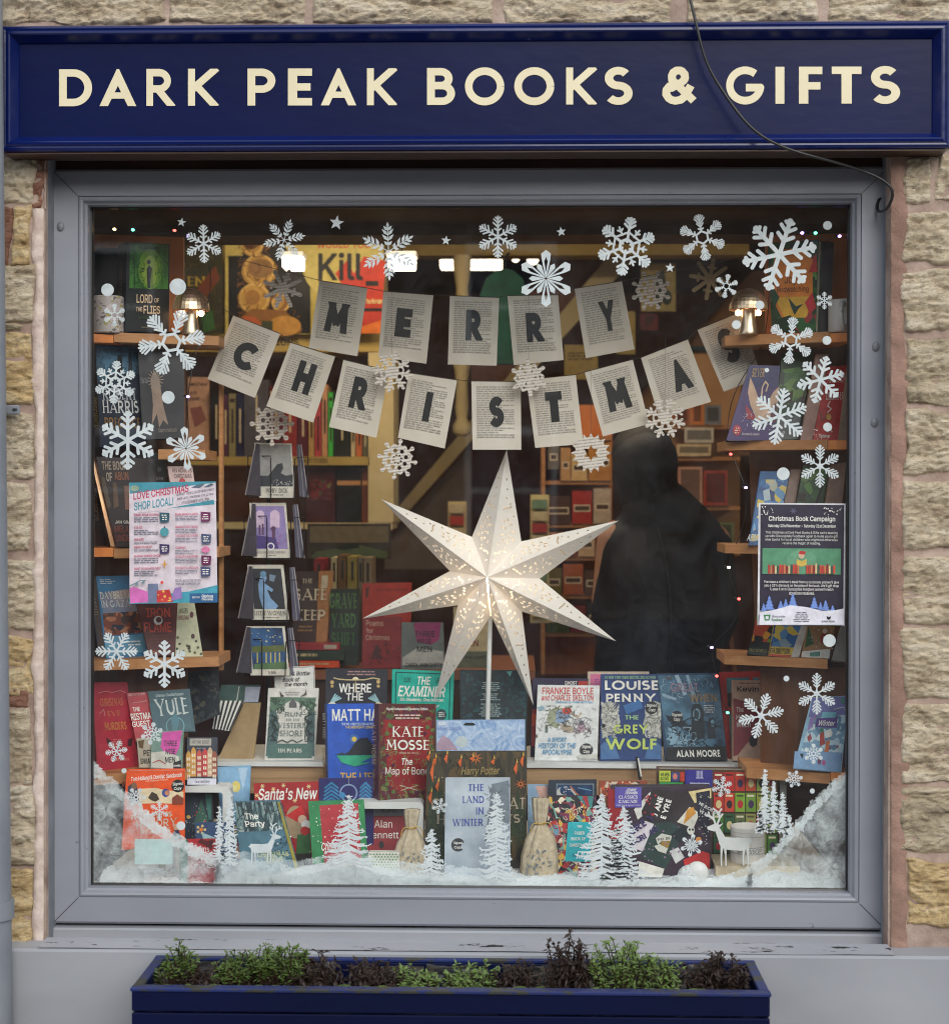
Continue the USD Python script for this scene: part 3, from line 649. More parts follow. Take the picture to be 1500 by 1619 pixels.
LET = [('D', 93, 145), ('A', 157, 215), ('R', 231, 277), ('K', 297, 346), ('P', 391, 435), ('E', 455, 493), ('A', 507, 563), ('K', 580, 628), ('B', 675, 719), ('O', 735, 797), ('O', 813, 876), ('K', 895, 944), ('S', 956, 1000), ('&', 1047, 1101), ('G', 1148, 1208), ('I', 1226, 1240), ('F', 1263, 1300), ('T', 1315, 1362), ('S', 1377, 1423)]
for ch, a, b in LET:
    g = glyph(ch, .2); bx = g.bounds; v, f = tri2d(g)
    yt, yb = 108.5 - 4.5 * (a - 93) / 1330, 167 - 4.5 * (a - 93) / 1330
    if ch in 'OGS&C': yt -= .8; yb += .8
    px = a + (v[:, 0] - bx[0]) / (bx[2] - bx[0]) * (b - a); py = yb - (v[:, 1] - bx[1]) / (bx[3] - bx[1]) * (yb - yt)
    part(sign, 'letter', slab_px(Polygon(), 0, 0) if False else (lambda A: (np.vstack([A + [0, .0022, 0], A + [0, .003, 0]]), np.vstack([f, f[:, ::-1] + len(A)])))(np.array([P(x, y, PY - .0035) for x, y in zip(px, py)])), 'cream_letter')

# black cable drooping across the sign
cy = SY - .012
cab = [P(1078, -60, cy + .04), P(1092, 2, cy), P(1101, 40, cy - .004), P(1117, 98, cy), P(1148, 152, cy), P(1198, 210, cy - .012), P(1238, 232, cy - .012), P(1300, 251, cy), P(1366, 271, YW - .03), P(1400, 288, YW - .03), P(1411, 303, YW - .03), P(1406, 323, YW - .022), P(1396, 333, -.1), P(1387, 330, -.06), P(1388, 318, -.052), P(1393, 312, -.046)]
solo('hanging_cable', tube(spline(cab, 90), .0034, 8), 'black_wire', 'thin black cable drooping over the sign and looping at the frame corner', 'cable', smooth=True)

# downpipe at the left edge
pr = .042
def pipe_at(y, px): return P(px, y, -.25) - np.array([pr, 0, 0])
dp = thing('downpipe', 'grey painted drainpipe running down the left edge of the wall', 'pipe', pipe_at(1700, 20))
part(dp, 'pipe', tube([pipe_at(-80, 2), pipe_at(800, 10), pipe_at(1700, 20)], pr, 24), 'pipe_grey', smooth=40)
a, b = pipe_at(1424, 18), pipe_at(1452, 18)
part(dp, 'collar', tube([a, b], pr + .005, 24), 'pipe_grey', smooth=40)
c = P(22, 648, -.16)
part(dp, 'bracket', cat_([bbox(c[0] - .09, c[0] + .014, -.165, -.155, c[2] - .011, c[2] + .011, .003), tube([c + [-.035, -.13, 0], c + [-.035, .04, 0]], .012, 10)]), 'pipe_grey')
part(dp, 'bracket_screw', lathe([(.006, 0), (.005, .003), (.0001, .004)], (c[0] + .004, -.166, c[2]), 10), 'black_wire')

# ---------------------------------------------------------------- planter
py0, py1 = -.215, -.465
px0, px1 = P(208, 1590, py1)[0], P(1217, 1590, py1)[0]
pz = P(750, 1570, py1)[2]
pl = thing('planter_box', 'long navy painted wooden planter box standing below the sill', 'planter', ((px0 + px1) / 2, (py0 + py1) / 2, 0))
bt = .018; h1 = P(750, 1606, py1)[2]
zbs = [pz - .004, h1 + .002, h1 - .15, h1 - .30, 0.03]
for i in range(4):
    top, bot = (pz - .004, h1 + .002) if i == 0 else (h1 - .15 * (i - 1) - .002, h1 - .15 * i + .002)
    if top < .03: break
    bot = max(bot, .02)
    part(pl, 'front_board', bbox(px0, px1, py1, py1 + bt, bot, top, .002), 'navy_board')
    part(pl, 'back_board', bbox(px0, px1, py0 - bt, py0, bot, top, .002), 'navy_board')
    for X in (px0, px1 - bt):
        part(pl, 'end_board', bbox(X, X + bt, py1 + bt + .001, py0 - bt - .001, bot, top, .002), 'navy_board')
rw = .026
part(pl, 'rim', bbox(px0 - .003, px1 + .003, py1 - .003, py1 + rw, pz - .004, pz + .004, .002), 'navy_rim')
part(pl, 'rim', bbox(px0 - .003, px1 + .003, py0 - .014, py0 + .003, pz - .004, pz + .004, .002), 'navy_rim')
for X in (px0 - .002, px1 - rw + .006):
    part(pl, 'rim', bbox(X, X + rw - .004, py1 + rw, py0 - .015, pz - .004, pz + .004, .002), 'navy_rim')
n = 160; m_ = 14; xs = np.linspace(px0 + bt, px1 - bt, n); ys = np.linspace(py1 + bt, py0 - bt, m_)
XX, YY = np.meshgrid(xs, ys); Q = np.stack([XX, YY, 0 * XX], -1)
ZZ = pz - .055 + (meshkit.fbm(Q * 30, 4, 4) - .5) * .035
i, j = np.meshgrid(np.arange(m_ - 1), np.arange(n - 1), indexing='ij'); a = i * n + j
gf = np.vstack([np.stack([a, a + 1, a + n + 1], -1).reshape(-1, 3), np.stack([a, a + n + 1, a + n], -1).reshape(-1, 3)])
part(pl, 'soil', (np.stack([XX, YY, ZZ], -1).reshape(-1, 3), gf), 'soil', smooth=True)
for (u0, u1, sd) in [(.16, .30, 3), (.34, .45, 4), (.455, .56, 5), (.585, .68, 6), (.72, .85, 7), (.86, .95, 8), (.0, .1, 9)]:   # black sheeting along the back
    nx, nz = 60, 16; U, V = np.meshgrid(np.linspace(u0, u1, nx), np.linspace(0, 1, nz))
    X = px0 + bt + U * (px1 - px0 - 2 * bt)
    fold = meshkit.fbm(np.stack([X * 16 + V * 3, V * 12, 0 * X + sd], -1), 3, sd)
    Y = py0 - bt - .008 - (1 - V) * .10 - fold * .04 * (.4 + V * (1 - V) * 4); Z = pz - .05 + V * .048 + (fold - .5) * .022
    i, j = np.meshgrid(np.arange(nz - 1), np.arange(nx - 1), indexing='ij'); a = i * nx + j
    part(pl, 'liner_sheet', (np.stack([X, Y, Z], -1).reshape(-1, 3), np.vstack([np.stack([a, a + 1, a + nx + 1], -1).reshape(-1, 3), np.stack([a, a + nx + 1, a + nx], -1).reshape(-1, 3)])), 'black_liner', smooth=True)

def leafcol(name, c1, c2):
    reg(name, {'g': ('geometry', {}), 'r': ('rgb_ramp', {'ramp': [(0, s2l(c1)), (1, s2l(c2))]}), 'd': ('principled_bsdf', {'roughness': .55}), 'tl': ('translucent_bsdf', {}), 'm': ('mix_closure', {'fac': .25})},
        [('g.random_per_island', 'r.fac'), ('r.color', 'd.base_color'), ('r.color', 'tl.color'), ('d.BSDF', 'm.closure1'), ('tl.BSDF', 'm.closure2')], surface='m.closure')
leafcol('leaf_green', (84, 106, 48), (172, 186, 100)); leafcol('leaf_pale', (110, 134, 72), (184, 196, 122)); leafcol('leaf_dead', (46, 32, 26), (112, 84, 64)); leafcol('stem_brown', (56, 40, 28), (84, 60, 42))

def plant(name, label, px, ytop, width, kind, seed, d=.0, n=14):
    r = random.Random(seed)
    y = (py0 + py1) / 2 + d
    base = PZ(px, 1545, pz - .05); base = np.array([P(px, 1560, y)[0], y, pz - .05])
    H = P(px, ytop, y)[2] - base[2]; W = width * .0022 / 2; H *= 1.05; n = int(n * 1.9)
    root = thing(name, label, 'plant', base, None)
    stems, leaves, dead = [], [], []
    for s in range(n):
        a = r.uniform(0, 2 * math.pi); rr = W * math.sqrt(r.random()); h = H * r.uniform(.5, 1.0) * (1 - .3 * (rr / W) ** 2)
        tip = base + np.array([rr * math.cos(a), rr * math.sin(a) * .7, h]); b0 = base + np.array([rr * math.cos(a) * .45, rr * math.sin(a) * .35, 0])
        mid = (tip + b0) / 2 + np.array([r.uniform(-.012, .012), r.uniform(-.01, .01), 0])
        pts = spline([b0, mid, tip], 10); stems.append(tube(pts, np.linspace(.0022, .001, 10), 5))
        nl = int(h / .0045) + 10
        for k in range(nl):
            t = r.random() ** (.55 if kind != 'dead' else .9); p = pts[min(9, int(t * 9.99))]
            th = r.uniform(0, 2 * math.pi); el = r.uniform(-.1, 1.0) if kind != 'dead' else r.uniform(-1.2, .7)
            dirv = np.array([math.cos(th) * math.cos(el), math.sin(th) * math.cos(el), math.sin(el)])
            L = r.uniform(.009, .019) * (1 if kind != 'dead' else 1.25); side = np.cross(dirv, [0, 0, 1.0]); side /= np.linalg.norm(side) + 1e-9
            w = L * r.uniform(.14, .24); bend = np.array([0, 0, -L * r.uniform(-.1, .35)])
            q = np.array([p, p + dirv * L * .5 + side * w + bend * .2, p + dirv * L + bend, p + dirv * L * .5 - side * w + bend * .2, p + dirv * L * .5 + np.array([0, 0, w * .5])])
            leaf = (q, np.array([(0, 1, 4), (1, 2, 4), (2, 3, 4), (3, 0, 4)]))
            (dead if (kind == 'dead' or (kind == 'mixed' and t < .55)) else leaves).append(leaf)
    part(root, 'stems', cat_(stems), 'stem_brown')
    if leaves: part(root, 'foliage', cat_(leaves), 'leaf_pale' if kind == 'pale' else 'leaf_green', kind='stuff')
    if dead: part(root, 'dead_foliage', cat_(dead), 'leaf_dead', kind='stuff')
plant('bedding_plant', 'tall brown stemmed plant with fresh green top at the left end of planter', 280, 1490, 46, 'mixed', 1, n=14)
plant('withered_plant', 'low withered brown plant second from the left in the planter', 325, 1522, 56, 'dead', 2, n=18)
plant('bedding_plant', 'green leafy plant just right of the low withered plant', 366, 1508, 50, 'mixed', 3, n=18)
plant('bedding_plant', 'widest bushy green plant in the left half of the planter', 415, 1498, 70, 'mixed', 4, .01, n=26)
plant('bedding_plant', 'green upright plant directly left of the brown withered clump', 452, 1496, 56, 'mixed', 5, n=20)
plant('withered_plant', 'dark brown withered clump below the silver book', 494, 1509, 64, 'dead', 6, n=24)
plant('withered_plant', 'round dark brown dead clump left of centre with bare sheeting on both sides', 588, 1515, 70, 'dead', 7, n=24)
plant('bedding_plant', 'small pale green plant just left of the planter centre', 655, 1524, 48, 'pale', 8, n=14)
plant('bedding_plant', 'small pale green plant at the planter centre beside black sheeting', 746, 1520, 58, 'pale', 9, n=16)
plant('withered_plant', 'wide low dead brown clump just right of the planter centre', 822, 1521, 62, 'dead', 10, n=20)
plant('withered_plant', 'tallest dead brown plant with spindly stalks in the right half', 902, 1479, 62, 'dead', 11, n=18)
plant('bedding_plant', 'tallest bright green plant in the right half of the planter', 984, 1484, 76, 'pale', 12, n=24)
plant('bedding_plant', 'low green plant leaning right beside the tallest bright green one', 1046, 1508, 56, 'pale', 13, -.02, n=14)
plant('withered_plant', 'round mop of dead brown stems near the right end of planter', 1132, 1503, 64, 'dead', 14, n=28)
lit = []
for k in range(900):
    x, y = rng.uniform(px0 + .03, px1 - .03), rng.uniform(py1 + .03, py0 - .03); L, th = rng.uniform(.006, .016), rng.uniform(0, 6.3); p = np.array([x, y, pz - .03 + rng.uniform(-.012, .016)]); d_ = np.array([math.cos(th), math.sin(th), rng.uniform(-.6, .8)]) * L; s_ = np.array([-math.sin(th), math.cos(th), .3]) * L * .25
    lit.append((np.array([p, p + d_ * .5 + s_, p + d_, p + d_ * .5 - s_]), np.array([(0, 1, 2), (0, 2, 3)])))
part(pl, 'leaf_litter', cat_(lit), 'leaf_dead', kind='stuff')
mg = []
for k in range(60):
    x = rng.uniform(px0 + .03, px1 - .03); mg.append(trimesh.creation.icosphere(1, rng.uniform(.003, .007)).apply_transform(np.diag([2.2, 1, .6, 1])).apply_translation([x, py1 + rw + rng.uniform(-.002, .012), pz + rng.uniform(-.004, .003)]))
part(pl, 'moss_tufts', cat_(mg), 'moss', kind='stuff')
# ---------------------------------------------------------------- shop room behind the window
RX0, RX1, RY1, RZ0, RZ1 = -2.6, 2.6, 5.4, .08, 2.72
YI = YW + WT
solo('shop_floor', box(RX0, RX1, YI, RY1, RZ0 - .1, RZ0), 'shop_floor', kind='structure')
solo('shop_ceiling', box(RX0, RX1, YI, RY1, RZ1, RZ1 + .1), 'wood_dark', kind='structure')
solo('shop_back_wall', box(RX0, RX1, RY1, RY1 + .1, RZ0, RZ1), 'wood_panel', kind='structure')
solo('shop_side_wall', cat_([box(RX0 - .1, RX0, YI, RY1, RZ0, RZ1), box(RX1, RX1 + .1, YI, RY1, RZ0, RZ1)]), 'plaster_tan', kind='structure')
def B3(xa, xb, ya, yb, Y, dy):
    """box whose front face covers photograph pixels xa..xb, ya..yb at depth Y"""
    a, b = P(xa, yb, Y), P(xb, ya, Y); return box(a[0], b[0], Y, Y + dy, a[2], b[2])
def poly3(pts, Y, dy): return slab_px(Polygon(pts), Y, dy)

# window bed and its riser
ZF = P(750, 1409, .03)[2]
SH = P(750, 1206, .42)[2]                     # top of the middle shelf
bed = thing('window_bed', 'broad low display bed filling the bottom of the window', 'display bed', (0, .4, .1))
part(bed, 'bed_board', box(gx0 - .02, gx1 + .02, .03, .9, ZF - .03, ZF), 'white_board')
part(bed, 'bed_front', box(gx0 - .02, gx1 + .02, .6, .62, RZ0, ZF - .031), 'wood_oak')
shx0, shx1 = P(336, 1206, .42)[0], P(1213, 1206, .42)[0]
shf = thing('display_shelf', 'raised oak display shelf with a white top running across the window', 'shelf', (0, .5, ZF))
part(shf, 'shelf_top', box(shx0, shx1, .415, .72, SH - .012, SH), 'white_board')
part(shf, 'shelf_front', box(shx0 + .002, shx1 - .002, .425, .445, SH - .085, SH - .0125), 'wood_oak')
part(shf, 'shelf_leg', box(shx0 + .01, shx0 + .04, .45, .7, ZF + .001, SH - .0125), 'wood_oak')
part(shf, 'shelf_leg', box(shx1 - .04, shx1 - .01, .45, .7, ZF + .001, SH - .0125), 'wood_oak')

# beams over the window
bm = thing('timber_beam', 'dark brown timber beam across the top inside the window', 'beam', (0, .75, 2.2))
part(bm, 'beam', box(gx0 - .1, gx1 + .1, .66, .84, P(750, 371, .66)[2], RZ1 - .001), 'wood_dark')
part(bm, 'soffit_board', box(gx0 - .1, gx1 + .1, .11, .659, P(750, 330, .4)[2], P(750, 330, .4)[2] + .02), 'wood_dark')
solo('yellow_beam', B3(474, 1184, 368, 404, 2.4, .12), 'yellow_paint', 'dull yellow painted beam crossing the shop behind the snowflakes', 'beam')

# ceiling lights
for i, (px, wpx, lab) in enumerate([(461, 30, 'lit ceiling panel below the leafy snowflake at the upper left'), (634, 42, 'lit ceiling panel behind the large leafy snowflake'), (709, 26, 'smaller of the two lit ceiling panels beside each other near the middle'), (765, 56, 'widest lit ceiling panel, below the branched snowflake')]):
    yl = 1.6 if i < 2 else 3.5; a = P(px - wpx / 2, 410, yl)[0]; b = P(px + wpx / 2, 410, yl)[0]
    t = thing('ceiling_light', lab, 'ceiling light', ((a + b) / 2, yl, RZ1))
    zc = P(750, 402, yl)[2]
    part(t, 'housing', bbox(a - .006, b + .006, yl, yl + .1, zc - .003, zc + .012, .002), 'white_board')
    part(t, 'diffuser', bbox(a, b, yl - .004, yl + .095, zc - .0075 * (4 + yl), zc - .0035, .003), 'panel_light')
    part(t, 'hanger', box((a + b) / 2 - .003, (a + b) / 2 + .003, yl + .04, yl + .046, zc + .012, RZ1), 'black_wire')
for i, (px, py, r, lab) in enumerate([(815, 408, 7, 'small warm spot lamp glowing left of the kite shaped snowflake'), (842, 409, 11, 'larger warm spot lamp glowing beside the kite shaped snowflake')]):
    c = P(px, py, 3.6); R = r * .0015 * 1.9
    t = thing('spot_lamp', lab, 'lamp', c)
    part(t, 'shade', lathe([(.002, R * 2.2), (R * .5, R * 2), (R * 1.05, R * .3), (R * 1.02, R * .28)], c, 18), 'black_wire')
    part(t, 'bulb', trimesh.creation.icosphere(2, R * .8).apply_translation(c), 'panel_light')
    part(t, 'cord', tube([c + [0, 0, R * 2], [c[0], c[1], RZ1]], .004, 6), 'black_wire')
t = thing('ceiling_light', 'ceiling panel light over the display, hidden behind the top beam', 'ceiling light', (0, 1.3, RZ1))
part(t, 'housing', box(-.9, .9, 1.1, 1.5, RZ1 - .04, RZ1 - .001), 'white_board')
part(t, 'diffuser', box(-.88, .88, 1.12, 1.48, RZ1 - .05, RZ1 - .0405), 'panel_light')

# stairs
stx = thing('staircase', 'cream painted staircase with a sloping string and turned posts at back', 'staircase', P(700, 850, 2.7))
part(stx, 'string_board', poly3([(596, 842), (612, 846), (1000, 410), (962, 404)], 2.7, .06), 'cream_paint')
part(stx, 'under_panel', poly3([(608, 870), (640, 822), (745, 704), (745, 900), (608, 900)], 2.78, .04), 'plaster_grey')
part(stx, 'soffit_panel', poly3([(745, 702), (1000, 416), (1000, 406), (870, 406), (745, 560)], 2.86, .04), 'wood_panel')
for k, (px, y0, y1) in enumerate([(730, 404, 690), (1186, 404, 470)]):
    c0, c1 = P(px, y1, 2.3), P(px, y0, 2.3); H = c1[2] - c0[2]
    if k == 0:
        pr_ = [(.016, 0), (.034, .02), (.034, .06), (.020, .1), (.026, .16), (.022, .3), (.042, .5), (.044, .58), (.026, .64), (.036, .67), (.026, .70), (.022, .82), (.03, .9), (.034, .94), (.034, 1.0)]
        part(stx, 'newel_post', lathe([(r * 1.0, h * H) for r, h in pr_], c0, 20), 'cream_paint', smooth=True)

# plaster wall on the right with the sloping dark beam
rw_ = thing('sloping_partition', 'tan plastered partition with a dark sloping beam on the right', 'partition wall', P(1110, 700, 3.0))
part(rw_, 'plaster', poly3([(1000, 622), (1186, 428), (1240, 428), (1240, 720), (1000, 720)], 3.0, .05), 'plaster_tan')
part(rw_, 'sloping_beam', poly3([(998, 612), (1184, 412), (1196, 420), (1008, 626)], 2.95, .06), 'wood_dark')
part(rw_, 'picture_rail', poly3([(1070, 548), (1240, 546), (1240, 552), (1070, 554)], 2.97, .03), 'teal_deep')

# ---------------------------------------------------------------- yellow bookcase at the back left
bc = thing('yellow_bookcase', 'yellow and cream painted bookcase standing at the back left', 'bookcase', P(450, 860, 1.9))
Yb = 1.9
part(bc, 'shelf', B3(285, 606, 527, 556, Yb, .25), 'yellow_paint')
part(bc, 'shelf', B3(285, 584, 722, 735, Yb, .25), 'yellow_paint')
part(bc, 'shelf', B3(285, 620, 827, 836, Yb, .25), 'cream_paint')
part(bc, 'top_board', B3(285, 606, 362, 372, Yb + .1, .15), 'yellow_paint')
part(bc, 'upright', B3(582, 622, 557, 826, Yb, .25), 'cream_paint')
part(bc, 'upright', B3(584, 606, 372, 527, Yb + .05, .2), 'yellow_paint')
part(bc, 'back_panel', B3(285, 600, 372, 526, Yb + .15, .03), 'yellow_paint', label='yellow back panel behind the cover display')
part(bc, 'back_panel', B3(285, 582, 557, 826, Yb + .23, .02), 'wood_panel')
F = Face(R4(285, 527, 606, 556), P(285, 556, Yb), np.array([0, -1.0, 0]))
for it in [('t', 'OUR', 344, 534, 357, 546, (20, 20, 18)), ('t', 'TIONS', 428, 535, 472, 546, (24, 22, 18))]: F.put(bc, it)
F2 = Face(R4(285, 722, 584, 735), P(285, 735, Yb), np.array([0, -1.0, 0]))
for it in [('t', 'SHORT STORIES', 476, 725, 518, 732, (90, 60, 30))]: F2.put(bc, it)
YEL = (206, 186, 96)
sheet('cover_poster', 'dark olive cover poster with gold capitals on top of the yellow bookcase', 'poster', R4(291, 383, 352, 528), Yb - .03, art=[('k', 293, 386, 350, 526, 60, 1.6, (84, 74, 34)), ('t', 'ENS', 296, 437, 337, 452, (196, 168, 60), 'f'), ('p', [(300, 470), (340, 420), (348, 440), (312, 490)], (120, 60, 30)), ('p', [(318, 500), (336, 490), (340, 520), (322, 526)], (60, 110, 50))], col=(58, 56, 30))
cup = (196, 150, 70); cupd = (150, 100, 44)
sheet('cover_poster', 'black cover poster with a tower of golden teacups', 'poster', R4(356, 372, 491, 528), Yb - .02, col=(212, 192, 104), art=[('p', [(361, 404), (384, 404), (384, 372), (440, 372), (470, 420), (490, 420), (491, 527), (361, 527)], (20, 18, 16)),
    ('e', 399, 388, 18, 17, cup), ('e', 396, 384, 12, 10, (90, 46, 24)), ('e', 410, 428, 28, 26, cup), ('e', 412, 424, 20, 15, (150, 110, 60)), ('e', 402, 472, 26, 24, cup), ('e', 398, 470, 18, 18, (206, 160, 80)), ('e', 444, 478, 14, 18, cupd), ('e', 440, 476, 9, 12, cup),
    ('x', unary_union([Point(x, y).buffer(r).exterior.buffer(1.6) for x, y, r in ((399, 386, 15), (410, 426, 23), (402, 471, 22), (444, 478, 13))]), (226, 186, 104)), ('k', 376, 376, 440, 500, 90, 1.4, (128, 84, 36)), ('e', 399, 470, 12, 12, (170, 120, 56)), ('k', 372, 490, 474, 526, 50, 1.4, (110, 70, 34)), ('p', [(376, 505), (398, 488), (450, 490), (478, 520), (474, 527), (372, 527)], cupd), ('e', 450, 515, 26, 16, (206, 150, 66)), ('e', 392, 514, 20, 15, (196, 96, 50)), ('r', 414, 507, 431, 527, (70, 74, 44))])
RD = (196, 56, 36); BK = (22, 22, 20)
sheet('cover_poster', 'yellow cover poster with red dynamite and big black letters', 'poster', R4(491, 370, 606, 528), Yb - .035, col=(186, 168, 84), art=[('e', 540, 412, 64, 66, (196, 180, 98)), ('t', 'ANTIQUES', 502, 368, 590, 378, RD, 's'), ('t', 'WOULD YOU', 501, 381, 585, 392, RD, 's'),
    ('p', [(546, 455), (575, 405), (610, 412), (606, 460)], RD), ('p', [(530, 432), (548, 412), (570, 450), (552, 470)], RD), ('r', 566, 440, 606, 527, RD), ('t', 'Kill', 503, 399, 574, 443, BK), ('r', 578, 444, 598, 452, BK), ('r', 574, 487, 606, 492, BK), ('t', 'The Murders', 577, 472, 606, 480, (236, 220, 150)), ('p', [(572, 516), (606, 505), (606, 527), (572, 527)], (230, 120, 40))])
cY = Yb + .02
SPN = [(297, 331, 596, 'pale pink handwritten notice card', (206, 160, 130)), (333, 351, 616, 'black', (34, 28, 26)), (352, 361, 624, 'purple', (92, 44, 70)), (362, 373, 622, 'pale olive', (150, 140, 96)), (374, 385, 622, 'navy', (36, 34, 74)), (386, 425, 600, 'slate', (88, 84, 92)), (426, 446, 610, 'dark crimson', (96, 26, 40)), (447, 470, 606, 'red', (150, 44, 40)), (471, 487, 612, 'maroon', (92, 22, 40)), (488, 497, 614, 'tan', (190, 150, 96)), (498, 508, 634, 'pink', (196, 74, 80)), (509, 518, 608, 'peach', (206, 150, 110)), (519, 527, 620, 'bright green', (70, 190, 70)), (528, 554, 618, 'charcoal', (34, 36, 30)), (555, 562, 620, 'cream', (206, 186, 140)), (563, 573, 626, 'orange', (206, 110, 50)), (574, 581, 628, 'grey olive', (112, 112, 84))]
ORD = 'first second third fourth fifth sixth seventh eighth ninth tenth eleventh twelfth thirteenth fourteenth fifteenth sixteenth seventeenth eighteenth'.split()
for i, (a, b, yt, nm, col) in enumerate(SPN):
    if i == 0:
        sheet('notice_card', 'pale pink handwritten notice card propped beside the spines on the yellow bookcase', 'card', R4(a, yt, b, 722), cY, dt=.03, col=col, art=[('t', 'ask & follow', 300, 604, 328, 610, (60, 40, 40), 'i'), ('t', 'us for', 300, 618, 312, 623, (60, 40, 40), 'i'), ('t', 'trunk!', 298, 627, 316, 633, (60, 40, 40), 'i'), ('p', [(300, 645), (318, 642), (326, 664), (308, 676)], (150, 90, 80))])
        continue
    lab = '%s book spine on the middle shelf of the yellow bookcase' % nm
    r = thing('shelved_book', lab, 'book', P((a + b) / 2, 722, cY))
    part(r, 'cover', B3(a, b - .6, yt, 721.5, cY, .16), col)
    lt = (218, 200, 160) if sum(col) < 330 else (60, 40, 36)
    tag_ = ['', 'NOVEL', '', '', 'STILL LIFE', '', '', '', 'WHAT WE', 'TALES', '', '', 'NORTH', 'DARK LANE', '', '', ''][i]
    S = Face(R4(a, yt, b, 722), P(a, 722, cY), np.array([0, -1.0, 0]))
    cxm = (a + b) / 2; S.put(r, ('r', a + 1.5, yt + 8, b - 2, yt + 14, lt)) if i % 3 == 0 else None
    S.put(r, ('r', cxm - 1.4, yt + 24, cxm + 1.4, yt + 78, lt))
# lower cavity
for (a, b, y0, y1, nm, col, m) in [(484, 530, 738, 827, 'dark red flowered book standing in the bottom shelf of the yellow bookcase', (70, 20, 24), 'floral_red'), (532, 571, 738, 827, 'black book with a tan strip in the bottom shelf of the yellow bookcase', (24, 26, 22), None), (572, 582, 738, 827, 'rust brown book spine at the post of the yellow bookcase', (120, 62, 40), None)]:
    r = thing('shelved_book', nm, 'book', P((a + b) / 2, y1, cY)); part(r, 'cover', B3(a, b, y0 + 2, y1 - .3, cY, .15), col)
    S = Face(R4(a, y0, b, y1), P(a, y1, cY), np.array([0, -1.0, 0]))
    S.put(r, ('r', a + 6, y0 + 20, b - 6, y0 + 52, m)) if m else S.put(r, ('r', a + 1, y0 + 22, b - 1, y0 + 29, (206, 150, 96)))
# right-hand orange bookcase with card boxes
Yo = 2.0
ob = thing('orange_bookcase', 'orange brown bookcase with card boxes in the middle background', 'bookcase', P(915, 1060, Yo))
for y in (690, 760, 828, 880, 940, 1000): part(ob, 'shelf', B3(862, 968, y, y + 6, Yo, .25), 'wood_shelf')
part(ob, 'upright', B3(855, 862, 640, 1066, Yo - .01, .26), 'wood_shelf')
part(ob, 'back_panel', B3(862, 968, 640, 1066, Yo + .255, .02), 'wood_orange')
CB = [(866, 884, 700, 742, 'grey', (110, 100, 90)), (886, 902, 708, 760, 'pale tan', (196, 150, 100)), (903, 928, 716, 760, 'cream', (214, 176, 120)), (930, 966, 700, 760, 'ochre', (190, 130, 60)), (864, 902, 784, 828, 'dark brown', (76, 44, 30)), (904, 936, 776, 828, 'scarlet', (170, 40, 26)), (938, 966, 772, 828, 'white lidded', (190, 170, 150)), (864, 892, 842, 880, 'tan', (190, 130, 84)), (894, 912, 846, 880, 'brick', (140, 70, 44)), (914, 940, 840, 880, 'pale', (206, 170, 130)), (942, 966, 848, 880, 'rust', (156, 80, 40)),
      (864, 888, 898, 940, 'olive', (110, 100, 52)), (890, 922, 892, 940, 'terracotta', (170, 88, 48)), (924, 960, 902, 940, 'umber', (92, 60, 40)), (864, 900, 954, 1000, 'moss green', (70, 80, 44)), (902, 926, 958, 1000, 'crimson', (120, 36, 30)), (928, 958, 952, 1000, 'charcoal', (50, 46, 44))]
for (a, b, y0, y1, nm, col) in CB:
    t = thing('card_box', nm + ' card box on the orange bookcase between star and coat', 'box', P((a + b) / 2, y1, Yo - .005))
    part(t, 'box_body', B3(a, b, y0, y1 - .2, Yo - .005, .12), col)
    S = Face(R4(a, y0, b, y1), P(a, y1, Yo - .005), np.array([0, -1.0, 0]))
    S.put(t, ('r', a + 3, (y0 + y1) / 2 - 4, b - 3, (y0 + y1) / 2 + 7, (226, 206, 176))); S.put(t, ('r', a + 4.5, (y0 + y1) / 2 - 2, b - 4.5, (y0 + y1) / 2 + 5, (80, 56, 44)))
# cream stand of spines behind the star
t = thing('leaflet_rack', 'narrow cream rack of coloured books behind the right star point', 'rack', P(852, 980, 1.8))
part(t, 'rack_board', B3(838, 868, 782, 985, 1.82, .03), 'cream_paint')
for k in range(10): part(t, 'booklet', B3(841, 865, 790 + k * 19, 804 + k * 19, 1.79, .028), [(120, 150, 120), (206, 190, 150), (170, 60, 60), (210, 196, 160), (150, 120, 100), (190, 190, 170)][k % 6])
t = thing('leaflet_rack', 'narrow tan rack of red and white booklets under the stair', 'rack', P(722, 880, 2.2))
part(t, 'rack_board', B3(708, 737, 793, 892, 2.22, .03), 'cream_paint')
for k in range(5): part(t, 'booklet', B3(711, 733, 797 + k * 19, 811 + k * 19, 2.19, .028), [(206, 190, 150), (180, 60, 50), (206, 190, 150), (170, 120, 60), (190, 70, 60)][k])
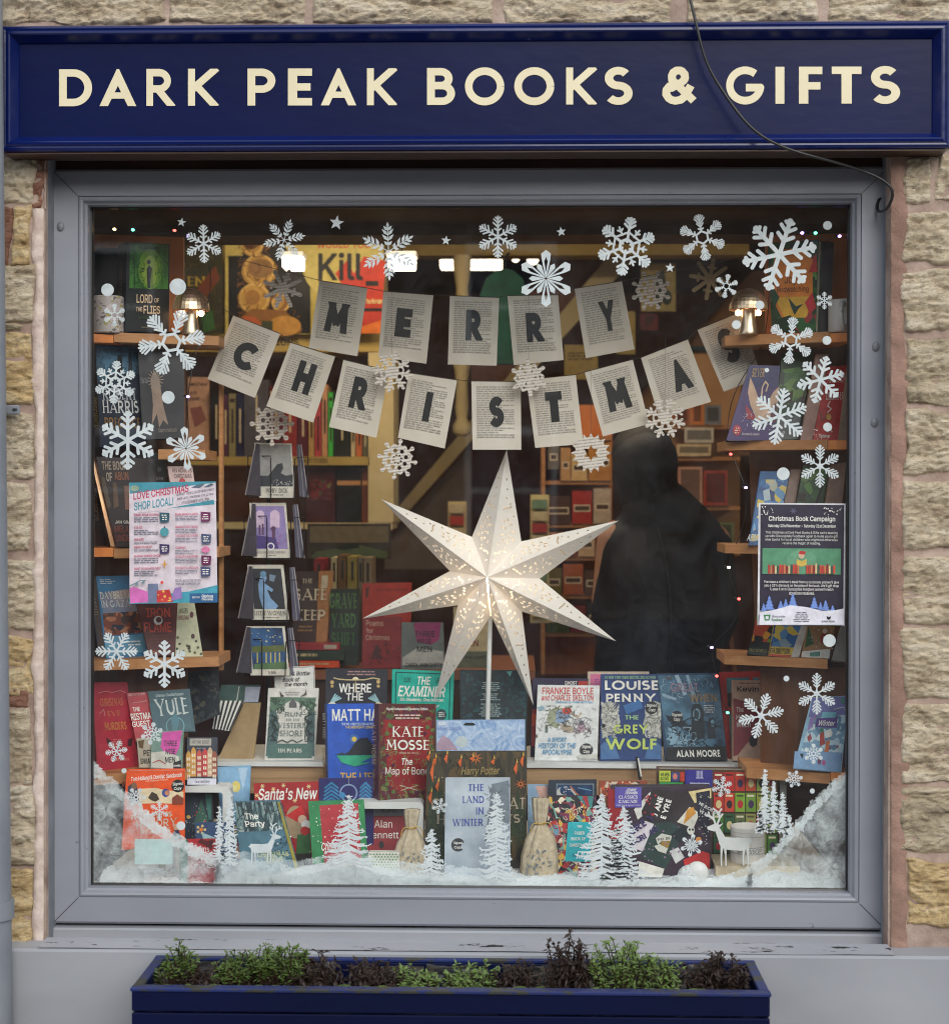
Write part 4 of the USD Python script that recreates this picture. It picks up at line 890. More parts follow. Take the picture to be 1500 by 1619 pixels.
# cards on the right wall shelf
Yc = 2.2
cs = thing('card_shelf', 'tan shelf unit of pale cards right of the dark coat', 'shelf', P(1100, 900, Yc))
for y in (672, 722, 800, 872): part(cs, 'shelf', B3(1062, 1170, y, y + 6, Yc, .2), 'wood_shelf')
part(cs, 'back_panel', B3(1062, 1170, 560, 878, Yc + .2, .02), 'plaster_tan')
for (a, b, y0, y1, nm, col) in [(1082, 1128, 676, 700, 'white framed', (206, 196, 180)), (1070, 1124, 702, 721, 'cream landscape', (214, 190, 150)), (1064, 1090, 636, 671, 'rust', (170, 90, 44)), (1092, 1112, 630, 671, 'orange', (206, 120, 60)), (1114, 1140, 640, 671, 'grey blue', (120, 120, 124)), (1072, 1110, 738, 799, 'pale pink', (200, 150, 130)), (1112, 1150, 744, 799, 'red flowered', (170, 66, 50)), (1064, 1098, 816, 871, 'brown', (110, 60, 36)), (1100, 1128, 820, 871, 'terracotta', (170, 84, 40)), (1130, 1160, 826, 871, 'sage', (110, 120, 80))]:
    t = thing('greeting_card', nm + ' greeting card standing on the tan shelf unit', 'card', P((a + b) / 2, y1, Yc - .01)); part(t, 'card', B3(a, b, y0, y1, Yc - .01, .01), col)
    S = Face(R4(a, y0, b, y1), P(a, y1, Yc - .01), np.array([0, -1.0, 0])); S.put(t, ('r', a + 4, y0 + 4, b - 4, y1 - 5, tuple(int(c * .6) for c in col)))
# framed print, notices
sheet('framed_print', 'cream print with dark figures hanging behind the pale paper snowflake', 'print', R4(1013, 416, 1068, 492), 2.6, col=(190, 172, 104), art=[('p', [(1038, 430), (1050, 426), (1054, 460), (1042, 488), (1034, 470)], (50, 60, 50)), ('e', 1054, 470, 8, 12, (44, 62, 52))])
sheet('wall_notice', 'yellow notice hanging below the letter R page', 'notice', R4(892, 545, 945, 600), 2.5, col=(176, 152, 80), art=[('lines', 898, 556, 938, 570, 3, (80, 66, 40))])
sheet('wall_notice', 'yellow notice peeping out right of the letter Y page', 'notice', R4(975, 492, 1004, 560), 2.5, col=(176, 152, 80))
sheet('wall_notice', 'small red notice with a dark letter between the Y page and slope', 'notice', R4(1012, 496, 1040, 522), 2.6, col=(120, 22, 22), art=[('p', [(1018, 500), (1036, 498), (1030, 512), (1020, 516)], (70, 8, 10))])
# green top on a hanger
g = thing('green_top', 'dark green short sleeved top hanging in the dim shop behind the bunting', 'clothing', P(800, 600, 2.0))
part(g, 'garment', poly3([(757, 470), (768, 440), (784, 428), (800, 424), (812, 428), (826, 440), (836, 470), (824, 478), (822, 575), (770, 575), (770, 480)], 2.0, .05), 'green_cloth')
part(g, 'hanger', tube(spline([P(772, 436, 2.02), P(798, 418, 2.02), P(800, 404, 2.02), P(806, 400, 2.02)], 20), .004, 6), 'black_wire')
# display counter with standing books
Yd = 1.05; ZD = P(600, 1058, Yd)[2]
dc = thing('display_counter', 'dark wooden counter behind the window carrying standing books', 'counter', (P(620, 1000, Yd)[0], Yd + .2, RZ0))
part(dc, 'counter_top', box(P(445, 1000, Yd)[0], P(846, 1000, Yd)[0], Yd - .02, Yd + .45, ZD - .03, ZD), 'wood_panel')
part(dc, 'counter_body', box(P(450, 1000, Yd)[0], P(840, 1000, Yd)[0], Yd, Yd + .44, RZ0, ZD - .0305), 'wood_dark')
def back(label, q, col, art=(), d=Yd + .03, t=.03, dr=0., spine=None, dt=.02, name='display_book'): return book(name, label, 'book', q, d, t=t, dr=dr, dt=dt, col=col, art=art, spine=spine)
back('dark brown book with tall pale capitals left of the star stand', [(466, 903), (503, 903), (498, 1022), (462, 1022)], (64, 44, 38), [('t', 'THE', 478, 915, 494, 922, (206, 190, 160), 'f'), ('t', 'SAFE', 466, 931, 516, 949, (216, 200, 170), 'f'), ('t', 'KEEP', 464, 964, 514, 981, (216, 200, 170), 'f'), ('lines', 470, 988, 496, 1000, 2, (150, 110, 60), 'c')], d=Yd + .02)
back('tan spined upright book right of the dark brown one', [(504, 903), (526, 902), (516, 1018), (499, 1018)], (176, 118, 66), [('r', 508, 910, 518, 930, (206, 190, 160))], d=Yd + .03)
back('black book with jagged green capitals', [(523, 931), (567, 931), (566, 1052), (520, 1052)], (22, 34, 22), [('t', 'GRAVE', 521, 938, 564, 962, (74, 120, 50), 'f'), ('t', 'YARD', 524, 970, 562, 992, (74, 120, 50), 'f'), ('t', 'SHIFT', 524, 1000, 562, 1020, (54, 100, 44), 'f')], d=Yd + .01)
for (a, b, y0, nm, col) in [(496, 512, 884, 'crimson', (150, 30, 44)), (523, 533, 882, 'pale buff', (186, 166, 120)), (534, 548, 878, 'dark ochre', (110, 76, 36)), (549, 565, 880, 'mustard', (150, 130, 56)), (566, 574, 882, 'grey tan', (120, 106, 80)), (575, 588, 882, 'taupe', (136, 116, 88))]:
    r = thing('shelved_book', nm + ' spine in the back row behind the black green lettered book', 'book', P((a + b) / 2, 1050, Yd + .2)); part(r, 'cover', B3(a, b - .5, y0, 1056, Yd + .2, .15), col)
    S = Face(R4(a, y0, b, 1056), P(a, 1056, Yd + .2), np.array([0, -1.0, 0])); S.put(r, ('r', (a + b) / 2 - 2, y0 + 8, (a + b) / 2 + 2, y0 + 38, (50, 44, 36)))
sheet('landscape_picture', 'dim landscape picture propped over the back row of books', 'picture', R4(486, 828, 618, 884), Yd + .4, col=(70, 58, 42), art=[('p', [(500, 872), (540, 866), (570, 862), (612, 872), (612, 882), (490, 882)], (96, 110, 70)), ('p', [(528, 866), (546, 860), (566, 858), (568, 866), (540, 870)], (40, 52, 40)), ('r', 490, 832, 614, 858, (128, 112, 78))])
for (a, b, y0, y1, nm, col) in [(458, 536, 1018, 1028, 'red', (150, 44, 48)), (455, 544, 1029, 1044, 'dark green', (44, 56, 44)), (458, 536, 1045, 1056, 'orange red', (206, 74, 36))]:
    r = thing('stacked_book', nm + ' book lying flat in the stack under the dark brown book', 'book', P((a + b) / 2, y1, Yd - .03)); part(r, 'cover', B3(a, b, y0, y1 - .4, Yd - .03, .14), col)
    S = Face(R4(a, y0, b, y1), P(a, y1, Yd - .03), np.array([0, -1.0, 0])); S.put(r, ('r', a + 54, y0 + 1.5, b - 4, y1 - 2, (170, 156, 140))) if nm == 'red' else S.put(r, ('lines', a + 8, y0 + 2, b - 16, y1 - 3, 1, (180, 160, 120)))
PC = [('t', 'Poems', 579, 981, 606, 990, (206, 170, 150), 'r'), ('t', 'for', 579, 993, 590, 1001, (206, 170, 150), 'r'), ('t', 'Christmas', 578, 1004, 616, 1012, (206, 170, 150), 'r'), ('p', [(590, 1030), (596, 1018), (603, 1030), (599, 1032), (606, 1042), (588, 1042)], (70, 14, 16)), ('dots', 580, 1016, 630, 1052, 26, 2.2, (90, 18, 20))]
back('orange red book standing behind the left star point', [(573, 922), (650, 921), (648, 1040), (573, 1040)], (176, 44, 28), [('p', [(578, 930), (584, 928), (582, 944), (578, 946)], (90, 24, 18)), ('lines', 596, 930, 644, 936, 1, (140, 40, 26))], d=Yd + .08)
back('deep red book with dark holly print below the left star point', [(574, 975), (634, 975), (634, 1057), (572, 1057)], (136, 24, 26), PC, d=Yd)
TW = lambda x, y, s: [('p', [(x + 18 * s, y + 2 * s), (x + 58 * s, y), (x + 56 * s, y + 34 * s), (x + 44 * s, y + 46 * s), (x + 20 * s, y + 40 * s)], (196, 70, 140))]
back('grey snow scene book with a magenta patch, at the back of the window', [(635, 984), (700, 984), (703, 1058), (634, 1058)], (110, 118, 116), [('p', [(654, 985), (697, 984), (694, 1012), (680, 1020), (658, 1014)], (150, 44, 100)), ('p', [(636, 1040), (660, 1024), (700, 1030), (702, 1050), (636, 1052)], (190, 190, 184)), ('t', 'THREE', 656, 998, 687, 1007, (40, 20, 34)), ('t', 'WISE', 659, 1010, 682, 1018, (40, 20, 34)), ('t', 'MEN', 659, 1022, 683, 1031, (30, 24, 28)), ('t', 'CAROL ANN DUFFY', 641, 1048, 699, 1055, (30, 28, 28))], d=Yd)
back('cream book with a small red title partly behind the star', [(717, 960), (770, 960), (772, 1058), (716, 1058)], (190, 172, 132), [('t', 'EN', 742, 1012, 756, 1022, (120, 40, 30)), ('r', 717, 1030, 771, 1057, (100, 104, 84)), ('t', 'Emma Legatti', 728, 1036, 767, 1043, (40, 44, 36), 'i')], d=Yd + .05)
# A-frame easel at the right
t = thing('a_frame_board', 'dim brown A-frame board standing right of the dark coat', 'board', P(1120, 1060, 1.5))
part(t, 'panel', poly3([(1116, 905), (1140, 905), (1160, 1070), (1096, 1070)], 1.5, .03), 'wood_panel')
part(t, 'leg', poly3([(1112, 890), (1118, 890), (1096, 1090), (1090, 1090)], 1.48, .015), 'wood_shelf'); part(t, 'leg', poly3([(1140, 890), (1146, 890), (1168, 1090), (1162, 1090)], 1.48, .015), 'wood_shelf')

# ---------------------------------------------------------------- the person in the dark coat
def skin_of(chains, ref=.02, smooth=12):
    m = None
    for ch in chains:
        for (p, a), (q, b) in zip(ch, ch[1:]):
            s1 = manifold3d.Manifold.sphere(a, 20).translate(tuple(p)); s2 = manifold3d.Manifold.sphere(b, 20).translate(tuple(q))
            h = manifold3d.Manifold.batch_hull([s1, s2]); m = h if m is None else m + h
    m = m.refine_to_length(ref); mm = m.to_mesh(); tm = trimesh.Trimesh(mm.vert_properties[:, :3], mm.tri_verts, process=True)
    trimesh.smoothing.filter_taubin(tm, iterations=smooth)
    return tm
yP = 1.25
hd = P(1016, 734, yP); S_ = .0015 * 5.25 / 4
fl = RZ0
def J(px, py, dy=0.0): return P(px, py, yP) + np.array([0, dy, 0])
per = thing('person', 'person in a dark navy hooded coat standing inside with back turned', 'person', (J(1040, 1000)[0], yP, fl))
nk, ch, hp = J(1026, 800), J(1046, 900), np.array([J(1036, 1000)[0], yP, fl + .92])
bodyc = [[(hd + [0, .02, .02], .088), (hd + [-.005, .05, -.05], .07), (nk + [0, .01, .0], .058), (J(1040, 850), .11), (ch, .15), (hp, .15)],
         [(J(1044, 850), .09), (J(978, 856), .068), (J(962, 960), .055), (J(985, 1040, .16), .045)], [(J(1044, 850), .09), (J(1122, 860), .068), (J(1138, 970), .055), (J(1110, 1045, .16), .045)],
         [(hp + [-.08, 0, 0], .11), (hp + [-.09, 0, -.42], .07), (hp + [-.09, .01, -.84], .045), (hp + [-.09, .14, -.88], .035)], [(hp + [.08, 0, 0], .11), (hp + [.09, 0, -.42], .07), (hp + [.09, .01, -.84], .045), (hp + [.09, .14, -.88], .035)],
         [(hd + [0, .1, -.02], .03), (hd + [0, .125, -.03], .014)]]
part(per, 'body', skin_of(bodyc), 'skin', smooth=True)
part(per, 'hair', skin_of([[(hd + [0, .0, .035], .098), (hd + [0, -.015, -.02], .09), (hd + [0, -.02, -.09], .075)]], .02, 8), 'hair_dark', smooth=True)
coat = [[(hd + [.006, -.02, .012], .102), (hd + [.006, -.03, -.03], .098), (nk + [.01, -.02, .01], .078), (J(1040, 850), .13), (J(1046, 920), .19), (hp + [0, 0, -.05], .2), (hp + [0, 0, -.35], .21)],
        [(J(1040, 846), .12), (J(986, 862), .08), (J(970, 965), .072), (J(985, 1040, .12), .07)], [(J(1050, 806), .095), (J(1090, 834), .08), (J(1116, 866), .08)],
        [(nk + [.02, -.02, -.03], .11), (J(1114, 868), .088), (J(1128, 972), .078), (J(1110, 1045, .12), .07)]]
part(per, 'coat', skin_of(coat, .02, 8), 'coat_navy', smooth=True)
part(per, 'back_seam', tube(spline([nk + [.015, -.135, -.06], J(1046, 900, -.205), hp + [.01, -.215, -.05]], 16), .005, 6), 'coat_navy', smooth=True)
part(per, 'trousers', skin_of([[(hp + [-.09, 0, -.3], .1), (hp + [-.09, 0, -.45], .085), (hp + [-.09, .01, -.8], .065)], [(hp + [.09, 0, -.3], .1), (hp + [.09, 0, -.45], .085), (hp + [.09, .01, -.8], .065)]], .03, 4), 'coat_navy', smooth=True)
# ---------------------------------------------------------------- corner bookshelves at both sides of the window
def dL(x): return .11 + (x - 138) / 207 * .12
def dR(x): return .11 + (1341 - x) / 194 * .12
def board(xa, ya, xb, yb, df, th_px, depth=.17):
    """shelf board whose top front edge runs from pixel (xa, ya) to (xb, yb)"""
    A, B = P(xa, ya, df(xa)), P(xb, yb, df(xb)); z = (A[2] + B[2]) / 2; A[2] = B[2] = z
    th = th_px * .0015 * 1.04; dn = np.array([0, 0, th]); bk = np.array([0, depth, 0])
    return hexa(np.array([A, B, B - dn, A - dn]), np.array([A + bk, B + bk, B - dn + bk, A - dn + bk]))
def upright(pts, df, off, th, m, par, nm):
    a = np.array([P(x, y, df(x) + off) for x, y in pts]); b = a + [0, th, 0]
    part(par, nm, hexa(a, b), m)
LS = thing('corner_bookshelf', 'orange wood corner bookshelf at the left side of the window', 'bookshelf', P(240, 1240, .15))
for (xa, ya, xb, yb, th) in [(180, 525.5, 346, 531, 15), (250, 709, 324, 712, 16), (180, 865, 346, 869, 15), (132, 1040, 346, 1043, 16), (132, 1222, 296, 1220, 17)]:
    part(LS, 'shelf_board', board(xa, ya, xb, yb, dL, th), 'wood_shelf')
for (xa, ya, xb, yb, th) in [(132, 528, 179, 528, 13), (132, 866, 179, 867, 14)]:
    part(LS, 'shelf_board', board(xa, ya, xb, yb, dL, th), 'wood_orange')
upright([(128, 369), (290, 375), (290, 524), (128, 526)], dL, .172, .015, 'wood_orange', LS, 'back_panel')
upright([(128, 545), (292, 545), (296, 1222), (128, 1222)], dL, .174, .015, 'wood_brown', LS, 'back_panel')
upright([(346, 545), (352, 545), (352, 1060), (346, 1060)], lambda x: .2, .165, .02, 'wood_shelf', LS, 'side_post')
RS = thing('corner_bookshelf', 'orange wood corner bookshelf at the right side of the window', 'bookshelf', P(1250, 1240, .15))
for (xa, ya, xb, yb, th) in [(1146, 529, 1311, 525.5, 16), (1146, 697, 1308, 695, 15), (1146, 863, 1310, 861, 14), (1145, 1036, 1308, 1042, 15), (1180, 1216, 1312, 1222, 16)]:
    part(RS, 'shelf_board', board(xa, ya, xb, yb, dR, th), 'wood_shelf')
for (xa, ya, xb, yb, th) in [(1312, 526, 1346, 526, 14), (1309, 696, 1346, 696, 14), (1313, 1222, 1346, 1222, 14)]:
    part(RS, 'shelf_board', board(xa, ya, xb, yb, dR, th), 'wood_orange')
upright([(1210, 372), (1350, 368), (1350, 526), (1210, 528)], dR, .172, .015, 'wood_orange', RS, 'back_panel')
upright([(1180, 545), (1350, 545), (1350, 1056), (1196, 1056)], dR, .174, .015, 'wood_brown', RS, 'back_panel')
upright([(1203, 1056), (1350, 1056), (1350, 1222), (1203, 1218)], dR, .10, .015, 'wood_brown', RS, 'back_panel')

BKT = 'book'
def pb(label, q, d, col, art=(), **k): return book('paperback_book', label, BKT, q, d, col=col, art=art, hard=False, **k)
def hb(label, q, d, col, art=(), **k): return book('hardback_book', label, BKT, q, d, col=col, art=art, **k)
WH = (236, 234, 228); CR = (232, 222, 190); BLK = (22, 22, 26); GD = (206, 166, 84)

# ---- left shelf, top tier
t = thing('dark_book_sleeve', 'dark rounded sleeve standing behind the green figure book', 'box', P(165, 526, .22))
part(t, 'sleeve', slab_px(Polygon([(146, 402), (152, 394), (160, 391), (186, 392), (186, 527), (146, 527)]), .235, .03), (34, 24, 20))
hb('black book with a glowing green forest and small dark figure, top left shelf', [(201, 382), (268, 385.5), (267, 524), (198, 524)], .15, (30, 30, 30), [
    ('r', 205, 385, 266, 456, 'glow_green'), ('e', 238, 425, 19, 32, (116, 158, 48)), ('e', 237, 428, 12, 24, (152, 176, 66)), ('k', 206, 396, 228, 454, 40, 1.0, (30, 70, 30)), ('k', 246, 392, 265, 454, 40, 1.0, (70, 124, 44)), ('t', 'WILLIAM GOLDING', 219, 389.5, 251, 394, (24, 40, 22)),
    ('p', [(232, 424), (236, 419), (240, 424), (238.5, 440), (237.5, 455), (233.5, 455), (232.5, 440)], (40, 44, 34)), ('e', 235.5, 414, 3, 3.5, (60, 56, 44)), ('l', [(240.5, 422), (240.5, 456)], .8, (50, 56, 40)),
    ('l', [(254, 412), (257, 450)], 1.6, (60, 110, 40)), ('l', [(212, 410), (213, 450)], 1.5, (24, 60, 24)),
    ('t', 'LORD', 216, 465, 241, 479, (236, 206, 170)), ('t', 'OF', 244, 471, 251.5, 478, (236, 206, 170)), ('t', 'THE', 215, 485, 225, 492, (236, 206, 170)), ('t', 'FLIES', 227, 483, 253, 496, (236, 206, 170)), ('t', 'THE GRAPHIC NOVEL', 218, 500, 246, 504, (60, 80, 40)), ('l', [(224, 517), (238, 517)], .8, (160, 150, 120))],
   t=.05, dr=.075, dt=.01, spine=(20, 24, 34), sart=[('st', 'LORD OF THE FLIES', 188, 421, 193, 470, (96, 84, 70))], pages=(60, 56, 50))
t = thing('twig_print_jar', 'pinkish grey jar printed with fine twigs on the top left shelf', 'jar', P(171, 528, .13))
c = P(171, 528, .155); rj = .0385
part(t, 'jar_body', lathe([(0.0001, 0), (rj - .003, 0), (rj, .003), (rj, .090), (rj - .003, .093), (rj - .006, .09), (rj - .006, .02)], c, 36), 'twigs', smooth=40)
def mushroom(label, cx, ytop, yrim, ybot, d, rx, stem):
    c = P(cx, ybot, d); zt = P(cx, ytop, d)[2]; zr = P(cx, yrim, d)[2]; R = rx * .0015 * (4 + d) / 4; rs = stem * .0015 * (4 + d) / 4
    t = thing('mushroom_ornament', label, 'ornament', c)
    H = zt - zr; n = 30; ang = np.linspace(0, 2 * np.pi, n, endpoint=False); rows = 9; vs, fs = [], []
    for i in range(rows + 1):
        th = i / rows * math.pi / 2
        for a in ang: vs.append((c[0] + R * math.cos(th) * math.cos(a), c[1] + R * math.cos(th) * math.sin(a), zr + H * math.sin(th)))
    vs = np.array(vs); out = []
    for i in range(rows):
        for j in range(n):
            k = (j + 1) % n; q = vs[[i * n + j, i * n + k, (i + 1) * n + k, (i + 1) * n + j]]
            m = q.mean(0); out.append(hexa(m + (q - m) * .9 + (m - [c[0], c[1], zr]) * .02, m + (q - m) * .9 - (m - [c[0], c[1], zr]) * .05))
    part(t, 'cap', lathe([(R * math.cos(a) * .985, zr - c[2] + H * math.sin(a) * .985) for a in np.linspace(0, math.pi / 2 - .01, 12)] + [(.0001, zr - c[2] + H * .985)], c, 30), 'chrome_disco', smooth=True)
    part(t, 'mirror_tiles', cat_(out), 'chrome_disco', kind='stuff')
    part(t, 'cap_underside', lathe([(R * .985, zr - c[2]), (R * .8, zr - c[2] + .004), (rs * .8, zr - c[2] + .008)], c, 30), 'copper_foil', smooth=True)
    hz = zr - c[2]
    part(t, 'bulb', cat_([trimesh.creation.icosphere(2, .008).apply_translation(c + [R * .55 * math.cos(q_), R * .55 * math.sin(q_), hz - .006]) for q_ in (.3, 1.57, 2.84)]), 'warm_lamp')
    part(t, 'stem', lathe([(.0001, 0), (rs * 1.05, 0), (rs * 1.1, .006), (rs * .95, hz * .3), (rs * .78, hz * .65), (rs * .8, hz * 1.02)], c, 28), 'chrome_disco', smooth=40)
mushroom('copper mirrored mushroom ornament on the top left shelf', 302, 456, 491, 529, .21, 29, 13)
mushroom('copper mirrored mushroom ornament on the top right shelf', 1183, 456, 490, 529, .2, 30, 14)
# ---- left shelf, second tier
hb('dark blue city thriller with a hatted silhouette on the second left shelf', [(151, 545), (216, 548), (229, 704), (158, 706)], .15, (42, 58, 76), [
    ('p', [(152, 546), (216, 549), (219, 590), (153, 590)], 'paint_teal_blue'), ('p', [(154, 596), (222, 590), (229, 704), (158, 706)], (30, 38, 56)), ('p', [(186, 562), (190, 560), (193, 566), (194, 588), (184, 588)], BLK), ('p', [(203, 562), (205, 552), (208, 562), (210, 592), (203, 592)], (30, 36, 44)), ('p', [(152, 570), (166, 575), (167, 600), (154, 600)], (50, 84, 104)),
    ('k', 154, 552, 218, 600, 40, .9, (28, 38, 50)), ('t', 'ROBERT', 162, 613, 215, 632, (176, 180, 188), 'f'), ('t', 'HARRIS', 162, 633, 219, 653, (206, 206, 206), 'f'), ('t', 'PRECIPICE', 165, 660, 222, 676, (150, 110, 60), 'f')],
   t=.045, dr=.08, dt=.015, spine=(26, 34, 44), sart=[('st', 'ROBERT HARRIS', 138, 578, 147, 630, (170, 160, 130), 'f'), ('st', 'PRECIPICE', 146, 628, 154, 676, (170, 150, 90), 'f')], pages=(90, 86, 80))
hb('black book with a pale spiky feathered figure on the second left shelf', [(218, 553), (291, 550), (292, 692), (226, 695)], .2, (30, 28, 38), [
    ('p', [(238, 600), (244, 586), (252, 600), (258, 640), (266, 672), (258, 664), (252, 676), (248, 654), (240, 672), (242, 640)], (150, 126, 110)), ('x', unary_union([LineString([(246, 600), (246 + 12 * math.cos(a), 600 + 16 * math.sin(a))]).buffer(.7) for a in np.linspace(0, 6.28, 18)]), (150, 134, 120)),
    ('t', 'This Sun', 222, 596, 234, 606, (120, 116, 120), 'i'), ('t', 'Starnoneback', 250, 676, 280, 683, (120, 110, 104), 'f')], dr=.03, dt=.015, t=.03)
# ---- left shelf, third tier
hb('dark gothic book with tan capitals beside a copper strip on the third left shelf', [(152, 722), (262, 726), (262, 862), (178, 865)], .16, (44, 28, 28), [
    ('t', 'THE BOOK', 161, 729, 200, 743, (170, 150, 130)), ('t', 'OF', 168, 747, 177, 761, (190, 176, 160)), ('t', 'ABUN', 181, 746, 203, 759, (150, 90, 60)), ('p', [(160, 752), (166, 756), (176, 800), (168, 806), (162, 780)], (90, 76, 60)), ('p', [(178, 762), (184, 764), (188, 800), (180, 804)], (96, 72, 50)), ('p', [(196, 768), (206, 768), (208, 806), (198, 806)], (120, 80, 64)), ('t', 'JAN GRADE', 182, 823, 214, 828, (200, 190, 180)), ('t', 'MELANCHOLY', 181, 831, 240, 842, (120, 56, 40)), ('t', 'UNDERCOVER', 183, 845, 240, 856, (120, 56, 40))],
   dr=.07, dt=.02, t=.04, spine=(52, 26, 30), sart=[('st', 'MELANCHOLY UNDERCOVER', 146, 762, 154, 824, (190, 170, 160))])
a, b = P(142, 717, .15), P(175, 864, .148)
solo('copper_strip', hexa(np.array([a, a + [.005, .004, 0], b + [.009, .004, 0], b]), np.array([a, a + [.005, .004, 0], b + [.009, .004, 0], b]) + [.002, .012, 0]), 'copper_foil', 'shining copper bookmark strip leaning on the gothic book', 'bookmark')
pb('black book with small white capitals behind the left poster', [(210, 716), (262, 716), (264, 862), (212, 862)], .235, (24, 22, 26), [('t', 'THEATRE OF THE WEATHER', 220, 754, 258, 759, (150, 140, 140), 'r'), ('e', 252, 742, 3.5, 4, (80, 76, 80))], t=.02)
pb('pale pink festive book leaning behind the top corner of the left poster', [(265, 737), (304, 737), (322, 864), (284, 864)], .2, (206, 176, 172), [('t', 'AN ADULTS', 272, 740, 303, 747, (96, 60, 66)), ('t', 'CHRISTMAS', 275, 749, 303, 756, (96, 60, 66)), ('e', 288, 761, 5, 5, (176, 30, 36))], t=.02, dr=.02)
# ---- left shelf, fourth tier
hb('blue and peach skyline book on the fourth left shelf', [(152, 911), (204, 910), (235, 1039), (168, 1042)], .155, (56, 116, 160), [
    ('p', [(158, 938), (210, 930), (222, 975), (166, 985)], 'sky_dusk'), ('p', [(162, 970), (222, 966), (228, 1000), (166, 1006)], 'terraces'), ('p', [(165, 1008), (229, 1002), (234, 1030), (168, 1040)], (96, 150, 180)), ('p', [(186, 972), (188, 968), (191, 972), (192, 984), (186, 985)], (120, 66, 44)),
    ('lines', 158, 915, 182, 924, 3, (190, 200, 210)), ('t', 'DAYBREAK', 158, 935, 208, 947, (214, 206, 190), 'f'), ('t', 'IN GAZA', 160, 949, 206, 960, (206, 206, 206), 'f'), ('lines', 202, 1012, 222, 1022, 2, (220, 220, 220))], dr=.085, dt=.03, t=.035, spine=(120, 116, 120), sart=[('st', 'DAYBREAK IN GAZA', 141, 920, 151, 974, (206, 214, 220), 'f')])
hb('dark red book with orange red capitals under the left poster', [(210, 926), (282, 926), (277, 1036), (236, 1037)], .19, (88, 22, 22), [('t', 'IRON', 231, 961, 269, 976, (190, 62, 36)), ('t', 'FLAME', 228, 984, 271, 1000, (190, 62, 36)), ('x', Point(250, 981).buffer(7).difference(Point(251, 980).buffer(4.5)), (210, 206, 200)), ('lines', 234, 1003, 270, 1018, 3, (110, 50, 30), 'c'), ('t', 'REBECCA YARROS', 234, 1029, 270, 1034, (190, 120, 70), 'f')], dr=.02, dt=.02)
pb('slim cream book edged with dark green leaves, lower end of the left poster', [(280, 926), (303, 925), (321, 1038), (277, 1039)], .215, (206, 206, 172), [('t', 'ANGERS', 282, 962, 297, 970, (60, 66, 56), 'f'), ('t', 'CHRISTMAS', 281, 973, 299, 980, (150, 80, 90)), ('e', 303, 972, 3, 5, (110, 50, 70)), ('e', 305, 1006, 3, 4, (84, 50, 60)), ('x', unary_union([Point(x, y).buffer(2.0) for x, y in [(281, 1008), (284, 1018), (280, 1026), (290, 1030), (310, 1014), (313, 1024), (308, 1032), (300, 1030), (318, 1034), (296, 1021)]]), (70, 84, 54)), ('e', 299, 1024, 2.5, 4, (60, 40, 30))], dr=.02, dt=.03)

# ---- right shelf, top tier
hb('orange and green jungle book with a hummingbird on the top right shelf', [(1213, 384), (1294, 378), (1289, 525), (1220, 524)], .2, (36, 70, 36), [
    ('p', [(1214, 386), (1293, 380), (1289, 524), (1221, 523)], 'jungle'), ('p', [(1226, 394), (1270, 392), (1284, 410), (1285, 470), (1276, 500), (1236, 502), (1224, 480), (1222, 420)], (214, 124, 44)), ('p', [(1224, 470), (1284, 468), (1274, 502), (1240, 502)], (214, 164, 56)), ('t', 'The', 1245, 416, 1258, 425, (52, 34, 26), 'r'), ('t', 'Joy of', 1240, 434, 1274, 451, (52, 34, 26), 'r'), ('t', 'Birdwatching', 1228, 452, 1278, 464, (60, 36, 26), 'r'),
    ('p', [(1246, 470), (1258, 484), (1270, 480), (1262, 488), (1256, 498), (1250, 484)], (40, 60, 50)), ('p', [(1272, 478), (1284, 462), (1290, 486), (1280, 496)], (190, 40, 50)), ('p', [(1278, 430), (1290, 400), (1292, 430)], (180, 44, 40)), ('p', [(1219, 448), (1232, 470), (1222, 490)], (30, 70, 44)), ('p', [(1225, 505), (1250, 498), (1258, 523), (1226, 523)], (20, 50, 30))], dr=-.05, dt=.01, t=.03, spine=(46, 36, 66))
pb('dark plum book standing edge on beside the hummingbird book', [(1296, 380), (1318, 383), (1312, 526), (1291, 526)], .2, (40, 30, 44), t=.03)
t = thing('ceramic_mug', 'white ceramic mug with its handle forward at the right end of the top shelf', 'mug', P(1330, 527, .16))
c = P(1336, 526, .17); r_ = .042
part(t, 'mug_body', lathe([(.0001, 0), (r_ - .004, 0), (r_, .005), (r_, .078), (r_ - .002, .08), (r_ - .004, .078), (r_ - .004, .01)], c, 40), 'ceramic', smooth=40)
part(t, 'handle', tube(spline([c + [-.012, -r_, .066], c + [-.022, -r_ - .024, .06], c + [-.024, -r_ - .03, .036], c + [-.018, -r_ - .02, .014], c + [-.008, -r_ + .002, .012]], 24), .0065, 12), 'ceramic', smooth=True)
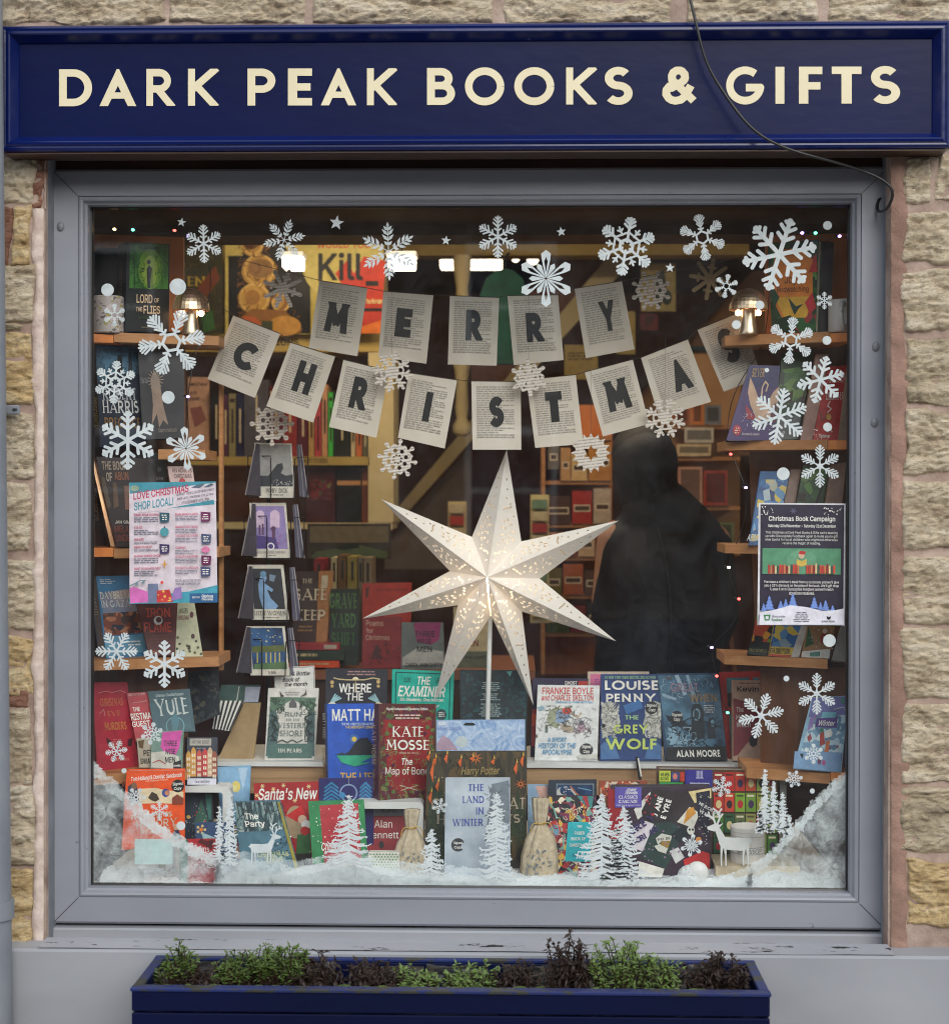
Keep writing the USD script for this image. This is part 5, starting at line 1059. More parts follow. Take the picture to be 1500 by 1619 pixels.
# ---- right shelf, second tier
pb('purple book with a pale fox curling its tail on the second right shelf', [(1185, 577), (1233, 578), (1224, 696), (1148, 696)], .19, (58, 36, 96), [
    ('p', [(1186, 579), (1232, 580), (1229, 612), (1176, 612)], (38, 40, 92)), ('p', [(1186, 596), (1192, 610), (1200, 632), (1210, 642), (1222, 620), (1232, 610), (1228, 650), (1216, 664), (1196, 664), (1186, 640), (1182, 620)], (196, 160, 134)), ('l', [(1203, 634), (1205, 612), (1210, 603), (1214, 608), (1211, 618)], 2.2, (206, 176, 150)), ('p', [(1178, 640), (1186, 648), (1196, 664), (1180, 662)], (150, 26, 50)), ('t', 'SILVER', 1189, 582, 1209, 596, (176, 140, 80), 'f'), ('e', 1165, 680, 6.5, 8.5, (160, 26, 44)), ('lines', 1161, 675, 1169, 686, 3, (220, 190, 180), 'c'), ('t', 'Illustrated by Jessica', 1172, 684, 1200, 689, (200, 180, 190), 'i'), ('dots', 1172, 650, 1222, 680, 60, .7, (206, 196, 214)), ('p', [(1221, 640), (1229, 636), (1226, 668), (1216, 668)], (90, 40, 60))], dt=.04, dr=.0, t=.02)
pb('dark green and lime book with crouching animal ears on the second right shelf', [(1236, 560), (1286, 552), (1262, 696), (1222, 696)], .21, (24, 60, 38), [('p', [(1236, 584), (1280, 578), (1272, 640), (1226, 640)], 'green_swirl'), ('t', 'OVERTIME', 1245, 588, 1268, 598, (40, 90, 50)), ('p', [(1236, 624), (1240, 614), (1246, 620), (1254, 616), (1252, 634), (1240, 640)], (44, 30, 22)), ('p', [(1224, 660), (1266, 656), (1262, 694), (1223, 695)], (96, 100, 100)), ('t', 'Phil', 1226, 682, 1240, 690, (200, 200, 196), 'i'), ('l', [(1276, 608), (1262, 650)], 3, (40, 26, 22))], dt=.04, t=.02)
pb('plain fawn book leaning between the green and red books', [(1290, 560), (1310, 560), (1286, 696), (1265, 696)], .17, (164, 126, 112), dt=.04, t=.025)
pb('bright red festive book with white bells at the right end of the second shelf', [(1309, 580), (1339, 577), (1324, 696), (1285, 696)], .155, (176, 30, 26), [('t', 'AN', 1322, 583, 1328, 589, (220, 170, 160)), ('t', 'ADDINGTON', 1308, 592, 1337, 605, (220, 160, 150), 'f'), ('t', 'CHRISTMAS', 1306, 620, 1332, 632, (226, 200, 190), 'f'), ('l', [(1312, 634), (1308, 642), (1314, 646), (1308, 652)], 1.6, (226, 206, 200)), ('e', 1310, 659, 4, 5, (206, 150, 60)), ('l', [(1296, 652), (1300, 664), (1306, 660)], 1.2, (60, 40, 44)), ('dots', 1286, 678, 1320, 694, 24, 1, (236, 226, 220)), ('t', 'Patience', 1295, 686, 1312, 692, (236, 220, 210), 'i')], dt=.04, t=.02)
pb('pale slim book at the very edge behind the right frame, second shelf', [(1340, 580), (1352, 580), (1344, 696), (1326, 696)], .13, (150, 130, 112), dt=.03, t=.02)
# ---- right shelf, third tier
pb('blue swirling fable book partly behind the right poster', [(1202, 745), (1249, 745), (1222, 862), (1184, 862)], .19, (44, 96, 150), [('p', [(1203, 758), (1246, 758), (1226, 856), (1187, 856)], 'blue_swirl'), ('t', 'FABLES', 1212, 758, 1226, 768, (170, 190, 206)), ('p', [(1206, 776), (1216, 772), (1218, 790), (1208, 792)], (186, 200, 206)), ('t', 'AESOP', 1181, 844, 1204, 855, (214, 214, 210), 'i')], dt=.05, t=.02)
pb('green and black swirling book above the right poster', [(1270, 735), (1312, 735), (1290, 862), (1248, 862)], .17, (36, 66, 34), [('p', [(1270, 740), (1309, 740), (1296, 800), (1258, 800)], 'green_swirl'), ('l', [(1302, 764), (1290, 796)], 4, (24, 20, 20)), ('p', [(1262, 780), (1274, 780), (1272, 792), (1260, 793)], (40, 24, 28))], dt=.05, t=.02)
pb('plain brown pages leaning at the right end above the right poster', [(1314, 735), (1338, 730), (1324, 862), (1294, 862)], .155, (160, 128, 112), dt=.05, t=.02)
pb('plain grey brown book behind the blue fable book', [(1250, 742), (1266, 742), (1246, 862), (1226, 862)], .2, (150, 122, 108), dt=.05, t=.02)
# ---- right shelf, fourth tier
pb('black book with orange and lime flames below the right poster', [(1200, 968), (1222, 968), (1213, 1038), (1182, 1034)], .2, (28, 34, 26), [('p', [(1196, 972), (1222, 976), (1220, 1016), (1188, 1014)], 'animals_fiery'), ('t', 'SALLY NICHOLLS', 1184, 1026, 1211, 1031, (170, 160, 90), 'r')], dt=.03, t=.02)
pb('yellow and blue animal book with a white page edge below the right poster', [(1226, 970), (1272, 970), (1250, 1040), (1216, 1037)], .185, (214, 180, 70), [('p', [(1226, 974), (1270, 976), (1256, 1024), (1218, 1022)], 'blue_swirl'), ('t', 'EVA IBBOTSON', 1217, 1025, 1248, 1034, (30, 30, 30)), ('p', [(1216, 1034), (1251, 1036), (1250, 1040), (1216, 1037)], (190, 60, 40))], dt=.03, t=.02)
pb('white page edge book standing between the two lower right books', [(1270, 978), (1280, 978), (1262, 1042), (1250, 1040)], .18, (214, 210, 202), dt=.03, t=.02)
pb('tan festive book with a green tree and red coated figure, bottom right tier', [(1278, 980), (1322, 980), (1311, 1042), (1267, 1040)], .165, (170, 126, 80), [('p', [(1278, 990), (1286, 1018), (1272, 1024)], (50, 100, 50)), ('e', 1304, 1010, 7, 9, (176, 40, 36)), ('e', 1304, 998, 4, 4, (226, 200, 186)), ('p', [(1268, 1030), (1312, 1026), (1311, 1041), (1267, 1039)], WH), ('p', [(1280, 1032), (1296, 1030), (1296, 1038), (1280, 1038)], (90, 150, 140)), ('dots', 1276, 990, 1316, 1026, 20, .8, WH)], dt=.03, t=.02)
pb('grey page block book at the right end of the bottom right tier', [(1330, 990), (1352, 990), (1340, 1045), (1316, 1043)], .15, (170, 166, 160), dt=.03, t=.02)

# ---------------------------------------------------------------- posters stuck to the glass
TE = (70, 150, 170); PK = (196, 60, 100)
pos = [('p', [(204, 763), (341, 761), (341.5, 790), (206, 792)], TE), ('p', [(205, 781), (238, 776), (341, 763), (342, 792), (274, 806), (206, 812)], (226, 212, 222)), ('p', [(264, 804), (338, 790), (339, 797)], TE),
    ('t', 'LOVE CHRISTMAS', 211, 772, 298, 784, PK, 's', -.13), ('t', 'SHOP LOCAL!', 212, 790, 274, 803, TE, 's', -.13), ('t', 'SUPPORT YOUR GLOSSOP HIGH STREET', 279, 776, 338, 780, (60, 60, 80), 'r', -.13), ('t', 'SHOP LATE - THURSDAY 5TH, 12TH &', 280, 783, 337, 787.5, (60, 60, 80), 'r', -.13), ('t', '19TH DECEMBER UNTIL 7PM', 286, 790, 330, 794.5, (60, 60, 80), 'r', -.13),
    ('p', [(302, 771), (312, 766), (324, 765), (316, 771)], (90, 110, 130)), ('p', [(322, 770), (334, 764), (338, 766), (330, 770)], (90, 110, 130)), ('e', 213, 772, 7, 5, (150, 170, 150))]
for i, (y, tx) in enumerate([(812, 'DARK PEAK BOOKS'), (832, 'COLAZ'), (851, 'AMUSED'), (863, 'NANCYS NEST'), (877, 'GLOSSOP GARDEN CENTRE'), (897, 'GARNET THE ENCHANTED FOREST')]):
    pos += [('t', tx, 212, y, 212 + min(42, 2.6 * len(tx)), y + 3.6, PK), ('lines', 212, y + 5, 250, y + (14 if i not in (2, 3) else 9), 3 if i not in (2, 3) else 2, (110, 110, 130))]
for i, (y, tx) in enumerate([(811, 'BENNIE MASSEY FLORISTS'), (831, 'HARBOUR STREET BOOKS'), (845, 'THE BOTTLE STORE'), (864, 'COMPANY'), (878, 'GLOSSOP HOMEGROWN'), (896, 'THE ARTFUL POISON')]):
    pos += [('t', tx, 277, y, 277 + min(36, 2.4 * len(tx)), y + 3.6, PK), ('lines', 277, y + 5, 312, y + 12, 3, (110, 110, 130))]
for (x, y, c_) in [(260, 818, (50, 90, 110)), (325, 817, (110, 50, 90)), (260, 868, (60, 50, 90)), (326, 852, (70, 80, 110)), (326, 886, (100, 40, 80)), (325, 904, (70, 76, 110))]:
    pos += [('p', [(x - 8, y - 8), (x + 8, y - 7), (x + 7, y + 7), (x - 7, y + 8)], c_), ('lines', x - 6, y - 5, x + 6, y + 5, 3, WH, 'c')]
pos += [('e', 260, 841, 7, 7, (80, 150, 160)), ('r', 259, 832, 261, 835, (60, 60, 60)), ('p', [(260, 884), (261.5, 891), (266, 892), (261.5, 893.5), (260, 900), (258.5, 893.5), (253, 892), (258.5, 891)], (206, 150, 80)), ('e', 325, 869, 7, 4.5, (206, 120, 160)), ('p', [(322, 864), (328, 864), (325, 877)], (206, 120, 160)),
    ('t', 'PICK UP A MAP IN STORE OR SCAN', 277, 916, 317, 920, (60, 60, 80)), ('t', 'THE QR CODE TO DOWNLOAD A COPY', 277, 921, 317, 925, (60, 60, 80)),
    ('p', [(205, 945), (300, 935), (344, 925), (344, 952), (205, 955)], TE), ('p', [(205, 930), (212, 928), (232, 935), (240, 952), (206, 954)], (206, 110, 180)), ('r', 234, 923, 250, 953, (110, 120, 150)), ('p', [(248, 934), (268, 932), (274, 952), (248, 953)], (190, 60, 60)), ('dots', 250, 934, 272, 951, 7, 2, (226, 180, 90)), ('p', [(276, 930), (286, 928), (288, 946), (270, 950)], (150, 120, 180)), ('e', 256, 921, 2.5, 2.5, (206, 80, 80)), ('l', [(206, 926), (222, 918), (230, 918)], 1.6, (110, 130, 140)), ('p', [(212, 924), (219, 919), (218, 926)], (110, 130, 140)), ('p', [(222, 922), (230, 916), (228, 923)], (110, 130, 140)),
    ('r', 300, 938, 344, 953, (50, 96, 140)), ('t', 'Glorious', 319, 940, 337, 945, WH), ('t', 'Glossop', 319, 945.5, 337, 950, WH), ('t', 'BROUGHT TO YOU BY', 304, 943, 316, 946, WH)]
sheet('window_poster', 'pink and turquoise festive shopping poster stuck inside the glass at left', 'poster', [(204, 763), (341, 761), (344, 952), (205, 955)], .007, col=(226, 212, 222), art=pos, partname='poster_sheet')
NV = (44, 38, 60)
def fir(x, yb, h, w): return unary_union([Polygon([(x - w * (1 - .22 * k), yb - h * .25 * k), (x + w * (1 - .22 * k), yb - h * .25 * k), (x, yb - h * (.45 + .19 * k))]) for k in range(4)])
p2 = [('r', 1201.5, 798, 1333.5, 966, NV), ('t', 'Christmas Book Campaign', 1215, 816, 1320, 826, WH), ('t', 'Saturday 23rd November - Saturday 21st December', 1214, 829, 1321, 835, WH)]
for i, s_ in enumerate(["This Christmas at Dark Peak Books & Gifts we're teaming", 'up with Glossopdale Foodbank again to invite you to gift', 'new books for local children who might not otherwise', 'receive the magic of reading.']):
    hw = 57 if i < 3 else 30; p2.append(('t', s_, 1267 - hw, 840 + i * 5.6, 1267 + hw, 845 + i * 5.6, WH, 'r'))
p2 += [('r', 1205, 867, 1329, 908, (90, 150, 116)), ('e', 1267, 888, 24, 19, (104, 160, 128)), ('e', 1267, 878, 5, 5, (226, 190, 160)), ('p', [(1262, 876), (1264, 871), (1274, 872), (1272, 877)], (196, 50, 50)), ('p', [(1259, 884), (1267, 887), (1275, 884), (1275, 893), (1267, 896), (1259, 893)], (226, 190, 90))]
for k in range(30):
    x = 1214 + k * 3.55
    if abs(x - 1267) > 4: p2.append(('r', x, 891 + rng.uniform(0, 4), x + 2.9, 907, [(190, 60, 56), (206, 120, 80), (150, 40, 44), (226, 200, 150), (60, 90, 80), (206, 70, 60)][k % 6]))
for i, s_ in enumerate(["Purchase a children's book from us to donate and we'll give", "you a 33% discount on the price of the book. We'll gift wrap", "it, pass it on to Glossopdale Foodbank and we'll match", 'donations received.']):
    hw = 59 if i < 2 else (50 if i == 2 else 20); p2.append(('t', s_, 1267 - hw, 918 + i * 5.7, 1267 + hw, 923.4 + i * 5.7, WH, 'r'))
for (x, yb, h, w) in [(1216, 964, 22, 9), (1207, 966, 12, 5), (1234, 962, 12, 6), (1242, 961, 14, 6), (1253, 958, 20, 8), (1287, 962, 18, 8), (1297, 964, 12, 5), (1305, 965, 16, 7), (1316, 967, 10, 5)]: p2.append(('x', fir(x, yb, h, w), (110, 140, 206)))
p2 += [('p', [(1201.5, 968), (1225, 964), (1250, 957), (1275, 960), (1300, 966), (1320, 965), (1334, 962), (1334, 988), (1200, 988)], (216, 216, 226)), ('dots', 1204, 801, 1222, 814, 14, .9, WH), ('dots', 1302, 801, 1330, 814, 20, .9, WH),
    ('x', unary_union([LineString([(1254 - 5 * math.cos(a), 808 - 5 * math.sin(a)), (1254 + 5 * math.cos(a), 808 + 5 * math.sin(a))]).buffer(.4) for a in (0, 1.05, 2.1)]), (110, 110, 140)),
    ('x', Polygon([(1207, 972), (1218, 972), (1216, 981), (1209, 981)]).difference(sbox(1210, 974, 1215, 979)), (60, 130, 80)), ('t', 'Glossopdale', 1220, 973, 1241, 977, (70, 80, 90), 'r'), ('t', 'Foodbank', 1220, 978, 1237, 982, (70, 130, 90)), ('lines', 1253, 967, 1281, 984, 6, (120, 120, 130), 'c'), ('p', [(1307, 974), (1310, 976), (1313, 974), (1313, 978), (1310, 980), (1307, 978)], BLK), ('t', 'DARK PEAK', 1299, 981, 1320, 984, (90, 90, 100))]
sheet('window_poster', 'dark purple book campaign poster with white border stuck inside the glass at right', 'poster', [(1199, 795), (1336.5, 796), (1335.5, 990), (1197, 988.5)], .007, col=(222, 220, 226), art=p2, partname='poster_sheet')

# ---------------------------------------------------------------- spinner rack with postcards
rk = thing('postcard_spinner', 'black wire spinner rack of postcards left of the star', 'display rack', P(425, 1100, .55))
part(rk, 'pole', tube([P(425, 690, .58), P(424, 1160, .58)], .007, 10), 'black_wire')
def wire(pts): return tube([P(x, y, d) for x, y, d in pts], .0016, 6)
for i, (y0, y1, xo) in enumerate([(699, 786, 8), (794, 882, 2), (893, 981, -3), (989, 1067, -6)]):
    L, Rr = 402 + xo, 462 + xo
    ym = y0 + 22
    part(rk, 'wire_pocket', cat_([wire([(L - 18, ym, .50), (L + 17, ym, .43), (L + 18, ym + 4, .43), (L + 18, y1 + 2, .43)]), wire([(Rr - 5, y1 + 2, .43), (Rr - 4, ym + 4, .43), (Rr + 2, ym + 2, .43), (Rr + 17, ym + 2, .5), (Rr + 16, y1, .5)]), wire([(L + 18, y1 + 2, .43), (Rr - 5, y1 + 2, .43)]), wire([(L - 18, ym, .5), (L - 18, y1, .5), (L + 18, y1 + 2, .43)]), wire([(L - 10, ym, .5), (L - 10, y1, .5)])]), 'black_wire')
    for s, dx in ((-1, 0), (1, 0)):
        q = [(L - 6, y0 + 2), (L, y0 + 3), (L + 2, y1 - 2), (L - 22, y1 - 4)] if s < 0 else [(Rr - 1, y0 + 4), (Rr + 6, y0 + 4), (Rr + 17, y1), (Rr + 4, y1 - 1)]
        sheet('postcard', ['top', 'upper middle', 'lower middle', 'bottom'][i] + (' row' if s else '') + ' grey postcard turned to the ' + ('left' if s < 0 else 'right') + ' on the spinner rack', 'postcard', q, .46, dr=.05 * s, col=(92, 92, 106) if s < 0 else (96, 96, 116), art=[('l', [q[0], q[3]], 1.6, (190, 186, 190))] if s < 0 else [('l', [q[1], q[2]], 1.4, (200, 196, 206)), ('l', [((q[0][0] + q[1][0]) / 2, q[0][1]), ((q[2][0] + q[3][0]) / 2, q[2][1])], .9, (180, 178, 190))])
OFF = (206, 200, 188)
sheet('postcard', 'grey postcard with a dark whale tail, top of the spinner rack', 'postcard', [(402, 700), (461, 701), (466, 787), (410, 787)], .44, dt=.02, col=OFF, art=[('p', [(404, 702), (459, 703), (463, 768), (411, 768)], (150, 148, 146)), ('p', [(411, 752), (424, 752), (432, 742), (438, 734), (446, 732), (448, 740), (444, 748), (452, 752), (463, 750), (463, 769), (412, 769)], (30, 32, 44)), ('dots', 430, 758, 462, 767, 26, .8, (200, 200, 200)), ('t', 'MOBY DICK', 420, 772, 455, 779, (70, 66, 64), 'f'), ('lines', 424, 781, 450, 784, 1, (110, 106, 104), 'c')])
sheet('postcard', 'lilac postcard with two arched windows and dancers on the spinner rack', 'postcard', [(394, 795), (452, 795), (459, 882), (401, 882)], .44, dt=.02, col=OFF, art=[('p', [(397, 800), (449, 800), (455, 868), (404, 868)], (140, 122, 176)), ('x', unary_union([sbox(404, 814, 418, 834), Point(411, 814).buffer(7), sbox(427, 814, 442, 834), Point(434.5, 814).buffer(7.5)]), (206, 180, 206)), ('p', [(403, 846), (436, 850), (440, 867), (405, 867)], (70, 50, 120)), ('x', unary_union([sbox(409, 830, 412, 846), sbox(414, 828, 417, 846), Point(432, 836).buffer(4), sbox(430, 836, 435, 852)]), (90, 50, 90)), ('x', Point(428, 864).buffer(6).difference(Point(428, 864).buffer(4)), (226, 220, 226)), ('dots', 438, 846, 452, 860, 10, 1.6, (150, 90, 160)), ('t', 'AN OLD FASHIONED CHRISTMAS', 405, 871, 452, 875, (110, 90, 110), 'r'), ('lines', 420, 877, 440, 879.5, 1, (110, 106, 110), 'c')])
sheet('postcard', 'dark postcard with a seated lady in a pale blue dress on the spinner rack', 'postcard', [(391, 893), (448, 893), (457, 980), (399, 980)], .44, dt=.02, col=OFF, art=[('p', [(395, 899), (444, 899), (451, 963), (402, 963)], (34, 36, 46)), ('p', [(412, 910), (418, 906), (422, 914), (418, 922), (432, 932), (430, 936), (422, 932), (428, 946), (440, 958), (436, 963), (416, 963), (410, 944), (408, 924)], (120, 156, 196)), ('e', 416, 908, 5, 5, (90, 130, 160)), ('p', [(426, 908), (436, 910), (433, 920), (426, 918)], (110, 130, 150)), ('t', 'LITTLE WOMEN', 402, 966, 452, 973, (70, 66, 64), 'f'), ('lines', 412, 975, 444, 978, 1, (120, 116, 112), 'c')])
sheet('postcard', 'blue night painting postcard with yellow lights, bottom of the spinner rack', 'postcard', [(389, 990), (450, 990), (458, 1068), (396, 1068)], .44, dt=.02, col=OFF, art=[('p', [(395, 993), (446, 993), (454, 1058), (400, 1058)], 'night_blue'), ('p', [(398, 1022), (450, 1020), (451, 1030), (399, 1032)], (90, 100, 50)), ('x', unary_union([sbox(x, 1032, x + 2, 1048) for x in (406, 413, 420, 427, 434, 441)]), (190, 176, 90)), ('dots', 398, 996, 446, 1016, 16, 1.0, (220, 216, 150)), ('p', [(402, 1050), (453, 1046), (454, 1058), (401, 1058)], (80, 110, 70)), ('t', 'VAN', 424, 1061, 436, 1066, (90, 86, 84))])

# ---------------------------------------------------------------- back row on the middle shelf
Ys = .47
def sh(label, q, col, art=(), d=Ys, **k):
    k.setdefault('dt', .03); return hb(label, q, d, col, art, **k)
sheet('paisley_book_cover', 'dark grey green patterned book back standing left of the striped paper', 'book', [(291, 1062), (345, 1060), (348, 1130), (300, 1150)], .4, col=(60, 64, 68), art=[('p', [(293, 1064), (344, 1062), (346, 1128), (302, 1146)], 'paisley_grey')])
sheet('leaflet_block', 'teal and pale leaflets standing behind the striped paper', 'leaflets', [(350, 1083), (412, 1083), (408, 1112), (342, 1112)], .5, col=(70, 96, 92), art=[('p', [(388, 1086), (412, 1086), (408, 1110), (386, 1110)], (170, 176, 196)), ('l', [(378, 1086), (374, 1110)], 1.4, (206, 206, 206))])
q = [(343, 1108), (386, 1108), (362, 1156), (336, 1152)]
sheet('striped_paper', 'black and white striped paper fanned beside the kraft paper bag', 'paper', q, .44, col=(226, 224, 218), dt=.03, art=[('p', [(345 + k * 7.4, 1108), (348.5 + k * 7.4, 1108), (340 + k * 5, 1155), (337 + k * 5, 1154)], BLK) for k in range(6)])
t = thing('kraft_bag', 'flat tan kraft paper bag leaning behind the small terraced house book', 'bag', P(375, 1205, .46))
a = np.array([P(386, 1111, .5), P(412, 1112, .5), P(400, 1204, .46), P(343, 1204, .46)]); part(t, 'bag_front', hexa(a, a + [0, .012, 0]), 'kraft')
sh('white and dark green book with leafy gorge art and a path, on the shelf', [(424, 1088), (503, 1088), (497, 1202), (418.5, 1202)], (214, 212, 206), [
    ('p', [(427, 1102), (500, 1103), (495, 1132), (487, 1120), (474, 1112), (463, 1106), (452, 1112), (440, 1122), (426, 1130)], (96, 124, 104)), ('p', [(426, 1128), (436, 1122), (442, 1150), (438, 1176), (424, 1196), (420, 1196)], (84, 110, 112)), ('p', [(498, 1126), (488, 1124), (484, 1150), (486, 1176), (494, 1196), (497, 1196)], (84, 110, 112)), ('p', [(425, 1176), (495, 1176), (493, 1199), (423, 1199)], (84, 116, 110)), ('p', [(457, 1112), (463, 1104), (469, 1112), (469, 1119), (457, 1119)], (96, 96, 96)),
    ('k', 427, 1104, 450, 1128, 40, .9, (54, 76, 62)), ('k', 474, 1106, 500, 1130, 40, .9, (54, 76, 62)), ('k', 424, 1132, 440, 1172, 40, 1.1, (50, 64, 62)), ('k', 482, 1130, 496, 1172, 36, 1.1, (50, 64, 62)), ('t', 'RUN', 450, 1126, 477, 1133, (120, 130, 126), 'f'), ('t', 'TO THE', 452, 1136, 474, 1140, (120, 130, 126), 'f'), ('t', 'WESTERN', 435, 1143, 486, 1151, (120, 130, 126), 'f'), ('t', 'SHORE', 442, 1155, 479, 1164, (120, 130, 126), 'f'), ('t', 'TIM PEARS', 439, 1184, 477, 1190, WH, 'f'), ('lines', 450, 1093, 474, 1100, 2, (170, 166, 164), 'c'), ('p', [(442, 1092), (446, 1098), (450, 1101), (444, 1102)], (80, 60, 56)), ('p', [(474, 1102), (482, 1096), (484, 1090), (485, 1099)], (90, 80, 70)),
    ('l', [(438, 1174), (446, 1170), (454, 1174), (462, 1170), (470, 1174), (478, 1170)], 1.5, (60, 80, 76)), ('l', [(430, 1130), (436, 1136), (431, 1144), (437, 1152), (430, 1162), (435, 1170)], 2, (36, 52, 50)), ('l', [(490, 1128), (482, 1136), (490, 1142), (484, 1152), (490, 1162)], 2.2, (36, 52, 50))], d=.44, t=.02)
sheet('handwritten_card', 'white handwritten card tucked above the leafy gorge book', 'card', [(433, 1056), (497, 1052.5), (498, 1092), (434, 1092)], .475, col=(228, 226, 222), art=[('x', Polygon([(434.5, 1057.5), (495.5, 1054), (496.5, 1092), (435, 1092)]).exterior.buffer(.4), (120, 120, 120)), ('t', 'Book & Bottle', 440, 1062, 490, 1068.5, (40, 40, 46), 'i'), ('t', 'Book of', 447, 1071, 474, 1078, (40, 40, 46), 'i'), ('t', 'the month', 450, 1079, 486, 1085, (40, 40, 46), 'i')])
sh('black book with cream botanical ornament and white capitals on the shelf', [(515, 1057), (612, 1058), (609, 1203), (514, 1203)], (36, 38, 48), [
    ('t', 'WHERE', 536, 1081, 587, 1095, WH), ('t', 'THE', 547, 1096, 574, 1108, WH), ('lines', 546, 1060, 596, 1069, 2, (170, 130, 130), 'c'), ('x', Point(562, 1076).buffer(5.5).intersection(sbox(550, 1060, 580, 1076)), CR), ('l', [(528, 1072), (536, 1074), (548, 1075), (576, 1075), (590, 1072), (600, 1074)], 1.8, (206, 186, 140)), ('l', [(562, 1078), (562, 1094)], 1.2, (206, 186, 140)), ('x', unary_union([Point(525, 1079).buffer(3), Point(525, 1085).buffer(2.4), Point(598, 1078).buffer(3), Point(598, 1085).buffer(2.4)]), (196, 166, 110)), ('x', unary_union([LineString([(522, 1112), (530 + 3 * k, 1098 + 2 * k)]).buffer(1.1) for k in range(4)] + [LineString([(600, 1112), (592 - 3 * k, 1098 + 2 * k)]).buffer(1.1) for k in range(4)]), (150, 190, 200)), ('t', 'FOREST', 536, 1116, 590, 1130, WH), ('t', 'MEETS', 540, 1134, 586, 1146, WH), ('p', [(519, 1112), (528, 1110), (534, 1116), (522, 1122)], CR), ('p', [(604, 1112), (596, 1110), (590, 1116), (600, 1122)], CR)], sart=[])
sh('bright teal book with slanting white capitals left of the star stand', [(620, 1058), (716, 1062), (711, 1203), (618, 1203)], (22, 170, 152), [
    ('x', Polygon([(626, 1063), (712, 1066), (708, 1200), (624, 1200)]).exterior.buffer(.7), (16, 60, 60)), ('t', 'THE', 660, 1070, 681, 1083, WH, 'i'), ('t', 'EXAMINER', 629, 1085, 704, 1102, WH, 'i'), ('t', 'Six Students, One Murder.', 632, 1104, 702, 1110, WH, 'i'), ('t', 'Can you spot the clues?', 640, 1114, 694, 1120, WH, 'i'), ('lines', 638, 1071, 650, 1079, 3, (16, 90, 84), 'c'), ('lines', 688, 1072, 702, 1080, 3, (16, 90, 84), 'c'), ('e', 698, 1130, 8, 9, (50, 76, 80)), ('lines', 692, 1126, 704, 1134, 3, WH, 'c')], dr=-.01, t=.035)
sh('dark teal book back with columns of tiny white text behind the star pole', [(727, 1059), (834, 1060), (832, 1203), (728, 1203)], (14, 40, 50), [('r', 730, 1062, 831, 1140, 'foliage_teal'), ('lines', 760, 1078, 792, 1093, 5, (150, 166, 166), 'c'), ('lines', 758, 1096, 792, 1108, 4, (150, 166, 166), 'c'), ('lines', 756, 1112, 794, 1134, 7, (150, 166, 166), 'c'), ('p', [(800, 1062), (810, 1061), (806, 1070)], (90, 150, 150))])
sh('purple black book with a red corner mostly hidden behind the white cartoon book', [(842, 1072), (930, 1073), (928, 1203), (838, 1203)], (40, 34, 70), [('p', [(914, 1077), (929, 1077), (929, 1090), (914, 1090)], (176, 44, 34)), ('t', 'GHOST', 893, 1077, 912, 1083, WH), ('p', [(841, 1122), (849, 1120), (846, 1180), (840, 1180)], 'covers_reds')], d=.52)
sh('cream and pink book peeping above between cartoon book and wolf book', [(929, 1062), (1026, 1062), (1026, 1203), (929, 1203)], (206, 186, 170), [('r', 933, 1066, 1024, 1090, (206, 110, 150)), ('lines', 940, 1073, 952, 1082, 3, (130, 70, 150))], d=.54)
FBR = (196, 72, 66); FBB = (84, 150, 196)
sh('white cartoon book with red and pale blue lettering and black round sticker', [(850, 1083), (948, 1084), (944, 1203), (845, 1203)], (220, 222, 222), [
    ('t', 'FRANKIE BOYLE', 857, 1087, 938, 1098, FBR), ('t', 'and CHARLIE SKELTON', 856, 1099, 938, 1108, FBR), ('t', 'Illustrated by FRANK MITCHELL', 878, 1108.5, 938, 1113, FBB, 'i'),
    ('p', [(868, 1124), (878, 1118), (890, 1120), (888, 1136), (882, 1152), (870, 1148), (864, 1138)], (150, 156, 130)), ('p', [(880, 1124), (898, 1122), (902, 1134), (890, 1144), (878, 1142)], (140, 166, 200)), ('e', 896, 1124, 7.5, 5.5, (196, 64, 54)), ('p', [(888, 1144), (904, 1148), (908, 1158), (896, 1158), (886, 1152)], (176, 160, 140)), ('l', [(902, 1128), (914, 1134), (918, 1128)], 2.4, (196, 170, 150)), ('e', 919, 1152, 7, 6, (190, 160, 176)), ('e', 919, 1143, 4, 4, (90, 100, 110)), ('p', [(849, 1118), (858, 1116), (862, 1122), (852, 1124)], (150, 180, 196)), ('r', 862, 1146, 866, 1158, (96, 116, 100)), ('e', 848, 1164, 1.6, 3, (110, 90, 80)), ('l', [(908, 1138), (926, 1134), (936, 1140)], .8, (130, 130, 130)), ('l', [(856, 1156), (850, 1150)], .8, (130, 130, 130)), ('k', 862, 1116, 908, 1160, 46, .9, (92, 90, 84)), ('k', 906, 1136, 934, 1166, 34, .8, (110, 90, 100)), ('k', 852, 1116, 942, 1168, 26, .6, (150, 150, 146)),
    ('t', 'A SHORT', 866, 1166, 896, 1173, FBB), ('t', 'HISTORY OF THE', 852, 1175, 910, 1183, FBB), ('t', 'APOCALYPSE', 857, 1185, 904, 1193, FBB), ('e', 927, 1185.5, 10.5, 10, (44, 44, 52)), ('t', 'Signed', 920, 1178, 934, 1184.5, WH), ('t', 'Copy', 922, 1186, 932, 1192, WH), ('p', [(912, 1194), (944, 1192), (944, 1200), (914, 1200)], (196, 196, 190))], d=.45, t=.035)
GN = (196, 214, 110)
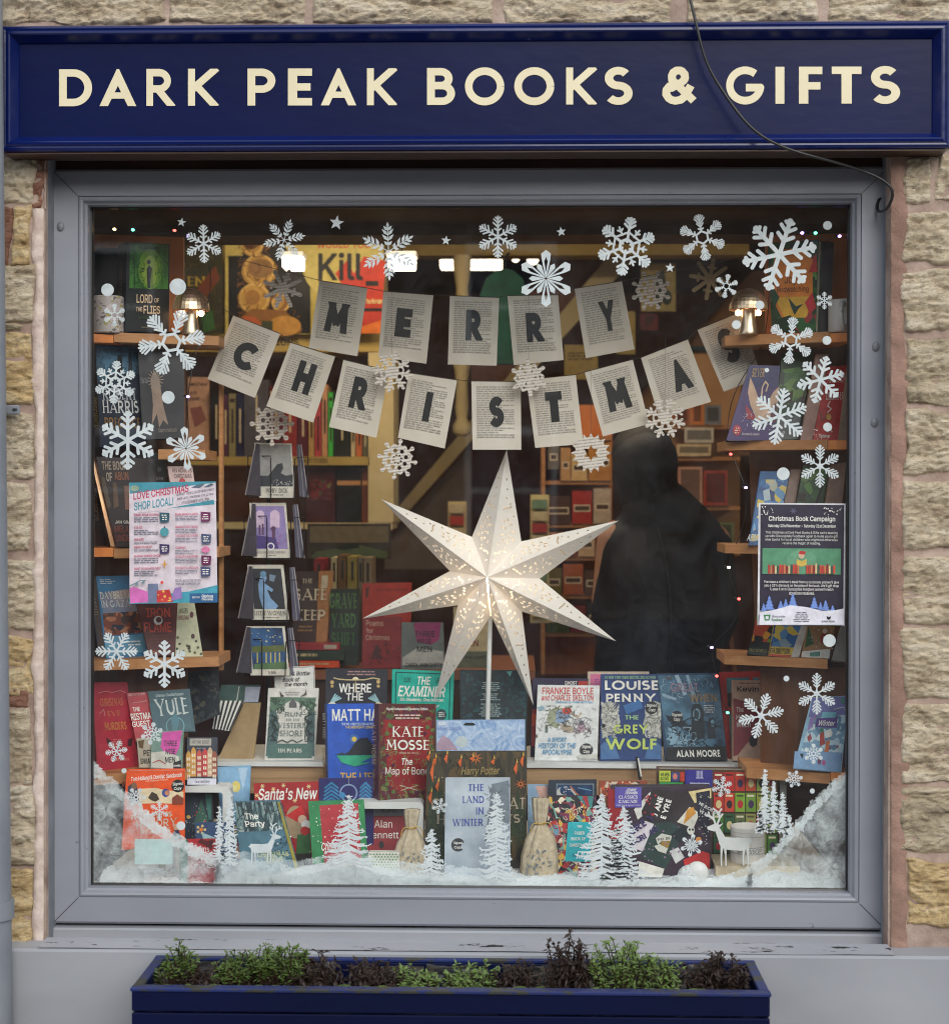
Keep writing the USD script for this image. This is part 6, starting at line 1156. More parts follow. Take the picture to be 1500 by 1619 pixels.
sh('blue book with two white wolves, white author name and lime title', [(950, 1066), (1042, 1066), (1046, 1203), (948, 1203)], (34, 62, 118), [
    ('p', [(951, 1116), (966, 1108), (974, 1124), (981, 1142), (970, 1160), (952, 1168)], (172, 172, 164)), ('p', [(1044, 1112), (1034, 1108), (1022, 1124), (1016, 1146), (1030, 1164), (1045, 1168)], (172, 172, 164)), ('x', unary_union([LineString([(956 + k * 3, 1112 + k * 5), (966 + k * 2.4, 1120 + k * 6)]).buffer(.7) for k in range(8)] + [LineString([(1040 - k * 3, 1112 + k * 5), (1030 - k * 2, 1120 + k * 6)]).buffer(.7) for k in range(8)]), (120, 120, 118)), ('k', 951, 1110, 978, 1166, 90, 1.3, (206, 206, 198)), ('k', 1020, 1112, 1044, 1166, 90, 1.3, (206, 206, 198)), ('k', 951, 1112, 976, 1166, 40, .9, (110, 110, 112)), ('k', 1022, 1112, 1044, 1166, 40, .9, (110, 110, 112)), ('p', [(952, 1144), (957, 1146), (956, 1151), (951, 1150)], BLK), ('p', [(949, 1180), (966, 1162), (980, 1200), (950, 1201)], (70, 110, 160)), ('p', [(1045, 1180), (1030, 1166), (1018, 1200), (1045, 1201)], (70, 110, 160)), ('p', [(985, 1116), (1012, 1106), (1016, 1120), (990, 1130)], (60, 110, 170)),
    ('t', '#1 NEW YORK TIMES BESTSELLING AUTHOR', 956, 1069, 1036, 1073.5, (150, 190, 150)), ('t', 'LOUISE', 956, 1076, 1040, 1091, WH, 'g'), ('t', 'PENNY', 958, 1097, 1037, 1110, WH, 'g'), ('t', 'THE', 988, 1131, 1009, 1138, (150, 190, 150), 'g'), ('t', 'GREY', 970, 1146, 1025, 1160, GN, 'g'), ('t', 'WOLF', 957, 1168, 1038, 1185, GN, 'g'), ('e', 1030, 1119, 10, 10, (40, 40, 46)), ('t', 'Signed', 1022, 1113, 1038, 1119, WH), ('t', 'Copy', 1025, 1120, 1036, 1126, WH)], d=.45, t=.03)
sh('dark blue book of searchlight beams and a winged wheel with grey capitals', [(1037, 1065), (1134, 1064), (1150, 1203), (1052, 1203)], (26, 58, 92), [
    ('p', [(1040, 1068), (1134, 1067), (1148, 1182), (1054, 1184)], 'paint_teal_blue'), ('p', [(1066, 1068), (1072, 1067), (1086, 1098), (1080, 1100)], (170, 196, 214)), ('p', [(1084, 1068), (1088, 1067), (1100, 1100), (1094, 1102)], (150, 180, 200)), ('p', [(1046, 1096), (1070, 1104), (1068, 1108), (1047, 1101)], (150, 180, 200)), ('p', [(1052, 1130), (1080, 1140), (1100, 1156), (1096, 1162), (1056, 1140)], (26, 40, 56)), ('p', [(1056, 1150), (1080, 1162), (1084, 1176), (1058, 1178)], (140, 176, 200)), ('p', [(1092, 1122), (1098, 1112), (1106, 1112), (1112, 1124), (1114, 1168), (1094, 1168)], (22, 36, 48)), ('e', 1101, 1130, 6, 10, (120, 160, 180)), ('e', 1101, 1130, 4, 7, (40, 60, 70)), ('p', [(1120, 1136), (1128, 1134), (1132, 1168), (1118, 1168)], (24, 40, 54)), ('e', 1126, 1144, 3, 6, (120, 160, 180)),
    ('k', 1042, 1070, 1136, 1112, 40, .8, (150, 180, 200)), ('k', 1056, 1140, 1142, 1180, 90, 1.2, (20, 34, 48)), ('k', 1054, 1150, 1100, 1180, 40, .9, (150, 186, 206)), ('l', [(1100, 1112), (1092, 1180)], 1.2, (16, 26, 36)), ('l', [(1060, 1150), (1094, 1134), (1140, 1150)], 1.6, (16, 26, 36)), ('t', 'THE', 1052, 1070, 1062, 1075, (96, 96, 100), 'g'), ('t', 'GREAT', 1060, 1080, 1103, 1094, (150, 130, 150), 'g'), ('t', 'WHEN', 1090, 1097, 1134, 1110, (150, 124, 90), 'g'), ('lines', 1112, 1114, 1130, 1128, 4, (190, 196, 200), 'c'), ('e', 1070, 1134, 9.5, 10, (30, 32, 40)), ('t', 'Signed', 1062, 1128, 1078, 1134, WH), ('t', 'Copy', 1065, 1135, 1075, 1141, WH), ('p', [(1054, 1182), (1148, 1180), (1150, 1202), (1053, 1202)], (20, 24, 30)), ('t', 'ALAN MOORE', 1069, 1186, 1138, 1197, WH, 'g')], d=.45, t=.03)
sh('red bordered book with teal panels behind the slim tan and maroon one', [(1138, 1063), (1203, 1061), (1206, 1203), (1150, 1203)], (190, 40, 34), [('p', [(1148, 1072), (1200, 1071), (1203, 1200), (1156, 1200)], (84, 130, 140)), ('r', 1184, 1070, 1190, 1080, (190, 40, 34)), ('r', 1150, 1096, 1158, 1118, (60, 44, 44)), ('r', 1152, 1118, 1160, 1158, (206, 60, 50)), ('r', 1153, 1128, 1158, 1160, (90, 150, 160))], d=.51)
sh('slim tan and maroon book with a black first name, right end of the shelf', [(1158, 1075.5), (1203, 1075.5), (1203, 1203), (1158, 1203)], (196, 160, 136), [('t', 'Kevin', 1165, 1085, 1199, 1094, BLK), ('lines', 1168, 1079, 1202, 1082, 1, (96, 70, 60)), ('p', [(1159, 1104), (1180, 1110), (1203, 1122), (1203, 1160), (1180, 1176), (1166, 1194), (1159, 1196)], (140, 50, 60)), ('t', 'The', 1164, 1118, 1175, 1126, WH, 'r'), ('t', 'House', 1164, 1130, 1186, 1138, WH, 'r'), ('t', 'Witch', 1164, 1142, 1186, 1150, WH, 'r'), ('p', [(1184, 1168), (1190, 1162), (1197, 1168), (1196, 1178), (1190, 1182), (1185, 1178)], (40, 34, 40))], d=.45, t=.025)
t = thing('black_pen', 'black and white pen lying over the front of the display shelf', 'pen', P(1010, 1220, .41))
part(t, 'barrel', tube([P(1006, 1197, .405), P(1012, 1234, .395)], .004, 10), BLK); part(t, 'stripe', tube([P(1008.5, 1199, .4), P(1013.5, 1228, .39)], .0022, 8), WH)
# ---------------------------------------------------------------- lower display, left to right
RED = (176, 32, 60)
hb('large crimson book with gilt title at the left end of the window', [(146, 1079), (201, 1078.5), (220.5, 1214), (154, 1220)], .165, (172, 28, 50), [('t', 'CHRISTMAS', 158, 1104, 194, 1116, (190, 110, 60), 'f'), ('t', 'EVE', 170, 1124, 190, 1132, (190, 110, 60), 'f'), ('t', 'MURDERS', 165, 1142, 200, 1154, (200, 126, 60), 'f'), ('l', [(156, 1096), (166, 1093), (178, 1095), (190, 1092), (198, 1095)], 1, (206, 130, 130)), ('l', [(158, 1128), (164, 1122), (166, 1132)], 1, (206, 130, 130)), ('p', [(168, 1166), (176, 1172), (174, 1180), (170, 1176)], (60, 14, 24)), ('p', [(202, 1170), (210, 1166), (208, 1180), (202, 1180)], (60, 14, 24)), ('lines', 176, 1168, 196, 1182, 4, (206, 110, 110), 'c'), ('t', 'Murders', 184, 1198, 204, 1203, (206, 120, 110), 'i')], t=.05, dr=.075, dt=.02, spine=(130, 20, 40), sart=[('st', 'THE CHRISTMAS EVE', 141, 1110, 149, 1170, (190, 110, 90), 'f')])
hb('scarlet book with white capitals beside the large crimson one', [(200, 1096), (237, 1094), (250, 1168), (215, 1172)], .215, (178, 34, 50), [('t', 'THE', 210, 1118, 221, 1125, WH), ('t', 'RISTMAS', 207, 1127, 244, 1138, WH), ('t', 'GUEST', 209, 1140, 237, 1149, WH), ('t', 'DEATH IN THE SNOW', 203, 1096, 229, 1100, (220, 170, 170)), ('l', [(210, 1112), (232, 1108)], .8, (220, 160, 160))], dr=.02)
hb('slate teal book with tall white serif capitals behind the pink patch book', [(233, 1093.5), (300, 1089), (309, 1156), (248, 1161)], .225, (46, 82, 94), [('r', 240, 1110, 300, 1155, 'teal_deep'), ('t', 'YULE', 245, 1104, 296, 1131, (196, 206, 206), 'f'), ('t', 'Diana Gustafsson', 246, 1096, 290, 1101, (170, 186, 190), 'i'), ('x', Point(277, 1148).buffer(14).exterior.buffer(.6), (110, 166, 180)), ('p', [(270, 1138), (277, 1128), (284, 1138), (280, 1156), (273, 1156)], (70, 120, 134))], dr=.02)
sheet('slim_book', 'small beige book with black capitals under the scarlet book', 'book', [(216, 1168), (242, 1166), (242, 1214), (220, 1214)], .2, col=(190, 182, 164), art=[('t', 'PET', 227, 1186, 241, 1195, BLK), ('t', 'SWAN', 222, 1199, 242, 1208, BLK), ('p', [(218, 1172), (228, 1170), (226, 1184), (220, 1182)], (110, 90, 60))])
hb('small snow scene book with a magenta patch on the left base shelf', [(239.5, 1157), (288.5, 1154), (286, 1217), (238, 1215)], .18, (120, 150, 140), [('p', [(257, 1158), (288, 1155), (283, 1184), (276, 1196), (262, 1192), (254, 1182)], (214, 84, 170)), ('p', [(239, 1190), (260, 1188), (282, 1196), (286, 1216), (239, 1214)], (206, 206, 196)), ('t', 'THREE', 259, 1171, 280, 1180, (70, 40, 60)), ('t', 'WISE', 261, 1184, 277, 1193, (70, 40, 60)), ('t', 'MEN', 261, 1197, 277, 1206, (40, 40, 40)), ('p', [(274, 1206), (286, 1202), (287, 1217), (274, 1217)], BLK), ('t', 'poetry', 275, 1209, 286, 1213, WH), ('l', [(242, 1206), (252, 1202), (262, 1208)], 1.4, (176, 80, 70))], t=.02)
row = [(298, 1190, (190, 140, 60)), (306, 1184, (206, 150, 70)), (315, 1188, (190, 70, 60)), (324, 1186, (190, 56, 60)), (332, 1184, (200, 170, 140)), (339, 1190, (150, 80, 60))]
bA = [('p', [(x - 4, 1228), (x - 4, y + 4), (x - 2.5, y), (x, y - 3), (x + 2.5, y), (x + 4, y + 4), (x + 4, 1228)], c) for x, y, c in row] + [('x', unary_union([sbox(x - 2.6 + 3 * j, y + 8 + 9 * k, x - .6 + 3 * j, y + 13 + 9 * k) for x, y, c in row for j in (0, 1) for k in range(4)]), (226, 214, 190)), ('r', 300, 1168, 334, 1179, (170, 166, 156)), ('t', 'ADVENT STREET', 303, 1171, 331, 1176, (50, 50, 60), 'f'), ('r', 296, 1231, 342, 1241, (206, 206, 220)), ('t', 'Carol Ann Duffy', 308, 1234, 332, 1239, (70, 60, 90), 'i'), ('lines', 306, 1182, 330, 1185, 1, (150, 150, 150), 'c')]
hb('navy book with a row of coloured terraced houses on the white riser', [(296, 1166), (344, 1166), (344, 1243), (295, 1243)], .2, (46, 50, 66), bA, t=.03, dr=.03, spine=(40, 42, 52))
OR = (232, 84, 24)
hb('bright orange history book with portraits and a black round sticker', [(200, 1219), (291.5, 1218), (291.5, 1329), (192, 1345)], .09, OR, [
    ('t', 'Tom Holland & Dominic Sandbrook', 207, 1225, 288, 1232, WH), ('t', 'with Goalhanger Podcasts', 230, 1232.5, 266, 1236, (250, 190, 160)), ('p', [(203, 1258), (214, 1248), (246, 1246), (262, 1250), (290, 1252), (290, 1272), (250, 1270), (204, 1272)], (226, 206, 170)), ('p', [(202, 1244), (210, 1238), (217, 1246), (220, 1268), (204, 1272)], (60, 60, 80)), ('e', 212, 1243, 4.5, 5.5, (130, 96, 76)), ('p', [(234, 1262), (240, 1252), (248, 1256), (252, 1264), (246, 1268), (240, 1266)], (70, 56, 44)), ('e', 262, 1254, 6, 6.5, (60, 80, 150)), ('e', 264, 1254, 3.5, 4, (206, 130, 96)), ('e', 281, 1243, 10, 10, (28, 28, 30)), ('t', 'Signed', 273, 1237, 289, 1243, WH), ('t', 'Copy', 275, 1244.5, 287, 1250, WH), ('p', [(272, 1262), (280, 1256), (290, 1262), (290, 1272), (272, 1272)], (130, 60, 40)),
    ('t', 'THE REST IS', 206, 1286, 272, 1294, (206, 200, 180), 'f'), ('t', 'HISTORY', 215, 1296, 280, 1308, (206, 190, 170), 'f'), ('t', 'RETURNS', 222, 1310, 270, 1318, (206, 190, 170), 'f'), ('p', [(270, 1328), (276, 1312), (282, 1312), (288, 1328)], (40, 50, 80)), ('e', 278, 1308, 4, 5, (206, 160, 130))], t=.04, dr=.025, dt=.012, spine=(214, 84, 30), sart=[('e', 195, 1240, 2, 5, (60, 40, 40))])
def riser(label, xl, xr, yt, yb, th, d, dp=.06, legs=(0, 1)):
    """white U shaped riser stand with rounded corners"""
    a, b = P(xl, yt, d), P(xr, yt, d); w = b[0] - a[0]; h = a[2] - ZF; T = th * .0015 * 1.05; R = .012
    outer = sbox(0, -.05, w, h).buffer(0); outer = sbox(R, R - .1, w - R, h - R).buffer(R).intersection(sbox(0, 0, w, h)); inner = sbox(T, -.1, w - T, h - T); inner = sbox(T + R * .6, -.1, w - T - R * .6, h - T - R * .6).buffer(R * .6)
    m = trimesh.creation.extrude_polygon(outer.difference(inner), dp, engine='earcut'); v = np.array(m.vertices)
    t = thing('riser_stand', label, 'stand', ((a[0] + b[0]) / 2, d, ZF))
    part(t, 'riser', (np.stack([a[0] + v[:, 0], d + v[:, 2], ZF + v[:, 1]], 1), np.array(m.faces)), 'white_board')
riser('white riser stand under the terraced house book', 262, 362, 1243, 1330, 10, .2)
riser('white riser stand under the dark red leafy book', 560, 669, 1268, 1330, 11, .21)
hb('dark navy book with a decorated tree under the left riser stand', [(292, 1256), (335, 1256), (335, 1330), (292, 1330)], .24, (36, 50, 66), [('p', [(318, 1264), (330, 1300), (306, 1304)], (50, 96, 80)), ('dots', 308, 1270, 328, 1302, 8, 1.5, (190, 60, 60)), ('e', 298, 1292, 3, 3, (206, 170, 90)), ('dots', 294, 1270, 334, 1326, 30, .8, (190, 196, 200)), ('p', [(324, 1256), (334, 1256), (334, 1296), (330, 1296)], (60, 120, 110))])
hb('pale blue picture book with a glowing yellow flower behind the riser', [(343, 1213), (397, 1210), (393, 1300), (350, 1300)], .3, (120, 170, 206), [('p', [(346, 1216), (395, 1213), (392, 1262), (350, 1262)], 'winter_scene'), ('p', [(344, 1216), (396, 1212), (392, 1262), (350, 1262)], (130, 176, 214)), ('e', 373, 1244, 7, 9, (226, 206, 110)), ('e', 370, 1246, 5, 5, (236, 226, 150)), ('p', [(376, 1214), (392, 1214), (384, 1250)], (170, 200, 226))], dr=.02)
hb('dark red santa picture book with big hand lettered white title', [(401, 1239), (504, 1236), (504, 1374), (408, 1375)], None, (168, 34, 38), [('k', 448, 1276, 500, 1370, 40, 1.0, (110, 24, 28)), ('t', "Santa's New", 408, 1246, 502, 1265, WH, 'i'), ('x', unary_union([LineString([(x - 3 * math.cos(a), y - 3 * math.sin(a)), (x + 3 * math.cos(a), y + 3 * math.sin(a))]).buffer(.6) for x, y in [(415, 1243), (432, 1248), (488, 1244), (466, 1266), (406, 1258), (448, 1242)] for a in (0, 1.05, 2.1)]), (236, 206, 150)), ('e', 467, 1300, 16, 26, (176, 150, 120)), ('p', [(452, 1290), (476, 1274), (484, 1290), (470, 1300)], (206, 40, 40)), ('e', 478, 1296, 7, 7, (226, 190, 166)), ('e', 484, 1304, 8, 7, WH), ('p', [(470, 1320), (490, 1318), (492, 1352), (468, 1352)], (56, 110, 60)), ('e', 482, 1314, 7, 7, (196, 36, 36)), ('p', [(466, 1350), (492, 1350), (492, 1370), (470, 1370)], (44, 40, 40))], floor=ZF, dt=.03)
hb('winter woodland book with white title and a resting stag cover art', [(369, 1267), (441, 1265.5), (474, 1388), (384, 1392)], None, (76, 116, 134), [('p', [(371, 1269), (440, 1268), (456, 1312), (376, 1316)], 'forest_winter'), ('x', unary_union([LineString([(374 + 7 * k, 1268), (380 + 7 * k, 1296)]).buffer(.7) for k in range(10)]), (40, 54, 58)), ('k', 374, 1270, 448, 1314, 70, .9, (40, 54, 60)), ('k', 400, 1330, 466, 1376, 40, 1.0, (40, 70, 84)), ('t', 'The', 387, 1286, 408, 1296, WH), ('t', 'Party', 388, 1298, 419, 1310, WH), ('t', 'CHRISTMAS', 407, 1347, 456, 1355, (200, 206, 140), 'f'), ('t', 'POEMS', 420, 1356, 448, 1363, (200, 206, 140), 'f'), ('dots', 424, 1318, 458, 1350, 14, 1.6, (30, 40, 60)), ('dots', 424, 1318, 466, 1376, 20, 1.1, WH), ('p', [(438, 1268), (442, 1268), (475, 1386), (470, 1388)], (150, 140, 60))], floor=ZF, dt=.03)
hb('dark blue book with daffodils behind the white fir stickers at left', [(308, 1301), (388, 1300), (392, 1384), (312, 1385)], None, (50, 76, 116), [('x', unary_union([Point(318 + 6 * math.cos(a), 1312 + 6 * math.sin(a)).buffer(2.2) for a in np.linspace(0, 6.3, 6)] + [Point(378 + 6 * math.cos(a), 1312 + 6 * math.sin(a)).buffer(2.2) for a in np.linspace(0, 6.3, 6)]), (214, 190, 130)), ('e', 318, 1312, 3, 3, (226, 130, 40)), ('e', 378, 1312, 3, 3, (226, 130, 40)), ('x', unary_union([LineString([(320, 1318), (324 + 4 * k, 1334 - 2 * k)]).buffer(1.2) for k in range(5)] + [LineString([(376, 1318), (372 - 4 * k, 1334 - 2 * k)]).buffer(1.2) for k in range(5)]), (150, 186, 196)), ('p', [(374, 1334), (384, 1334), (388, 1356), (372, 1356)], (206, 150, 130)), ('e', 380, 1336, 5, 3, (176, 50, 50))], floor=ZF, dt=.02)
hb('small red poetry book with green spine strip in the front left corner', [(284, 1328), (343, 1327), (343, 1402), (283, 1402)], None, (176, 36, 44), [('r', 284, 1328, 297, 1402, (30, 100, 76)), ('t', 'Poems', 301, 1338, 331, 1348, WH, 'r'), ('t', 'for', 301, 1352, 312, 1359, WH, 'r'), ('t', 'Christmas', 301, 1364, 338, 1373, WH, 'r'), ('p', [(312, 1332), (318, 1326), (326, 1330), (338, 1328), (334, 1344), (322, 1336)], (90, 16, 22)), ('dots', 300, 1352, 340, 1398, 24, 2.0, (110, 20, 26))], floor=ZF, dt=.015)
# centre
hb('green bordered red book with white dots leaning behind a white fir sticker', [(487, 1267), (574, 1264), (582, 1388), (496, 1390)], None, (40, 130, 76), [('p', [(505, 1274), (566, 1270), (573, 1386), (515, 1388)], (176, 44, 54)), ('dots', 490, 1268, 576, 1364, 60, 1.0, WH), ('t', 'Christmas', 508, 1332, 550, 1345, WH, 'i')], floor=ZF, dt=.04, t=.02)
hb('deep purple book with teal fir boughs and a hanging wreath', [(504, 1232), (590, 1230), (591, 1374), (506, 1375)], None, (44, 42, 104), [('x', unary_union([LineString([(524, 1238 + 6 * k), (514 - k * .6, 1246 + 6 * k)]).buffer(1.5) for k in range(5)] + [LineString([(524, 1238 + 6 * k), (534 + k * .6, 1246 + 6 * k)]).buffer(1.5) for k in range(5)] + [LineString([(578, 1238 + 6 * k), (570 - k * .6, 1246 + 6 * k)]).buffer(1.5) for k in range(6)] + [LineString([(578, 1238 + 6 * k), (586 + k * .3, 1246 + 6 * k)]).buffer(1.5) for k in range(6)]), (60, 130, 180)), ('x', Point(551, 1254).buffer(13).exterior.buffer(1.2), (130, 150, 190)), ('l', [(551, 1231), (551, 1241)], .7, (170, 180, 206)), ('x', Point(541, 1258).buffer(5), (70, 140, 190))], floor=ZF, dt=.02)
hb('bright blue book with an island sunset and tall white author lettering', [(517, 1113.5), (598, 1113), (600, 1240), (519, 1240)], .33, (28, 84, 190), [('t', 'MATT HAIG', 525, 1121, 616, 1140, WH), ('t', 'THE NO.1 BESTSELLING AUTHOR OF', 540, 1143, 598, 1147, (206, 220, 236)), ('t', 'THE MIDNIGHT LIBRARY', 546, 1148, 594, 1152, (226, 200, 110)), ('e', 560, 1169, 4, 4, (236, 200, 90)), ('e', 560, 1169, 8, 8, (60, 110, 190)), ('e', 560, 1169, 4, 4, (240, 206, 90)), ('p', [(542, 1194), (552, 1188), (560, 1176), (568, 1168), (580, 1166), (590, 1178), (592, 1194)], (28, 34, 44)), ('p', [(529, 1194), (540, 1190), (552, 1194)], (24, 50, 70)), ('p', [(532, 1195), (594, 1194), (570, 1206), (588, 1206), (560, 1212), (540, 1206)], (40, 170, 130)), ('t', 'THE LIFE', 538, 1222, 596, 1236, (226, 180, 70))], t=.045, dr=.035, dt=.02, spine=(24, 70, 160), sart=[('st', 'MATT HAIG', 510, 1128, 515, 1168, WH), ('st', 'THE LIFE IMPOSSIBLE', 510, 1182, 515, 1232, (206, 170, 90))])
MV = [('r', 600, 1116, 688, 1265, 'floral_red'), ('p', [(606, 1138), (682, 1138), (676, 1250), (614, 1250)], (140, 26, 30)), ('k', 602, 1140, 686, 1264, 110, .9, (110, 124, 66)), ('x', Polygon([(600, 1114.5), (688, 1114.5), (688, 1266.5), (600, 1266.5)]).exterior.buffer(1.4), (84, 44, 34)), ('t', 'Signed Independent Bookshop Edition', 611, 1119, 676, 1124, WH), ('lines', 620, 1129, 668, 1138, 2, (226, 200, 190), 'c'), ('t', 'KATE', 620, 1149, 669, 1165, WH, 'f'), ('t', 'MOSSE', 610, 1170, 678, 1186, WH, 'f'), ('lines', 622, 1189, 670, 1193, 1, (190, 150, 130), 'c'), ('t', 'The', 635, 1199, 652, 1210, WH, 'i'), ('t', 'Map of Bones', 609, 1213, 684, 1228, WH, 'r'), ('l', [(632, 1242), (660, 1250)], 1, (206, 190, 170)), ('l', [(660, 1242), (634, 1250)], 1, (206, 190, 170)), ('x', unary_union([Point(x, y).buffer(3.4) for x, y in [(612, 1160), (618, 1148), (676, 1150), (682, 1166), (612, 1240), (622, 1252), (616, 1226), (680, 1204)]]), (90, 110, 56)), ('x', unary_union([Point(x, y).buffer(2.6) for x, y in [(612, 1194), (616, 1246), (622, 1210), (672, 1160)]]), (80, 30, 60))]
hb('dark red leafy book with large white serif capitals in the centre', [(600, 1113.5), (689, 1114), (689, 1268), (599, 1268)], .23, (110, 24, 26), MV, t=.04, dr=.065, dt=.02, spine=(84, 24, 34), sart=[('st', 'KATE MOSSE', 588, 1146, 594, 1210, (206, 180, 160), 'f'), ('st', 'The Map of Bones', 588, 1216, 593, 1250, (190, 160, 140), 'r')])
hb('red memoir with white serif name under the centre riser stand', [(570, 1290), (639, 1290), (639, 1348), (570, 1348)], .25, (150, 34, 44), [('t', 'Alan', 592, 1297, 620, 1309, WH, 'r'), ('t', 'Bennett', 580, 1315, 630, 1326, WH, 'r'), ('e', 603, 1336, 4, 6, (40, 30, 34))])
sheet('slim_book', 'grey book lying under the centre riser top, letters cut off', 'book', [(590, 1279), (640, 1279), (640, 1290), (590, 1290)], .262, col=(110, 110, 116), art=[('t', 'KINI', 604, 1280, 626, 1285, (70, 40, 44), 'f')])
def pouch(label, cx, ytop, yneck, ybot, hw, d, lean=0):
    t = thing('linen_pouch', label, 'pouch', P(cx, ybot, d)); c = P(cx, ybot, d); c[2] = ZF
    H = P(cx, ytop, d)[2] - ZF; zn = (P(cx, yneck, d)[2] - ZF) / H; R = hw * .0015 * (4 + d) / 4
    prof = [(.02, 0), (.7, .01), (1.0, .12), (.98, .3), (.72, .52), (.36, zn - .04), (.24, zn), (.32, zn + .05), (.4, .92), (.44, 1.0), (.38, .99), (.2, zn + .06)]
    n = 40; vs, fs = [], []
    for i, (r, h) in enumerate(prof):
        for j in range(n):
            a = 2 * math.pi * j / n; w = 1 + (.14 * math.sin(9 * a) + .06 * math.sin(17 * a + i)) * (1 if h > .45 else .25)
            vs.append((c[0] + R * r * w * math.cos(a) + lean * h * H, c[1] + R * .75 * r * w * math.sin(a), c[2] + h * H))
    for i in range(len(prof) - 1):
        for j in range(n): k = (j + 1) % n; fs += [(i * n + j, i * n + k, (i + 1) * n + k), (i * n + j, (i + 1) * n + k, (i + 1) * n + j)]
    part(t, 'bag', (np.array(vs), np.array(fs)), 'linen', smooth=True)
    nk = c + [lean * zn * H, 0, zn * H]
    ring = [nk + [R * .29 * math.cos(a), R * .24 * math.sin(a), 0] for a in np.linspace(0, 2 * math.pi, 20)]
    part(t, 'drawstring', cat_([tube(ring, .0016, 6), tube(spline([nk + [0, -R * .25, 0], nk + [.02, -R * .3, .004], nk + [.03, -R * .3, -.02]], 10), .0013, 6), tube(spline([nk + [0, -R * .25, 0], nk + [-.016, -R * .3, .002], nk + [-.024, -R * .3, -.018]], 10), .0013, 6)]), (196, 160, 80))
    gs = []
    r = random.Random(int(cx))
    for k in range(26):
        a = r.uniform(-2.3, -.85); h = r.uniform(.12, .42); rr = R * (1.0 if h < .3 else .9) * 1.04
        p = c + [rr * math.cos(a) + lean * h * H, rr * .75 * math.sin(a) - .002, h * H]; s = r.uniform(.004, .009); th = r.uniform(0, 3)
        gs.append(hexa(np.array([p + [s * math.cos(th), 0, s * math.sin(th)], p + [-s * .3 * math.sin(th), -.001, s * .3 * math.cos(th)], p - [s * math.cos(th), 0, s * math.sin(th)], p + [s * .3 * math.sin(th), -.001, -s * .3 * math.cos(th)]]), np.array([p, p, p, p]) + [0, .002, 0]))
    part(t, 'printed_sprig', cat_(gs), (120, 130, 136), kind='stuff')
pouch('tied cream linen pouch with grey print just left of the small fir sticker', 645, 1280, 1309, 1385, 28, .14, .06)
pouch('tied cream linen pouch beside the colourful patterned book', 852, 1262, 1302, 1392, 30, .13, .02)
t = thing('gift_packet', 'white packet with green leaf pattern lying in front of the red memoir', 'packet', P(606, 1392, .1))
a, b = P(582, 1392, .11), P(632, 1347, .11)
part(t, 'packet', bbox(a[0], b[0], .1, .13, ZF, b[2], .003), (214, 212, 202))
S = Face(R4(582, 1347, 632, 1392), np.array([a[0], .0995, a[2]]), np.array([0, -1.0, 0]))
S.put(t, ('x', unary_union([Point(586 + 5 * i + (j % 2) * 2.5, 1351 + 4.2 * j).buffer(1.3) for i in range(9) for j in range(9)]), (90, 140, 100))); S.put(t, ('r', 574 + 10, 1386, 630, 1389, (206, 170, 90)))
hb('transparent wrapped pale blue calendar with a clear hanging slot', [(689.5, 1139), (830, 1138), (830, 1235), (690, 1235)], .3, (150, 176, 210), [('r', 690.5, 1140, 829, 1230, 'holo'), ('e', 730, 1173, 9.5, 9, (196, 206, 210)), ('t', 'Advent Calendar', 691, 1149, 730, 1155, (110, 130, 190)), ('r', 692, 1141, 706, 1147, (206, 216, 230)), ('p', [(732, 1146), (736, 1143), (748, 1143), (752, 1146), (748, 1147.5), (736, 1147.5)], (28, 34, 32)), ('p', [(690.5, 1176), (700, 1162), (712, 1170), (724, 1186), (690.5, 1186)], (176, 150, 170))], t=.012, dt=.01)
HP = (206, 110, 40)
def flame(x, y, h): return [('p', [(x - 2.4, y), (x + 2.2, y - h), (x + 4, y - h + 2), (x + 2.4, y + h)], (206, 96, 40)), ('p', [(x + 2, y - h), (x + 3.6, y - h - 7), (x + 4.4, y - h)], (236, 190, 80))]
hpart = [('p', [(676, 1190), (832, 1189), (831, 1386), (670, 1388)], 'candles'), ('p', [(680, 1230), (700, 1250), (704, 1380), (672, 1384)], (50, 62, 44)), ('p', [(818, 1246), (830, 1290), (830, 1330), (806, 1320)], (44, 58, 40)), ('k', 676, 1192, 830, 1260, 60, 1.4, (40, 34, 24)), ('k', 678, 1240, 702, 1380, 70, 1.2, (70, 84, 50)), ('k', 808, 1262, 830, 1340, 70, 1.2, (66, 78, 50)), ('t', 'Harry Potter', 729, 1213, 790, 1228, (150, 130, 80), 'i'), ('x', unary_union([Polygon([(752 + 11 * math.cos(a), 1199 + 10 * math.sin(a)), (752 + 2.5 * math.cos(a + .35), 1199 + 2.5 * math.sin(a + .35)), (752 + 2.5 * math.cos(a - .35), 1199 + 2.5 * math.sin(a - .35))]).buffer(.2) for a in np.linspace(0, 5.5, 8)]), HP),
    ('x', unary_union([Polygon([(823 + 9 * math.cos(a), 1240 + 8 * math.sin(a)), (823 + 2 * math.cos(a + .35), 1240 + 2 * math.sin(a + .35)), (823 + 2 * math.cos(a - .35), 1240 + 2 * math.sin(a - .35))]).buffer(.2) for a in np.linspace(0, 5.5, 8)]), HP), ('t', 'CHRISTMAS AT', 682, 1262, 830, 1280, (176, 160, 140), 'f'), ('t', 'HOGWARTS', 690, 1288, 822, 1302, (176, 160, 140), 'f'), ('dots', 676, 1226, 828, 1330, 40, .7, (206, 196, 150))]
for (x, y, h) in [(676, 1198, 6), (682, 1222, 16), (686, 1204, 6), (704, 1200, 8), (726, 1206, 7), (745, 1200, 4), (778, 1205, 5), (814, 1216, 10), (824, 1204, 9), (679, 1262, 10), (690, 1244, 8)]: hpart += flame(x, y, h)
